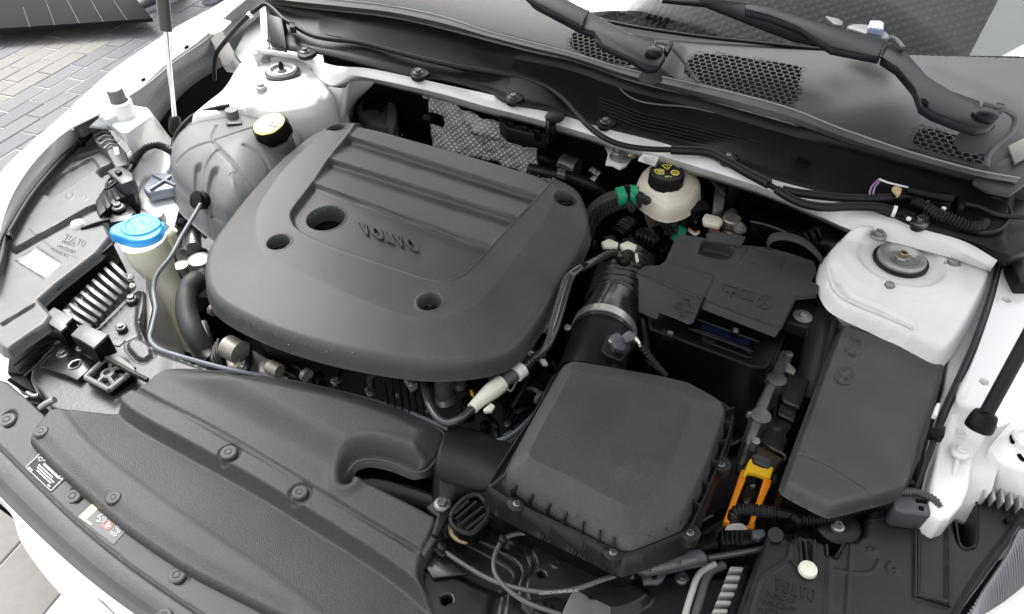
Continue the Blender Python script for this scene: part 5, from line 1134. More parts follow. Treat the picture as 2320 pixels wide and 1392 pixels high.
# sleeved hose pair running right
t = thing('washer_hose_pair', 'pair of black rubber hoses with white collars running along the scuttle to the right', 'hoses', 1900, 440, .03)
tube('main_hose', [(1520, 340, .042), (1600, 345, .043), (1640, 362, .043), (1690, 390, .042), (1742, 418, .042)], .007, RUBBER, t, seg=12)
tube('neck', [(1738, 416, .042), (1758, 428, .042), (1780, 434, .042)], .004, DARK, t, seg=10, sub=1)
tube('upper_hose', [(1772, 430, .043), (1800, 436, .043), (1860, 444, .044), (1930, 450, .046), (2000, 450, .048), (2050, 446, .05), (2100, 452, .051)], .0062, RUBBER, t, seg=14)
tube('lower_hose', [(1760, 430, .04), (1785, 446, .04), (1820, 462, .04), (1870, 470, .041), (1930, 468, .042), (1990, 470, .044), (2022, 478, .045)], .0062, RUBBER, t, seg=14)
tube('collar', [(2101, 452, .051), (2108, 454, .051)], .0078, LABEL, t, seg=14, sub=1)
tube('collar', [(2022, 478, .045), (2030, 480, .045)], .0078, LABEL, t, seg=14, sub=1)
tube('connector_body', [(2108, 455, .051), (2130, 460, .051), (2150, 468, .05)], .0075, DARK, t, seg=12)
tube('connector_body', [(2030, 481, .045), (2050, 486, .045), (2070, 494, .044)], .0075, DARK, t, seg=12)
for q, zz in (((2137, 475), .05), ((2058, 498), .045)): 
    lathe('pivot_ring', P(*q, zz), [(.0065, 0), (.0065, .005), (.004, .006)], DARK, t, seg=20); lathe('white_pin', P(*q, zz+.004), [(.003, 0), (.003, .003), (.0015, .004)], LABEL, t, seg=12)
for a, b, zz in (((2140, 470), (2172, 448), .052), ((2062, 492), (2090, 474), .047)): tube('link_rod', [(*a, zz), (*b, zz)], .0026, DARK, t, seg=8, sub=1)
prism('square_clip', [(2172, 446), (2186, 444), (2190, 462), (2184, 472), (2172, 468)], .058, .012, DARKM, t, .001)
prism('square_clip', [(2090, 480), (2104, 480), (2106, 494), (2092, 496)], .052, .012, DARKM, t, .001)
t = thing('corrugated_loom', 'ribbed black conduit with taped wires dipping over the right end of the scuttle', 'conduit', 2150, 480, .05)
tube('conduit', [(2068, 458, .052), (2090, 466, .053), (2120, 484, .052), (2160, 500, .050), (2190, 512, .048), (2215, 514, .047), (2228, 506, .040)], .0078, RUBBER, t, seg=14, corr=(.0042, .0012))
tube('black_joint', [(2056, 430, .06), (2080, 436, .06), (2120, 446, .06), (2155, 452, .058)], .0075, DARK, t, seg=12)
tube('thin_cable', [(2186, 462, .057), (2220, 470, .056), (2262, 488, .05), (2320, 492, .05), (2345, 490, .05)], .0036, RUBBER, t, seg=10)
tube('thin_cable', [(2245, 446, .056), (2270, 455, .055), (2287, 478, .05), (2285, 500, .046), (2262, 522, .043), (2225, 528, .042), (2190, 520, .043)], .0034, RUBBER, t, seg=10)
for q in ([(1990, 407, .056), (1974, 425, .054), (1970, 442, .052)], [(1996, 407, .056), (1982, 425, .054), (1978, 442, .052)]): tube('violet_wire', q, .0013, mat('violet_wire', (.30, .22, .32), .5) if 'violet_wire' not in bpy.data.materials else bpy.data.materials['violet_wire'], t, seg=6)
tube('bright_wire', [(1992, 406, .057), (2012, 414, .058), (2040, 421, .06), (2062, 426, .061)], .0014, LABEL, t, seg=6)
prism('tan_tape', [(2022, 424), (2030, 420), (2044, 426), (2042, 436), (2036, 442)], .062, .006, mat('tan_tape', (.55, .42, .22), .5), t, .001)

# ================================================================== BRAIDED HARNESS with green tape
t = thing('braided_harness', 'arched bundle of braided black cables with green tape bands between engine cover and battery', 'cable bundle', 1430, 460, -.03)
arc = [(1325, 520, -.10), (1340, 485, -.07), (1370, 458, -.04), (1410, 444, -.025), (1445, 444, -.025), (1480, 460, -.035), (1510, 490, -.055), (1535, 528, -.085), (1545, 560, -.12)]
for k in range(9):
    o_ = (k % 5-2); r2 = k//5
    pts = [(x+o_*2.0+(8 if r2 else 0)*math.cos(i*.3), y+o_*4.6*(1 if i < 7 else .4)+r2*18, z_-.010*abs(o_)*.4-r2*.02) for i, (x, y, z_) in enumerate(arc)]
    tube('braided_cable', pts, .0050, BRAID, t, seg=10, sub=10)
tube('green_band', [(1398, 447, -.028), (1416, 443, -.026)], .0150, GREEN, t, seg=16, sub=1); tube('green_band', [(1424, 440, -.025), (1443, 443, -.024)], .0150, GREEN, t, seg=16, sub=1)
prism('green_tail', [(1428, 428), (1442, 422), (1448, 432), (1440, 440)], -.006, .004, GREEN, t, .001)
tube('black_tie', [(1414, 443, -.026), (1424, 441, -.026)], .0165, DARK, t, seg=16, sub=1)
prism('tie_tail', [(1418, 452), (1432, 452), (1440, 468), (1432, 480), (1422, 470)], -.012, .008, DARK, t, .002)
tube('green_band', [(1528, 526, -.085), (1544, 530, -.09)], .013, GREEN, t, seg=14, sub=1)
prism('green_tail', [(1525, 540), (1533, 538), (1533, 546), (1527, 546)], -.08, .004, GREEN, t, .0005)

# ================================================================== ENGINE (dark mass with accessories, seen in gaps)
t = thing('engine', 'dark engine and hoses glimpsed in the gaps around the grey cover', 'engine', 1000, 700, -.25)
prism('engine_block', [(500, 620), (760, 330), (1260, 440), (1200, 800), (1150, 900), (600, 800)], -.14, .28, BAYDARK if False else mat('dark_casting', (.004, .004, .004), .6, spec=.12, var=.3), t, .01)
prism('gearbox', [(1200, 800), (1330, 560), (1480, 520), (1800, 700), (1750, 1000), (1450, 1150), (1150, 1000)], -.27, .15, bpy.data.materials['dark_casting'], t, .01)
# parts in the front gap
for k in range(6): prism('rib', [(870+16*k, 862), (874+16*k, 862), (880+16*k, 930), (876+16*k, 930)], -.12, .05, DARKM, t, .001)
prism('accessory_housing', [(500, 775), (530, 765), (640, 830), (650, 850), (560, 850), (515, 830)], -.14, .05, mat('dirty_aluminium', (.30, .28, .25), .5, metal=.5, var=.35, vscale=40, wear=.5, wcol=(.15, .14, .12), grain=.6, gscale=200), t, .004)
DA = bpy.data.materials['dirty_aluminium']
tubew('clamp_drum', [P(515, 785, -.11), P(545, 800, -.11)], .017, DA, t, 18, 1)
for k in range(4): tube('fin_slot', [(524+3*k, 812+7*k, -.118), (534+3*k, 808+7*k, -.118), (542+3*k, 812+7*k, -.118)], .002, DA, t, seg=6)
prism('rough_housing', [(585, 820), (605, 808), (635, 825), (640, 842), (610, 850), (585, 842)], -.118, .03, DA, t, .004)
tube('outlet', [(610, 830, -.11), (634, 842, -.11)], .010, DA, t, seg=12)
for k in range(3): tube('belt', [(495-5*k, 770+8*k, -.12), (492-5*k, 800+8*k, -.12), (500, 830+6*k, -.13)], .003, RUBBER, t, seg=8)
tube('black_loop_hose', [(840, 880, -.12), (842, 855, -.11), (870, 843, -.105), (920, 848, -.105)], .006, DARKM, t, seg=12)
tube('short_hose', [(1008, 850, -.11), (1005, 880, -.12), (1012, 915, -.14)], .0125, mat('dull_hose', (.06, .06, .055), .6, var=.3, vscale=60), t, seg=20)
tube('hose_clamp', [(1008, 900, -.128), (1010, 913, -.136)], .0138, STEEL, t, seg=20, sub=1)
tube('short_hose', [(1042, 850, -.12), (1038, 880, -.14)], .0095, bpy.data.materials['dull_hose'], t, seg=16); tube('hose_clamp', [(1040, 868, -.132), (1038, 878, -.138)], .0106, STEEL, t, seg=16, sub=1)
prism('sensor', [(1040, 905), (1062, 890), (1078, 905), (1072, 925), (1050, 928)], -.11, .03, DARK, t, .003)
for q in ((967, 928), (1075, 895)): bolt(*q, -.13, 9, DZ, t)
prism('brass_tab', [(1064, 884), (1070, 882), (1074, 896), (1068, 896)], -.10, .003, YELLOWP, t, .0005)
tube('grey_hose', [(1262, 668, -.09), (1250, 700, -.09), (1240, 730, -.09), (1222, 746, -.09), (1195, 752, -.095)], .0075, mat('mid_grey_hose', (.28, .28, .28), .5), t, seg=12)
tube('dark_pipe', [(1160, 925, -.12), (1185, 880, -.11), (1205, 830, -.11), (1240, 760, -.10)], .004, DARKM, t, seg=10)
tube('ribbed_hose', [(1160, 940, -.17), (1190, 960, -.17), (1200, 1000, -.17)], .016, DARK, t, seg=16, corr=(.007, .002))
for a, b in (((1205, 905), (1222, 885)), ((1228, 880), (1245, 862))): tube('hose_end', [(a[0], a[1], -.15), (b[0], b[1], -.15)], .015, DARKM, t, seg=16, sub=1)
tube('ring_clip', [(1208, 902, -.149), (1213, 896, -.149)], .0158, DA, t, seg=16, sub=1)
tube('ring_clip', [(1150, 1000, -.149), (1165, 990, -.149)], .0108, DA, t, seg=16, sub=1)
# left gap pieces
tube('silver_pipe', [(405, 470, -.12), (408, 520, -.14), (402, 560, -.16)], .006, STEEL, t, seg=12); tube('silver_pipe', [(425, 480, -.12), (430, 530, -.14), (435, 570, -.15)], .010, STEEL, t, seg=12)
tube('dipstick_cap', [(418, 500, -.11), (414, 512, -.115)], .012, DARK, t, seg=14, sub=1)
lathe('silver_cap', P(357, 488, -.09), [(.011, -.01), (.011, 0), (.009, .002)], STEEL, t)
prism('pump_housing', [(395, 570), (430, 555), (470, 560), (475, 620), (440, 630), (405, 610)], -.16, .05, ALU, t, .006)
tube('pump_pipe', [(438, 520, -.13), (440, 560, -.14)], .012, ALU, t, seg=14); lathe('pump_boss', P(455, 600, -.145), [(.020, 0), (.018, .012), (.010, .014)], ALU, t)
lathe('pump_boss', P(415, 615, -.16), [(.013, 0), (.012, .014), (.006, .015)], ALU, t)
prism('engine_mount', [(430, 735), (465, 720), (480, 760), (470, 800), (440, 780)], -.19, .04, ALU, t, .005)
t = thing('radiator_hose', 'thick black rubber radiator hose curving down left of the engine cover', 'hose', 430, 700, -.12)
tube('hose', [(462, 640, -.135), (440, 640, -.120), (426, 665, -.125), (424, 710, -.135), (440, 760, -.15), (468, 812, -.18), (480, 850, -.2)], .0165, mat('matt_hose', (.030, .030, .030), .55, grain=.5, gscale=300, var=.2), t, seg=24)
tube('metal_neck', [(470, 640, -.135), (448, 633, -.125)], .0185, ALU, t, seg=24, sub=1)
t = thing('quick_connect_line', 'shiny black vapour line with milky connectors looping below the right edge of the engine cover', 'fuel line', 1110, 890, -.08)
tube('clamp_pipe', [(925, 855, -.085), (950, 858, -.085), (962, 880, -.085), (972, 915, -.085), (990, 945, -.085), (1015, 958, -.085), (1045, 948, -.082), (1072, 925, -.08)], .0052, mat('glossy_black_line', (.035, .035, .036), .2, coat=.4), t, seg=14)
GL = bpy.data.materials['glossy_black_line']
prism('clamp_block', [(910, 845), (940, 848), (946, 868), (930, 878), (918, 862)], -.074, .012, STEEL, t, .002)
bolt(932, 870, -.072, 9, DZ, t)
CONN2 = mat('milky_connector', (.72, .74, .60), .3, sss=.2)
tube('connector_body', [(1070, 926, -.08), (1088, 908, -.079), (1112, 888, -.078), (1138, 868, -.077)], .0155, CONN2, t, seg=18, sub=2, radii=[.0075, .0085, .0115, .0115])
prism('connector_tab', [(1094, 928), (1112, 912), (1122, 920), (1114, 930), (1100, 932)], -.08, .006, CONN2, t, .001)
tube('grey_link', [(1138, 868, -.077), (1160, 852, -.075), (1168, 846, -.074)], .0088, GREYP, t, seg=16, sub=2)
for q in (((1126, 862), (1140, 846), (1150, 850)), ((1148, 880), (1158, 886), (1170, 866))): tube('spring_loop', [(a, b, -.072) for a, b in q], .0014, GREYP, t, seg=6)
tube('white_collar', [(1168, 850, -.074), (1184, 836, -.073)], .0105, LABEL, t, seg=18, sub=1, radii=None)
tube('ribbed_neck', [(1182, 838, -.073), (1200, 820, -.072), (1215, 808, -.071)], .0062, GL, t, seg=14, corr=(.006, .0010))
tube('upper_line', [(1212, 810, -.060), (1236, 790, -.045), (1252, 760, -.034), (1266, 720, -.026), (1280, 670, -.018), (1293, 630, -.012), (1308, 612, -.010), (1336, 598, -.014), (1368, 580, -.024), (1392, 572, -.034), (1404, 582, -.042)], .0052, GL, t, seg=14)
tube('braided_sleeve', [(1228, 806, -.055), (1244, 770, -.036), (1256, 720, -.026), (1270, 672, -.018), (1282, 634, -.012), (1300, 616, -.010)], .0045, BRAID, t, seg=10)
tube('line_clamp', [(1318, 602, -.011), (1327, 608, -.012)], .0075, DARK, t, seg=14, sub=1); prism('line_bracket', [(1288, 616), (1312, 600), (1322, 606), (1300, 624)], -.006, .004, GREYP, t, .001)
for q in ((1205, 800), (1232, 818)): prism('yellow_clip', [(q[0]-10, q[1]-4), (q[0]+2, q[1]-6), (q[0]+10, q[1]+6), (q[0]-2, q[1]+6)], -.078, .006, CONN, t, .001)

# ================================================================== TURBO INTAKE BELLOWS
t = thing('intake_bellows', 'ribbed black rubber air intake bellows with worm clamp leading into the air filter box', 'air hose', 1380, 680, -.08)
tube('bellows', [(1424, 575, -.11), (1416, 612, -.105), (1404, 655, -.098), (1390, 702, -.09)], .040, mat('glossy_rubber', (.030, .029, .028), .25, var=.2, coat=.2), t, seg=40, corr=(.0165, .0050))
GR = bpy.data.materials['glossy_rubber']
tube('smooth_cuff', [(1392, 696, -.088), (1376, 730, -.084), (1366, 762, -.082)], .0415, GR, t, seg=40)
tube('cuff_lip', [(1367, 757, -.082), (1364, 766, -.082)], .044, GR, t, seg=40, sub=1)
tube('worm_clamp', [(1371, 746, -.0825), (1366, 760, -.082)], .0452, mat('clamp_steel', (.62, .60, .56), .3, metal=.8), t, seg=44, sub=1)
tube('maf_tube', [(1365, 764, -.082), (1354, 795, -.083), (1342, 830, -.085), (1330, 865, -.088)], .042, DARKM, t, seg=40)
bolt(1286, 742, -.06, 8, STEEL, t)
c0 = P(1385, 700, -.035)
for (a, b) in ((0, 0), (1, 0), (0, 1), (1, 1), (2, 1), (-1, 0), (1, 2), (2, 0), (2, 2)):
    q = (1384+15*a-3*b, 668+4*a+14*b); tube('hexagon_relief', [(q[0]+9*math.cos(k*math.pi/3), q[1]+9*math.sin(k*math.pi/3), -.056-.0045*max(0, a)**1.6) for k in range(7)], .0013, GR, t, seg=6, sub=1)
t = thing('air_flow_sensor', 'dark grey air flow sensor plug with yellow wires on the intake tube', 'sensor', 1410, 790, -.05)
prism('sensor_foot', [(1372, 760), (1398, 750), (1432, 785), (1408, 818), (1380, 808), (1362, 795)], -.040, .01, DARKM, t, .002)
solid([P(1380, 762, -.02), P(1400, 752, -.02), P(1425, 770, -.02), P(1415, 795, -.02), P(1392, 790, -.02)], [P(1378, 772, -.045), P(1400, 760, -.045), P(1428, 785, -.045), P(1412, 808, -.045), P(1385, 800, -.045)], 'sensor_body', mat('slate_plastic', (.07, .075, .085), .4), t, .003)
SLT = bpy.data.materials['slate_plastic']
solid([P(1408, 760, -.005), P(1425, 748, -.0), P(1442, 756, -.0), P(1438, 770, -.005), P(1418, 778, -.01)], [P(1408, 768, -.03), P(1425, 756, -.03), P(1442, 764, -.03), P(1438, 778, -.03), P(1418, 786, -.03)], 'connector', SLT, t, .002)
bolt(1386, 772, -.022, 8, STEEL, t)
for k in range(4): tube('thin_wire', [(1432+2*k, 758+3*k, -.006), (1444+k, 770+2*k, -.008), (1450, 782+k, -.012)], .0016, CONN if k % 2 else LABEL, t, seg=6)
tube('ribbed_sleeve', [(1448, 780, -.012), (1468, 805, -.02), (1488, 830, -.035), (1505, 850, -.05)], .0040, RUBBER, t, seg=10, corr=(.0042, .0009))
t = thing('black_valve_connectors', 'cluster of black plug connectors with pale latches above the bellows', 'connectors', 1410, 560, -.06)
tube('bellows_boot', [(1425, 505, -.06), (1412, 520, -.06), (1398, 538, -.062)], .012, DARK, t, seg=14, corr=(.008, .002))
for q in ((1382, 552), (1424, 557)):
    prism('pale_latch', [(q[0]-20, q[1]-4), (q[0]-2, q[1]-12), (q[0]+20, q[1]-2), (q[0]+16, q[1]+8), (q[0]-14, q[1]+6)], -.045, .008, CONN2, t, .0015)
    prism('plug_body', [(q[0]-16, q[1]-16), (q[0]+8, q[1]-22), (q[0]+18, q[1]-6), (q[0]-4, q[1]+2)], -.048, .02, DARK, t, .002)
    prism('plug_tail', [(q[0]-18, q[1]+4), (q[0]+14, q[1]+6), (q[0]+8, q[1]+24), (q[0]-12, q[1]+22)], -.05, .02, DARKM, t, .003)
prism('pale_key', [(1438, 575), (1444, 573), (1448, 592), (1442, 594)], -.05, .003, CONN2, t, .0005)
lathe('solenoid', P(1460, 545, -.07), [(.022, -.01), (.022, .006), (.016, .008), (.015, .014), (.006, .015)], DARK, t)
for k in range(5): prism('solenoid_tab', [(1440+9*k, 525+4*k), (1446+9*k, 523+4*k), (1449+9*k, 532+4*k), (1443+9*k, 534+4*k)], -.05, .02, DARKM, t, .001)
tube('branch_hose', [(1402, 580, -.048), (1412, 592, -.05), (1418, 590, -.052), (1424, 575, -.052)], .008, DARKM, t, seg=12)
bolt(1330, 548, -.10, 12, DARK, t)

# ================================================================== AIR FILTER BOX
t = thing('air_filter_box', 'large black air filter box with raised grained lid, ribbed flange and corner screws', 'air filter box', 1380, 1030, -.05)
AZ = -.030; FZ_ = -.054
SHO = [(1276, 826), (1296, 815), (1330, 820), (1548, 858), (1600, 885), (1638, 908), (1644, 925), (1640, 950), (1606, 1050), (1548, 1168), (1535, 1178), (1440, 1216), (1425, 1218), (1400, 1212), (1160, 1085), (1146, 1068), (1150, 1050), (1210, 940), (1268, 836)]
PLT = [(1300, 838), (1430, 862), (1545, 884), (1572, 905), (1566, 930), (1520, 1050), (1488, 1120), (1432, 1146), (1415, 1144), (1200, 1036), (1198, 1022), (1240, 940), (1292, 845)]
def f_ab(H):
    d = H.sd(PLT, 0, Z(AZ, .014)); i_ = np.maximum(-H.d, 0); z = .014*np.clip(i_/(i_+np.maximum(d, 0)+1e-6), 0, 1)
    return z
heightfield('lid', SHO, AZ, f_ab, AIRB, t, res=.0014, wall=.022, ww=.006, er=.006, sm=1, ang=0)
FLO = [(1250, 850), (1268, 840), (1500, 860), (1640, 910), (1665, 935), (1660, 980), (1634, 1056), (1590, 1160), (1566, 1212), (1550, 1218), (1425, 1268), (1390, 1260), (1360, 1242), (1165, 1150), (1110, 1118), (1100, 1104), (1104, 1092), (1155, 1012), (1210, 930)]
def f_fl(H):
    return .004*ss(-np.abs(H.d+.004), -.003, -.001)-.004*ss(-H.sd(SHO, 1, FZ_), -.02, -.01)*0
heightfield('flange', FLO, FZ_, f_fl, DARKM, t, res=.0014, wall=.03, ww=.003, er=.002, sm=1, ang=0)
prism('lower_case', FLO, FZ_-.012, .16, DARK, t, .004)
front = [(1172, 1118), (1210, 1138), (1248, 1158), (1284, 1178), (1322, 1198), (1358, 1216), (1388, 1230), (1428, 1226), (1462, 1214), (1498, 1200), (1528, 1186), (1566, 1150), (1584, 1105), (1604, 1060), (1622, 1015), (1636, 975), (1645, 945)]
ctr = P(1400, 1020, FZ_)
for (x, y) in front:
    p = P(x, y, FZ_+.003); d = p-ctr; d[2] = 0; d /= np.linalg.norm(d); a = math.atan2(d[1], d[0])
    box('stiffening_rib', p+d*.0005+np.array([0, 0, .007]), (.016, .0020, .015), DARKM, t, rz=a, bevel=.0006)
for q in ((1171, 1142), (1389, 1252), (1563, 1208), (1634, 1053)):
    c = P(*q, FZ_); lathe('screw_boss', c-np.array([0, 0, .012]), [(.0105, 0), (.0105, .014), (.008, .0155)], DARKM, t, seg=24); bolt(*q, FZ_+.003, 9, DZ, t, 'screw', 'screw')
tube('corner_gusset', [(1112, 1102, FZ_+.004), (1148, 1074, FZ_+.018)], .002, DARKM, t, seg=6, sub=1)
prism('side_vent', [(1100, 1118), (1120, 1106), (1170, 1150), (1140, 1170), (1090, 1150)], -.09, .04, DARKM, t, .006)

# ================================================================== BATTERY
t = thing('battery', 'covered black car battery with moulded symbols on its grained lid', 'battery', 1640, 680, -.03)
BZ = (-.020, 0, .0)
BO_ = [(1536, 530), (1580, 535), (1660, 552), (1745, 560), (1800, 576), (1846, 592), (1850, 612), (1836, 634), (1856, 646), (1850, 664), (1804, 668), (1770, 736), (1760, 736), (1596, 676), (1560, 664), (1446, 620), (1446, 612), (1461, 602), (1494, 600), (1510, 587)]
def f_ba(H):
    z = np.zeros_like(H.X)
    z -= .008*ss(H.sl((1500, 603), (1625, 618)), 0, -.002)*0
    z -= .0025*np.exp(-(H.pd([(1505, 592), (1622, 624), (1597, 674)], sub=1)/.0014)**2)
    z -= .016*ss(-H.sd([(1584, 570), (1590, 548), (1600, 545), (1668, 560), (1655, 585), (1640, 590), (1600, 582), (1582, 576)], 2), -.001, .002)
    z += .0015*ss(-np.abs(H.sd([(1582, 578), (1588, 545), (1672, 558), (1655, 592), (1600, 584)], 2)), -.002, 0)
    z -= .0018*np.exp(-(np.abs(H.sd([(1698, 560), (1782, 580), (1772, 615), (1680, 588)], 0))/.0012)**2)
    for ln in ([(1638, 650), (1636, 642), (1672, 650), (1668, 668), (1662, 660), (1656, 668), (1650, 658), (1644, 664), (1640, 656)], [(1674, 668), (1680, 652), (1690, 660), (1706, 658), (1710, 674), (1694, 676), (1684, 670), (1674, 668)], [(1690, 660), (1692, 676)]): pass
    q, r = cr(1732, 683, BZ, 19); rr = np.hypot(H.X-q[0], H.Y-q[1]); z += 0
    z += 0
    return z
heightfield('lid', BO_, BZ, f_ba, mat('lid_plastic', (.030, .030, .031), .5, spec=.35, grain=.9, gscale=700, var=.1, vscale=15), t, res=.0011, wall=.006, ww=.002, er=.0022, sm=0, ang=0)
LP = bpy.data.materials['lid_plastic']
# front faces of the lid
def face(name, pts, m, parent, th=.006, bev=.0012):
    T = [P(*q) for q in pts]; return solid(T, [q+np.array([.001, th, -.001]) for q in T], name, m, parent, bev)
face('terminal_flap', [(1446, 619, -.021), (1522, 646, -.021), (1596, 673, -.021), (1572, 732, -.041), (1560, 737, -.043), (1538, 727, -.044), (1492, 709, -.045), (1488, 725, -.051), (1446, 708, -.052)], LP, t)
tube('flap_fold', [(1447, 619, -.020), (1522, 646, -.020), (1596, 673, -.020)], .0012, LP, t, seg=8)
tube('flap_seam', [(1597, 674, -.020), (1584, 704, -.031), (1572, 733, -.041)], .0009, BAYDARK, t, seg=6)
for ln in ([(1532, 684), (1546, 689), (1549, 676), (1562, 681), (1559, 694), (1573, 699), (1570, 710), (1556, 705), (1552, 717), (1540, 713), (1543, 700), (1529, 695), (1532, 684)],): tube('plus_relief', [(x, y, -.0245-(y-676)*.0003) for x, y in ln], .0010, LP, t, seg=6, sub=1)
for lns in ([(1638, 656), (1637, 644), (1672, 653), (1668, 668), (1660, 662), (1656, 672), (1648, 658), (1644, 664), (1638, 656)], [(1676, 668), (1680, 656), (1694, 660), (1708, 662), (1706, 682), (1692, 678), (1674, 674), (1676, 668)], [(1694, 660), (1691, 677)], [(1719, 672), (1747, 696)], [(1740, 672), (1722, 694)]): tube('symbol_relief', [(x, y, -.0196) for x, y in lns], .0011, LP, t, seg=6, sub=1)
tube('symbol_ring', [(1733+19*math.cos(k*.3142), 684+15*math.sin(k*.3142), -.0196) for k in range(21)], .0011, LP, t, seg=6, sub=1)
face('front_skirt', [(1597, 674, -.021), (1684, 705, -.021), (1771, 736, -.021), (1756, 766, -.034), (1670, 733, -.034), (1587, 700, -.032)], LP, t)
for (a_, b_, zz_) in (((1575, 722), (1720, 775), -.050), ((1560, 745), (1705, 797), -.060), ((1600, 775), (1700, 812), -.068)): tube('case_edge', [(*a_, zz_), (*b_, zz_)], .0013, DARKM, t, seg=6, sub=1)
prism('clamp_plate', [(1806, 668), (1855, 690), (1832, 744), (1780, 728), (1790, 700)], -.045, .02, DARKM, t, .003)
bolt(1818, 718, -.044, 14, STEEL, t); lathe('clamp_washer', P(1818, 718, -.044), [(.0125, 0), (.0125, .0015), (.010, .002)], STEEL, t)
prism('battery_case', [(1462, 690), (1560, 690), (1760, 740), (1800, 700), (1772, 780), (1740, 835), (1700, 830), (1620, 800), (1470, 745)], -.07, .16, DARK, t, .004)
0 and prism('ledge', [(1470, 720), (1570, 762), (1760, 820), (1752, 838), (1560, 780), (1468, 735)], -.085, .006, DARKM, t, .001)
prism('blue_label', [(1592, 732), (1700, 768), (1696, 782), (1588, 742)], -.067, .003, mat('navy_label', (.012, .016, .045), .3), t, 0)
tube('case_line', [(1475, 768, -.10), (1520, 788, -.10), (1580, 800, -.10), (1610, 815, -.10), (1675, 848, -.10)], .0012, GREYP, t, seg=6)
for k in range(6): tube('case_tick', [(1505+32*k, 772+12*k, -.098), (1503+32*k, 784+12*k, -.100)], .0011, GREYP, t, seg=6, sub=1)
lathe('vent_plug', P(1606, 772, -.07), [(.010, 0), (.010, .004), (.006, .005), (.005, .001)], DARKM, t)
prism('latch', [(1660, 730), (1678, 735), (1676, 755), (1658, 750)], -.046, .012, DARK, t, .001); prism('latch_tongue', [(1663, 742), (1674, 745), (1672, 752), (1662, 749)], -.043, .004, GREYP, t, .0005)
prism('latch', [(1500, 745), (1530, 755), (1526, 765), (1500, 756)], -.055, .012, DARKM, t, .001); prism('latch_tongue', [(1514, 748), (1526, 751), (1524, 758), (1512, 754)], -.052, .004, LABEL if False else GREYP, t, .0005)
for k in range(4): tube('case_ridge', [(1570+10*k, 745+3*k, -.064), (1630+10*k, 765+4*k, -.066), (1700, 792+3*k, -.068)], .0014, DARKM, t, seg=6)
prism('side_pillar', [(1448, 716), (1464, 722), (1474, 780), (1478, 830), (1466, 822), (1458, 770)], -.075, .03, DARKM, t, .003)
# terminals behind
t = thing('battery_terminal', 'greased brass battery clamp with cream fuse cover behind the battery lid', 'terminal', 1640, 500, -.06)
prism('cream_cover', [(1592, 492), (1598, 482), (1632, 490), (1640, 500), (1630, 512), (1595, 504)], -.045, .010, BEIGE, t, .003)
prism('brown_base', [(1606, 508), (1634, 514), (1628, 526), (1608, 520)], -.055, .01, mat('brown_plastic', (.10, .045, .025), .5), t, .001)
lathe('post', P(1655, 510, -.065), [(.015, 0), (.015, .012), (.013, .014)], mat('leaded_post', (.32, .29, .26), .4, metal=.7, var=.2), t)
prism('clamp', [(1635, 508), (1650, 500), (1672, 505), (1688, 518), (1676, 534), (1650, 530), (1638, 522)], -.067, .012, bpy.data.materials['tinned_brass'], t, .003)
lathe('clamp_nut', P(1676, 520, -.058), [(.011, 0), (.010, .004), (.006, .005), (.005, .010), (.003, .011)], STEEL, t, seg=18)
prism('cable_shoe', [(1640, 480), (1660, 470), (1672, 478), (1664, 492), (1650, 498)], -.055, .004, bpy.data.materials['tinned_brass'], t, .001)
prism('grey_bracket', [(1622, 415), (1648, 410), (1640, 470), (1615, 478)], -.05, .02, mat('bracket_grey', (.25, .24, .23), .5, metal=.4, var=.2), t, .002)
tube('sleeved_wire', [(1588, 390, -.03), (1610, 405, -.035), (1632, 430, -.035), (1642, 445, -.04)], .0038, BRAID, t, seg=8)
t = thing('relay_tower', 'black relay tower and connector with orange wires behind the battery', 'connector', 1580, 490, -.08)
prism('tower', [(1565, 455), (1595, 450), (1605, 465), (1590, 480), (1566, 475)], -.05, .08, DARK, t, .002)
prism('tower_cap', [(1562, 458), (1602, 452), (1608, 470), (1566, 478)], -.045, .008, DARKM, t, .001)
prism('bright_tab', [(1570, 482), (1578, 478), (1582, 500), (1574, 505)], -.07, .004, STEEL, t, .0005)
for k in range(2): tube('orange_wire', [(1560, 518+5*k, -.085), (1575, 528+4*k, -.08), (1584, 524+3*k, -.08)], .002, mat('faded_orange', (.7, .25, .10), .5) if k == 0 else LABEL, t, seg=8)
prism('grey_scrap', [(1540, 490), (1555, 480), (1562, 495), (1548, 505)], -.08, .01, GREYP, t, .001)
t = thing('black_box_cover', 'low black box cover with ribbed hose behind the battery strap', 'box cover', 1780, 480, -.06)
prism('cover', [(1700, 475), (1740, 462), (1830, 490), (1855, 512), (1840, 528), (1760, 520), (1700, 502)], -.065, .05, DARK, t, .003)
tube('cover_edge', [(1700, 502, -.062), (1730, 508, -.062), (1760, 518, -.062), (1790, 532, -.062)], .0015, GREYP, t, seg=6)
tube('ribbed_hose', [(1815, 548, -.06), (1835, 540, -.055), (1852, 535, -.055)], .014, DARK, t, seg=16, corr=(.007, .0018)); tube('hose_bend', [(1850, 535, -.055), (1872, 540, -.06), (1880, 558, -.08), (1868, 580, -.12)], .017, RUBBER, t, seg=18)
tube('dark_duct', [(1866, 700, -.09), (1862, 760, -.11), (1850, 830, -.14), (1830, 900, -.17)], .024, mat('duct_grey', (.06, .06, .06), .5), t, seg=20)
t = thing('battery_strap', 'woven black strap arching from the battery lid down past the fuse box', 'strap', 1800, 550, -.01)
up_ = [(1738, 558, -.02), (1748, 540, -.005), (1770, 534, .002), (1800, 538, .004), (1830, 552, 0), (1855, 575, -.01), (1872, 600, -.03)]
ribbon('strap_band', [([(a-2, b-8) for a, b, _ in up_], [z_ for *_, z_ in up_]), ([(a-1, b+9) for a, b, _ in up_], [z_-.001 for *_, z_ in up_])], STRAP, t, 40, .002)
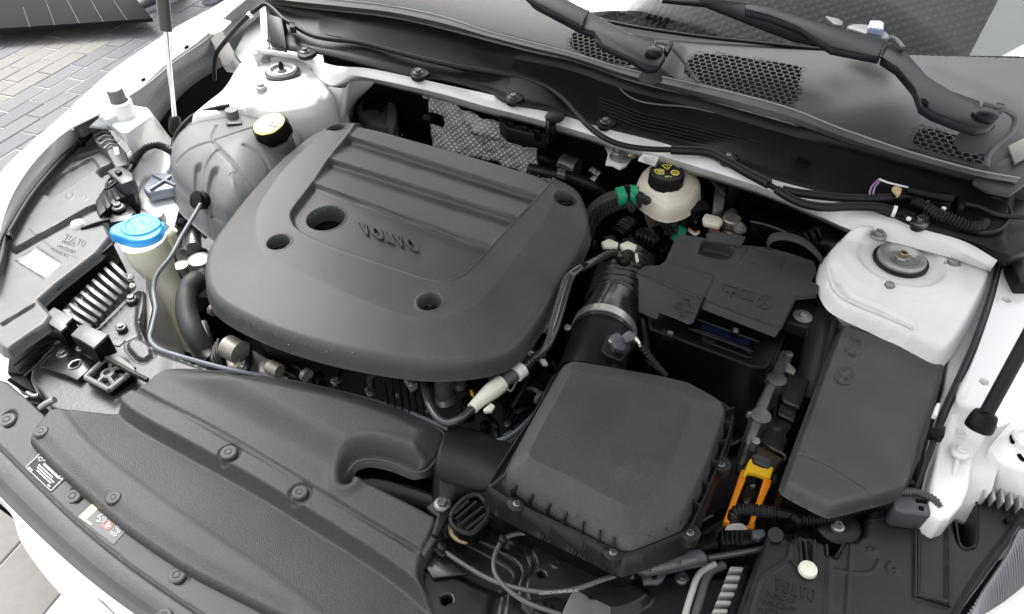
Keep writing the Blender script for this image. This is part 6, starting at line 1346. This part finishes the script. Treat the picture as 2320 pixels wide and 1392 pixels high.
dn = [(1872, 600, -.03), (1884, 650, -.045), (1892, 700, -.055), (1890, 740, -.06), (1876, 800, -.08), (1862, 860, -.11)]
ribbon('strap_band', [([(a-8, b) for a, b, _ in dn], [z_ for *_, z_ in dn]), ([(a+9, b-2) for a, b, _ in dn], [z_ for *_, z_ in dn])], STRAP, t, 40, .002)
tube('hand_loop', [(1846, 672, -.05), (1862, 682, -.045), (1890, 690, -.042), (1906, 684, -.045)], .010, RUBBER, t, seg=12)
prism('pull_tab', [(1600, 528), (1625, 524), (1690, 536), (1680, 556), (1605, 545)], -.016, .006, STRAP, t, .001)

# ================================================================== GEARBOX BRACKET, ORANGE CLIP
t = thing('cast_bracket', 'pale cast aluminium mounting bracket with bolts between air filter box and fuse box', 'bracket', 1730, 920, -.12)
CB = [(1768, 795), (1786, 798), (1790, 808), (1782, 835), (1772, 862), (1770, 880), (1756, 885), (1744, 915), (1738, 945), (1728, 965), (1716, 990), (1706, 1010), (1690, 1012), (1686, 1000), (1700, 965), (1706, 940), (1716, 915), (1732, 880), (1742, 850), (1752, 820)]
heightfield('bracket_casting', CB, -.105, lambda H: .003*np.exp(-(H.d+.006)**2/.00003)*0+.004*ss(-H.pd([(1775, 800), (1750, 870), (1720, 945), (1698, 1005)], sub=1), -.009, -.004), ALU, t, res=.0012, wall=.03, ww=.003, er=.003, sm=1)
for q in ((1758, 865), (1722, 948)): lathe('boss', P(*q, -.104), [(.013, -.01), (.0125, .006), (.008, .007)], ALU, t); bolt(q[0]-24, q[1]-6, -.105, 9, STEEL, t, axis=(-1, -.2, .4))
for q in ((1786, 808), (1710, 1005)): lathe('pin', P(*q, -.102), [(.0055, -.01), (.0055, .006), (.003, .007)], STEEL, t)
prism('thin_web', [(1782, 815), (1804, 838), (1800, 848), (1780, 840)], -.108, .004, mat('cream_metal', (.45, .42, .36), .5, metal=.4), t, .001)
prism('lower_stay', [(1688, 1012), (1700, 1016), (1690, 1040), (1676, 1070), (1672, 1060)], -.12, .01, ALU, t, .002)
t = thing('dirty_steel_plate', 'wet dark stamped steel plate beside the cast bracket', 'plate', 1790, 920, -.13)
DSP = mat('wet_dark_steel', (.045, .042, .036), .25, var=.5, vscale=40, coat=.3, wear=.3, wcol=(.14, .13, .11))
prism('upper_plate', [(1784, 840), (1836, 862), (1822, 900), (1812, 925), (1774, 908), (1770, 885), (1778, 862)], -.118, .006, DSP, t, .002)
prism('middle_step', [(1768, 912), (1806, 928), (1800, 955), (1762, 938)], -.126, .006, DSP, t, .002)
prism('lower_plate', [(1738, 950), (1756, 942), (1796, 960), (1792, 972), (1782, 982), (1786, 1000), (1774, 1028), (1735, 1010), (1722, 992)], -.132, .006, DSP, t, .003)
tube('plate_fold', [(1722, 994, -.130), (1740, 1010, -.130), (1776, 1030, -.130), (1778, 1044, -.135)], .002, DSP, t, seg=6)
prism('rusty_base', [(1712, 1010), (1740, 1015), (1776, 1040), (1760, 1052), (1715, 1035)], -.14, .02, mat('rusty_steel', (.12, .09, .065), .6, var=.4, vscale=40), t, .002)
t = thing('orange_lever_clip', 'bright orange and yellow plastic lever frame above the dark gearbox gap', 'clip', 1700, 1110, -.10)
OZ = -.105
OM = ORANGE
top = prism('yellow_yoke', [(1695, 1046), (1703, 1036), (1706, 1050), (1722, 1058), (1740, 1062), (1748, 1056), (1754, 1060), (1746, 1084), (1728, 1078), (1712, 1072), (1696, 1070), (1688, 1082), (1682, 1076)], OZ+.004, .008, YELLOWP, t, .0015)
prism('orange_leg', [(1680, 1062), (1692, 1066), (1690, 1085), (1672, 1130), (1660, 1165), (1652, 1186), (1638, 1182), (1650, 1150), (1664, 1110)], OZ, .010, OM, t, .0015)
prism('orange_leg', [(1732, 1080), (1750, 1088), (1744, 1105), (1728, 1140), (1712, 1180), (1708, 1198), (1694, 1196), (1700, 1178), (1716, 1130)], OZ, .010, OM, t, .0015)
prism('orange_foot', [(1690, 1190), (1712, 1186), (1710, 1198), (1695, 1202)], OZ-.004, .010, OM, t, .0015)
prism('dark_head', [(1705, 1030), (1715, 1026), (1752, 1042), (1750, 1056), (1742, 1062), (1706, 1046)], OZ+.002, .012, mat('slate_head', (.06, .06, .065), .4), t, .002)
for q in ((1676, 1056), (1756, 1078)): prism('side_lug', [(q[0]-6, q[1]-4), (q[0]+6, q[1]-2), (q[0]+6, q[1]+14), (q[0]-6, q[1]+10)], OZ, .01, DARKM, t, .001)
prism('shiny_core', [(1690, 1092), (1720, 1092), (1716, 1120), (1700, 1148), (1680, 1138), (1676, 1122)], OZ-.03, .02, mat('shiny_brown_black', (.03, .022, .02), .2, coat=.3), t, .004)

# ================================================================== FUSE BOX
t = thing('fuse_box', 'long black fuse box with grained lid showing book and no naked flame symbols', 'fuse box', 1950, 940, -.04)
UZ = -.030
UO = [(1908, 742), (1914, 734), (1930, 734), (2128, 812), (2142, 824), (2140, 840), (2098, 990), (2056, 1098), (2046, 1106), (1890, 1146), (1876, 1144), (1786, 1098), (1782, 1086), (1810, 1010), (1850, 900)]
def f_fu(H):
    z = -.0022*np.exp(-(H.pd([(1805, 1026), (1870, 1050), (1940, 1092), (1990, 1128)])/.0013)**2)
    z = z-.006*ss(-H.sl((1790, 1060), (1980, 1140)), -.004, .02)*0
    z = z+.0024*np.exp(-(H.pd([(1918, 790), (1924, 762), (1940, 768), (1950, 774), (1952, 792), (1940, 806), (1930, 796), (1916, 800)], sub=3)/.0014)**2)
    q, r = cr(1915, 850, UZ, 23); rr = np.hypot(H.X-q[0], H.Y-q[1]); z += .0026*np.exp(-((rr-r)/.0014)**2)+.0026*np.exp(-(H.pd([(1900, 836), (1930, 864)], sub=1)/.0015)**2)+.0010*ss(-rr, -r, -r+.002)*0
    z = z+.0024*np.exp(-(H.pd([(1906, 862), (1914, 852), (1922, 842)], sub=2)/.002)**2)
    z = z+.0024*np.exp(-(H.pd([(1930, 762), (1936, 800)], sub=1)/.0012)**2)
    return z
heightfield('lid', UO, UZ, f_fu, mat('fuse_lid_plastic', (.045, .045, .045), .38, grain=.9, gscale=900, var=.25, vscale=14, wear=.15, wcol=(.10, .10, .10)), t, res=.0015, wall=.012, ww=.004, er=.007, sm=1, ang=0)
for lns in ([(1918, 792), (1924, 762), (1938, 770), (1952, 772), (1950, 802), (1934, 806), (1914, 796), (1918, 792)], [(1938, 770), (1933, 804)], [(1901, 836), (1929, 864)], [(1905, 862), (1913, 852), (1916, 858), (1925, 842)]): tube('symbol_relief', [(x, y, -.0292) for x, y in lns], .0010, bpy.data.materials['fuse_lid_plastic'], t, seg=6, sub=1)
tube('symbol_ring', [(1915+23*math.cos(k*.2513), 850+20*math.sin(k*.2513), -.0292) for k in range(26)], .0011, bpy.data.materials['fuse_lid_plastic'], t, seg=6, sub=1)
prism('base', [(1905, 752), (2140, 840), (2095, 1010), (2048, 1112), (1884, 1156), (1778, 1108), (1776, 1094), (1845, 900)], -.045, .14, DARK, t, .004)
prism('latch', [(1800, 1128), (1832, 1140), (1828, 1152), (1796, 1140)], -.07, .01, GREYP, t, .001)
prism('latch', [(1770, 1112), (1792, 1120), (1790, 1140), (1768, 1132)], -.065, .02, DARKM, t, .002)
t = thing('rail_seal', 'long black rubber strip and thin cable along the white rail right of the fuse box', 'seal', 2170, 850, -.01)
tube('seal_strip', [(2262, 596, .0), (2240, 680, .0), (2205, 780, -.005), (2170, 860, -.01), (2145, 915, -.015), (2125, 965, -.02), (2105, 1030, -.03), (2075, 1105, -.05)], .0034, RUBBER, t, seg=10)
tube('thin_cable', [(2268, 600, -.005), (2248, 680, -.005), (2214, 780, -.01), (2176, 870, -.015), (2148, 930, -.02), (2118, 1000, -.03), (2096, 1060, -.045), (2082, 1110, -.06)], .0022, DARK, t, seg=8)
prism('white_marker', [(2124, 912), (2132, 914), (2124, 942), (2115, 938)], -.008, .008, LABEL, t, .001)
prism('cable_clip', [(2112, 968), (2126, 964), (2144, 966), (2140, 990), (2126, 984), (2110, 982)], -.012, .012, DARK, t, .001)
for k in range(4): tube('wire_coil', [(2044+5*k, 1110, -.055), (2040+6*k, 1096, -.045), (2050+6*k, 1094, -.045), (2054+5*k, 1112, -.055)], .0022, DARKM, t, seg=6)

# ================================================================== FRONT LOOM (ribbed) over the orange clip
t = thing('front_loom', 'ribbed black wiring loom running across in front of the fuse box to the headlight plug', 'cable', 1850, 1165, -.06)
tube('ribbed_conduit', [(1662, 1178, -.085), (1668, 1160, -.075), (1695, 1155, -.07), (1740, 1160, -.07), (1762, 1163, -.07)], .0062, RUBBER, t, seg=14, corr=(.0036, .0010))
tube('taped_section', [(1758, 1163, -.07), (1790, 1168, -.07), (1806, 1176, -.072)], .0068, DARK, t, seg=14)
tube('ribbed_conduit', [(1800, 1174, -.072), (1830, 1178, -.072), (1880, 1172, -.068), (1930, 1154, -.062), (1980, 1142, -.06), (2040, 1142, -.06)], .0062, RUBBER, t, seg=14, corr=(.0036, .0010))
tube('taped_knot', [(1792, 1166, -.066), (1806, 1180, -.07), (1800, 1194, -.08), (1780, 1198, -.09)], .006, DARK, t, seg=10)
prism('headlight_plug', [(2028, 1130), (2045, 1112), (2090, 1118), (2125, 1140), (2128, 1166), (2100, 1168), (2040, 1160), (2026, 1150)], -.045, .03, mat('plug_slate', (.07, .07, .075), .45, var=.2), t, .003)
prism('plug_window', [(2075, 1130), (2100, 1134), (2100, 1142), (2074, 1138)], -.0445, .003, BAYDARK, t, 0); prism('plug_window', [(2082, 1146), (2094, 1148), (2093, 1158), (2081, 1155)], -.0445, .003, BAYDARK, t, 0)
tube('ridged_rim', [(2040, 1114, -.042), (2080, 1116, -.042), (2115, 1132, -.042), (2128, 1150, -.045)], .004, bpy.data.materials['plug_slate'], t, seg=8, corr=(.003, .0006))

# ================================================================== RIGHT HEADLIGHT
RZ_ = -.075
t = thing('headlight', 'dusty black top of the right headlight housing with moulded lettering and cream stud', 'headlight', 1950, 1280, RZ_)
HO = [(1660, 1440), (1720, 1270), (1741, 1212), (1752, 1206), (1774, 1212), (1790, 1226), (1800, 1217), (1812, 1214), (1846, 1222), (1858, 1228), (1870, 1232), (1873, 1258), (1893, 1263), (1910, 1232), (1920, 1226), (1940, 1226), (1960, 1210), (1966, 1170), (1973, 1152), (2005, 1150), (2012, 1145), (2060, 1160), (2158, 1174), (2163, 1200), (2172, 1228), (2185, 1240), (2200, 1240), (2210, 1228), (2211, 1110), (2216, 1100), (2310, 1132), (2360, 1140), (2360, 1180), (2310, 1200), (2290, 1230), (2240, 1300), (2200, 1350), (2150, 1420), (2120, 1460), (1660, 1460)]
def f_rh(H):
    z = np.zeros_like(H.X)
    z += .004*ss(-H.sd([(2075, 1175), (2150, 1186), (2152, 1376), (2072, 1355)], 0), -.002, .003)
    z -= .0040*ss(-H.sd([(2084, 1184), (2143, 1194), (2143, 1362), (2080, 1345)], 0), -.001, .002)
    z += .0025*np.exp(-(H.pd([(1880, 1262), (1876, 1330), (1870, 1440)], sub=1)/.0018)**2)+.0015*np.exp(-(H.pd([(1928, 1235), (1922, 1330), (1915, 1440)], sub=1)/.0015)**2)
    z += .0018*np.exp(-(H.pd([(1790, 1232), (1785, 1262), (1765, 1284), (1735, 1300), (1715, 1330), (1690, 1420)])/.0016)**2)
    z += .0012*np.exp(-(np.abs(H.sd([(1975, 1180), (2008, 1172), (2005, 1160), (1980, 1160)], 0))/.001)**2)
    z -= .010*ss(-H.sd([(1812, 1224), (1822, 1222), (1830, 1275), (1818, 1280)], 0), -.001, .002)+.008*ss(-H.sd([(1830, 1224), (1842, 1224), (1843, 1280), (1834, 1280)], 0), -.001, .002)
    z += .0012*np.exp(-(H.pd([(1890, 1290), (1930, 1298), (1975, 1295), (1992, 1270)])/.001)**2)
    for ln in ([(2018, 1275), (2010, 1285), (2014, 1298), (2026, 1304)], [(2024, 1290), (2032, 1292), (2030, 1302)], [(1968, 1242), (1968, 1250)], [(1976, 1242), (1984, 1246), (1976, 1250), (1984, 1252)]): z += .0012*np.exp(-(H.pd(ln, sub=2)/.0011)**2)
    z += .0035*np.exp(-(H.pd([(2310, 1178), (2280, 1225), (2225, 1300), (2170, 1392), (2150, 1440)])/.0035)**2)
    z -= .010*ss(H.sl((2310, 1190), (2160, 1400)), .02, -.03)*0
    return z
heightfield('lamp_housing', HO, RZ_, f_rh, mat('shaded_dusty_lamp_plastic', (.016, .016, .016), .42, spec=.35, grain=.25, gscale=600, var=.25, vscale=20, wear=.4, wcol=(.09, .088, .085)), t, res=.0014, wall=.06, ww=.003, er=.004, sm=0, ang=0)  # left lamp's plastic again, shade put into a darker base under real dust
DL = bpy.data.materials['shaded_dusty_lamp_plastic']
slabword('raised_lettering', frame3((1752, 1336), (1846, 1366), (1757, 1310), RZ_), DL, t, lift=.0012)
word('moulded_text', 'MMD15', frame3((1736, 1352), (1800, 1368), (1739, 1340), RZ_), DL, t, lift=.0009)
word('moulded_text', '>PP-TD40<', frame3((1726, 1370), (1800, 1388), (1730, 1358), RZ_), DL, t, lift=.0009)
word('moulded_text', 'MADE IN', frame3((1716, 1386), (1780, 1402), (1720, 1374), RZ_), DL, t, lift=.0009)
lathe('cream_stud', P(1827, 1297, RZ_), [(.0065, 0), (.0095, .004), (.0088, .008), (.004, .0095)], CONN2, t, seg=24)
for pts_ in ([(1880, 1262), (1877, 1330), (1870, 1440)], [(1928, 1235), (1922, 1330), (1915, 1440)], [(2075, 1176), (2150, 1187), (2152, 1375), (2074, 1352), (2075, 1176)], [(1790, 1232), (1786, 1262), (1765, 1284), (1735, 1302), (1715, 1330), (1690, 1420)], [(1873, 1234), (1875, 1259), (1892, 1264), (1911, 1233)], [(1975, 1186), (2010, 1176), (2006, 1158)], [(2310, 1180), (2280, 1226), (2225, 1300), (2170, 1392), (2150, 1440)], [(2166, 1180), (2172, 1226), (2186, 1243), (2203, 1240), (2212, 1222), (2213, 1112)], [(1812, 1218), (1816, 1275)], [(1846, 1224), (1844, 1282)]):
    tube('moulded_ridge', [(x_, y_, RZ_+(.0035 if x_ > 2070 and x_ < 2153 else .0008)) for x_, y_ in pts_], .0013, DL, t, seg=6, sub=4 if len(pts_) > 4 and pts_[0] != (2075, 1176) else 1)
prism('stud_tongue', [(1790, 1268), (1795, 1265), (1822, 1288), (1816, 1294)], RZ_+.003, .003, DL, t, .0008)
tubew('corner_pipe', [P(1757, 1232, -.10), P(1757, 1212, -.066)], .0078, DARKM, t, 20, 1)
prism('clip', [(2278, 1172), (2288, 1166), (2294, 1176), (2284, 1184)], RZ_+.006, .008, DARK, t, .001)
ribbon('lens', [([(2345, 1170), (2315, 1196), (2290, 1250), (2258, 1300), (2225, 1350), (2195, 1410), (2180, 1450)], RZ_-.002), ([(2400, 1200), (2350, 1230), (2325, 1280), (2290, 1330), (2262, 1380), (2240, 1430), (2230, 1470)], RZ_-.02), ([(2440, 1280), (2400, 1300), (2370, 1340), (2340, 1380), (2315, 1420), (2290, 1460), (2280, 1490)], RZ_-.07)], LENS, t, 60, .003)
for k in range(30):
    x0 = 2300-k*5.2+ (0 if k < 6 else 0); y0 = 1232+k*7.5
    tube('lens_rib', [(x0+14, y0-16, RZ_-.001), (x0+20, y0+40, RZ_-.014), (x0+22, y0+120, RZ_-.03)], .0011, LENS, t, seg=6)
for k in range(5): prism('cooling_fin', [(2224+20*k, 1090-2*k), (2229+20*k, 1088-2*k), (2238+20*k, 1126+5*k), (2232+20*k, 1128+5*k)], -.058, .015, mat('pale_fin', (.5, .5, .5), .4, metal=.5) if k == 0 else bpy.data.materials['pale_fin'], t, .001)

# ================================================================== FRONT CROSSMEMBER (black stamped steel)
t = thing('radiator_support', 'glossy black stamped steel radiator support with bolts and holes at the bottom centre', 'crossmember', 1300, 1340, -.14)
XZ = -.135
XO = [(930, 1230), (985, 1175), (1000, 1150), (1050, 1180), (1110, 1190), (1180, 1205), (1400, 1290), (1560, 1310), (1640, 1310), (1680, 1330), (1640, 1460), (900, 1460), (935, 1340)]
def f_xo(H):
    z = np.zeros_like(H.X)
    z -= .012*ss(-H.sd([(1000, 1195), (1030, 1200), (1150, 1262), (1180, 1290), (1165, 1330), (1130, 1345), (1060, 1320), (970, 1265)], 2), -.004, .006)
    z += .008*ss(-H.sd([(1195, 1245), (1225, 1235), (1345, 1290), (1450, 1330), (1480, 1360), (1400, 1400), (1200, 1400), (1180, 1330), (1215, 1290)], 2), -.005, .005)
    z -= .006*ss(H.pd([(1130, 1350), (1120, 1400), (1110, 1450)]), .012, .002)
    for c in ((1010, 1360),): z -= .03*ss(-H.sd([(1000, 1352), (1018, 1348), (1024, 1362), (1006, 1370)], 0), -.001, .001)
    q, r = cr(1226, 1309, XZ, 10); z -= .02*ss(-np.hypot((H.X-q[0]), (H.Y-q[1])*1.3), -r, -r+.002)
    q, r = cr(1260, 1285, XZ, 8); z += .0012*np.exp(-((np.hypot(H.X-q[0], H.Y-q[1])-r)/.0012)**2)
    q, r = cr(1148, 1240, XZ, 16); rr = np.hypot(H.X-q[0], H.Y-q[1]); z -= .006*ss(-rr, -r, -r*.3)
    return z
heightfield('stamped_panel', XO, XZ, f_xo, BLKMET, t, res=.0015, wall=.03, ww=.004, er=.003, sm=0, ang=0)
for q, r in (((1427, 1352), 16), ((1545, 1310), 16)): bolt(*q, XZ+.001, r, DZ, t)
prism('support_bracket', [(985, 1130), (1010, 1125), (1030, 1150), (990, 1215), (976, 1210), (990, 1170), (965, 1150)], -.105, .01, DARKM, t, .002)
bolt(1002, 1143, -.103, 19, DZ, t)
prism('lower_trim', [(985, 1225), (1000, 1240), (1060, 1300), (980, 1310), (960, 1280)], -.128, .004, BLKMET, t, .001)
prism('bent_flap', [(1275, 1385), (1300, 1332), (1330, 1350), (1336, 1358), (1350, 1358), (1385, 1375), (1375, 1440), (1270, 1440)], -.105, .004, mat('flat_grey_steel', (.10, .10, .10), .4, var=.2), t, .001)
prism('slotted_bracket', [(1215, 1360), (1260, 1350), (1290, 1370), (1270, 1440), (1190, 1440)], -.115, .008, DARKM, t, .002)
for q in ((1235, 1372), (1252, 1378)): prism('slot', [(q[0]-5, q[1]-10), (q[0]+4, q[1]-8), (q[0]+3, q[1]+14), (q[0]-6, q[1]+12)], -.1148, .002, BAYDARK, t, 0)
prism('floor_plate', [(1390, 1300), (1700, 1330), (1680, 1460), (1380, 1460)], -.139, .004, BLKMET, t, .001)
# horn-like inlet grille
t = thing('inlet_snorkel', 'black oval air inlet with slanted bars and a yellowed gasket ring', 'air inlet', 1070, 1165, -.09)
GO = [(1022, 1175), (1030, 1155), (1055, 1130), (1078, 1122), (1092, 1128), (1108, 1155), (1104, 1175), (1085, 1195), (1068, 1208), (1040, 1202), (1026, 1190)]
prism('inlet_body', GO, -.098, .03, DARK, t, .002)
for a, b in zip(GO, GO[1:]+GO[:1]): pass
tube('inlet_rim', [(x, y, -.094) for x, y in GO+GO[:1]], .0035, DARKM, t, seg=8, sub=3)
for a, b in (((1032, 1178), (1080, 1138)), ((1042, 1190), (1094, 1150)), ((1056, 1200), (1104, 1164)), ((1030, 1165), (1062, 1136))): tube('bar', [(a[0], a[1], -.092), (b[0], b[1], -.092)], .0022, DARKM, t, seg=8, sub=1)
tube('gasket_ring', [(1020, 1190, -.122), (1026, 1212, -.122), (1050, 1226, -.122), (1078, 1218, -.122), (1092, 1198, -.122)], .0035, mat('yellowed_foam', (.38, .30, .16), .7), t, seg=8)
solid([P(1078, 1120, -.092), P(1100, 1112, -.092), P(1150, 1150, -.10), P(1112, 1180, -.10), P(1108, 1155, -.095)], [P(1078, 1130, -.12), P(1100, 1122, -.12), P(1150, 1160, -.13), P(1112, 1190, -.13), P(1108, 1165, -.12)], 'snorkel_neck', DARKM, t, .004)
# bonnet release cables and splitter
t = thing('bonnet_release_cable', 'thin dark bonnet release cable curling in a loop across the radiator support', 'cable', 1250, 1290, -.11)
CABM = mat('cable_sheath', (.075, .075, .072), .35, var=.1, coat=.1)
tube('cable', [(1418, 1278, -.112), (1360, 1264, -.112), (1290, 1232, -.112), (1220, 1212, -.112), (1170, 1210, -.112), (1138, 1226, -.112), (1120, 1262, -.112), (1122, 1300, -.112), (1150, 1335, -.112), (1200, 1368, -.112), (1290, 1400, -.112), (1340, 1420, -.112)], .0027, CABM, t, seg=10)
tube('cable', [(1002, 1246, -.118), (1040, 1272, -.118), (1100, 1308, -.116), (1160, 1330, -.112), (1230, 1342, -.109), (1300, 1336, -.108), (1370, 1312, -.108), (1424, 1296, -.110)], .0027, CABM, t, seg=10)
prism('cable_clip', [(1130, 1212), (1142, 1208), (1150, 1222), (1140, 1230), (1130, 1224)], -.105, .008, DARKM, t, .001)
for k in range(3): tube('spring_tail', [(980+6*k, 1240+6*k, -.118), (990+6*k, 1246+6*k, -.116), (1002+4*k, 1250+3*k, -.118)], .0022, DARKM, t, seg=6)
prism('tail_block', [(992, 1228), (1006, 1226), (1014, 1238), (1004, 1250), (990, 1242)], -.112, .01, DARK, t, .001)
word('cable_print', 'CZECH REPUBLIC', (P(1220, 1348, -.1052), P(1310, 1341, -.1042)-P(1220, 1348, -.1052), np.array([0, .0028, .0006])), mat('faint_print', (.4, .4, .4), .6), t)
t = thing('cable_junction_box', 'long dark plastic cable junction with clips at the bottom centre right', 'junction', 1510, 1270, -.10)
solid([P(1438, 1272, -.092), P(1450, 1262, -.092), P(1575, 1244, -.085), P(1590, 1246, -.085), P(1604, 1262, -.085), P(1600, 1272, -.088), P(1470, 1300, -.095), P(1440, 1296, -.095)], [P(1440, 1284, -.115), P(1455, 1272, -.115), P(1580, 1256, -.11), P(1592, 1256, -.11), P(1606, 1272, -.11), P(1602, 1282, -.11), P(1472, 1312, -.115), P(1442, 1304, -.115)], 'housing', mat('junction_slate', (.05, .052, .058), .4, var=.15), t, .002)
JS = bpy.data.materials['junction_slate']
prism('inner_slider', [(1475, 1280), (1535, 1270), (1536, 1280), (1476, 1292)], -.088, .006, GREYP, t, .001); prism('inner_slider', [(1542, 1266), (1580, 1261), (1582, 1270), (1544, 1277)], -.084, .006, GREYP, t, .001)
prism('foot_bracket', [(1452, 1292), (1470, 1292), (1510, 1300), (1500, 1318), (1490, 1322), (1458, 1322)], -.108, .006, JS, t, .001); bolt(1482, 1308, -.108, 7, DARK, t)
for q in ((1428, 1278), (1428, 1296)): tube('end_grip', [(q[0]-7, q[1], -.112), (q[0]+8, q[1]-1, -.110)], .008, JS, t, seg=10, sub=1)
tube('outgoing_rod', [(1604, 1264, -.092), (1660, 1256, -.09), (1730, 1244, -.09)], .0035, GL, t, seg=8)
t = thing('sensor_connector', 'black ribbed connector in front of a white bracket beside the orange clip', 'connector', 1690, 1215, -.09)
prism('white_backing', [(1640, 1205), (1648, 1186), (1680, 1184), (1700, 1196), (1702, 1240), (1690, 1252), (1650, 1250), (1642, 1230)], -.11, .01, LABEL, t, .002)
prism('connector_body', [(1630, 1206), (1638, 1200), (1728, 1198), (1738, 1206), (1734, 1228), (1690, 1236), (1634, 1234)], -.095, .018, DARK, t, .002)
for k in range(5): tube('body_rib', [(1636+11*k, 1203, -.093), (1636+11*k, 1232, -.093)], .0014, DARKM, t, seg=6, sub=1)
prism('tail_block', [(1704, 1202), (1730, 1198), (1736, 1212), (1722, 1222), (1706, 1216)], -.088, .01, SLT, t, .001)
tube('rear_hose', [(1630, 1222, -.11), (1600, 1232, -.12), (1560, 1245, -.13)], .009, DARKM, t, seg=12)
# left of the right headlamp: white support and cream ribbed duct
t = thing('ribbed_cream_shutter', 'off white louvred shutter with dark edge under the right headlight', 'shutter', 1660, 1330, -.13)
CRM = mat('off_white_plastic', (.50, .50, .47), .45, var=.1)
prism('dark_edge', [(1688, 1276), (1702, 1282), (1660, 1440), (1636, 1440)], -.118, .02, DARKM, t, .002)
prism('backing', [(1640, 1290), (1680, 1278), (1690, 1290), (1640, 1440), (1580, 1440)], -.16, .02, DARK, t, .002)
for k in range(10):
    x = 1655-7.5*k; y = 1282+19*k; prism('louvre', [(x, y), (x+34, y+2), (x+32, y+12), (x-4, y+10)], -.122, .014, CRM, t, .002)
tube('white_frame', [(1620, 1278, -.125), (1585, 1300, -.125), (1565, 1350, -.125), (1545, 1420, -.125)], .0036, CRM, t, seg=10)
tube('grey_gutter', [(1640, 1280, -.13), (1605, 1300, -.13), (1588, 1350, -.13), (1566, 1420, -.13)], .005, GREYP, t, seg=10)
t = thing('lamp_mount_rubber', 'black rubber mount with torx bolt and white tabs beside the right headlight', 'mount', 1895, 1192, -.07)
lathe('rubber_ring', P(1895, 1196, -.085), [(.024, -.02), (.024, .006), (.019, .010), (.012, .011)], RUBBER, t)
bolt(1897, 1194, -.073, 14, STEEL, t, 'screw', 'screw')
prism('mount_arm', [(1850, 1190), (1880, 1172), (1960, 1170), (1950, 1200), (1915, 1222), (1850, 1220)], -.092, .01, DARKM, t, .003)
prism('white_tab', [(1905, 1176), (1930, 1164), (1932, 1174), (1912, 1184)], -.088, .006, LABEL, t, .001); prism('white_tab', [(1925, 1195), (1936, 1193), (1938, 1206), (1926, 1208)], -.085, .006, LABEL, t, .001)
prism('base_bracket', [(1800, 1196), (1840, 1180), (1870, 1200), (1862, 1226), (1800, 1222)], -.10, .01, BLKMET, t, .002)

# ================================================================== more of what fills the dark gaps
root = bpy.data.objects['engine']
random.seed(3)
def clutter(pts, kind):
    for (x, y, z) in pts:
        if kind == 'hose':
            a = random.uniform(0, 3.14); L_ = random.uniform(30, 60)
            tube('vacuum_hose', [(x-L_*math.cos(a), y-L_*math.sin(a), z-.03), (x, y, z), (x+L_*.6*math.cos(a+.7), y+L_*.6*math.sin(a+.7), z-.02)], random.uniform(.003, .006), RUBBER, root, seg=10)
        elif kind == 'block':
            w_ = random.uniform(10, 20); prism('connector_block', [(x-w_, y-5), (x+w_*.4, y-w_*.8), (x+w_, y+3), (x-w_*.3, y+w_*.8)], z, .02, DARK, root, .002)
        elif kind == 'clamp':
            tube('hose_clamp', [(x, y, z), (x+7, y+5, z)], random.uniform(.007, .010), DA, root, seg=18, sub=1)
        else: bolt(x, y, z, random.uniform(8, 11), DZ, root)
clutter([(700, 860, -.13), (760, 872, -.13), (660, 850, -.12), (1120, 960, -.15), (1180, 930, -.15), (1210, 870, -.14), (560, 835, -.12), (1250, 820, -.15), (1345, 545, -.13), (1300, 560, -.14), (1480, 800, -.14), (1660, 1000, -.2), (1580, 1180, -.18), (1620, 900, -.2)], 'hose')
clutter([(720, 850, -.125), (1090, 870, -.13), (1150, 900, -.14), (1100, 960, -.16), (1230, 845, -.14), (1500, 560, -.09), (1490, 520, -.1), (1345, 600, -.12), (470, 800, -.15), (1660, 960, -.2)], 'block')
clutter([(690, 848, -.12), (1220, 900, -.14), (480, 700, -.15), (1310, 500, -.12), (1235, 740, -.12)], 'clamp')
clutter([(760, 862, -.12), (840, 890, -.125), (1150, 960, -.15), (1330, 545, -.10), (1660, 880, -.18), (520, 850, -.12)], 'b')
for k in range(3): tube('lip_tick', [(760+70*k, 875+13*k, -.108), (760+70*k, 868+13*k, -.108)], .0022, GREYP, root, seg=6)
tube('conduit', [(1240, 640, -.12), (1235, 700, -.12), (1215, 760, -.12), (1190, 800, -.13)], .007, RUBBER, root, seg=12, corr=(.004, .001))
tube('conduit', [(1560, 1230, -.13), (1640, 1180, -.14), (1690, 1130, -.15)], .006, RUBBER, root, seg=12, corr=(.004, .001))
prism('valve_cover_edge', [(1100, 830), (1150, 812), (1200, 760), (1220, 770), (1180, 830), (1120, 860)], -.11, .03, mat('dull_aluminium', (.09, .09, .088), .5, metal=.4, var=.3, vscale=50), root, .004)
for key, grp in (('headlight', 'headlight housings either side of the radiator'), ('wiper_arm', 'wiper arms on the scuttle'), ('gas_strut', 'gas struts holding the hood up'), ('person', 'people standing beyond the white wing')):
    for o in list(bpy.data.objects):
        if o.parent is None and o.name.split('.')[0] == key: o['group'] = grp
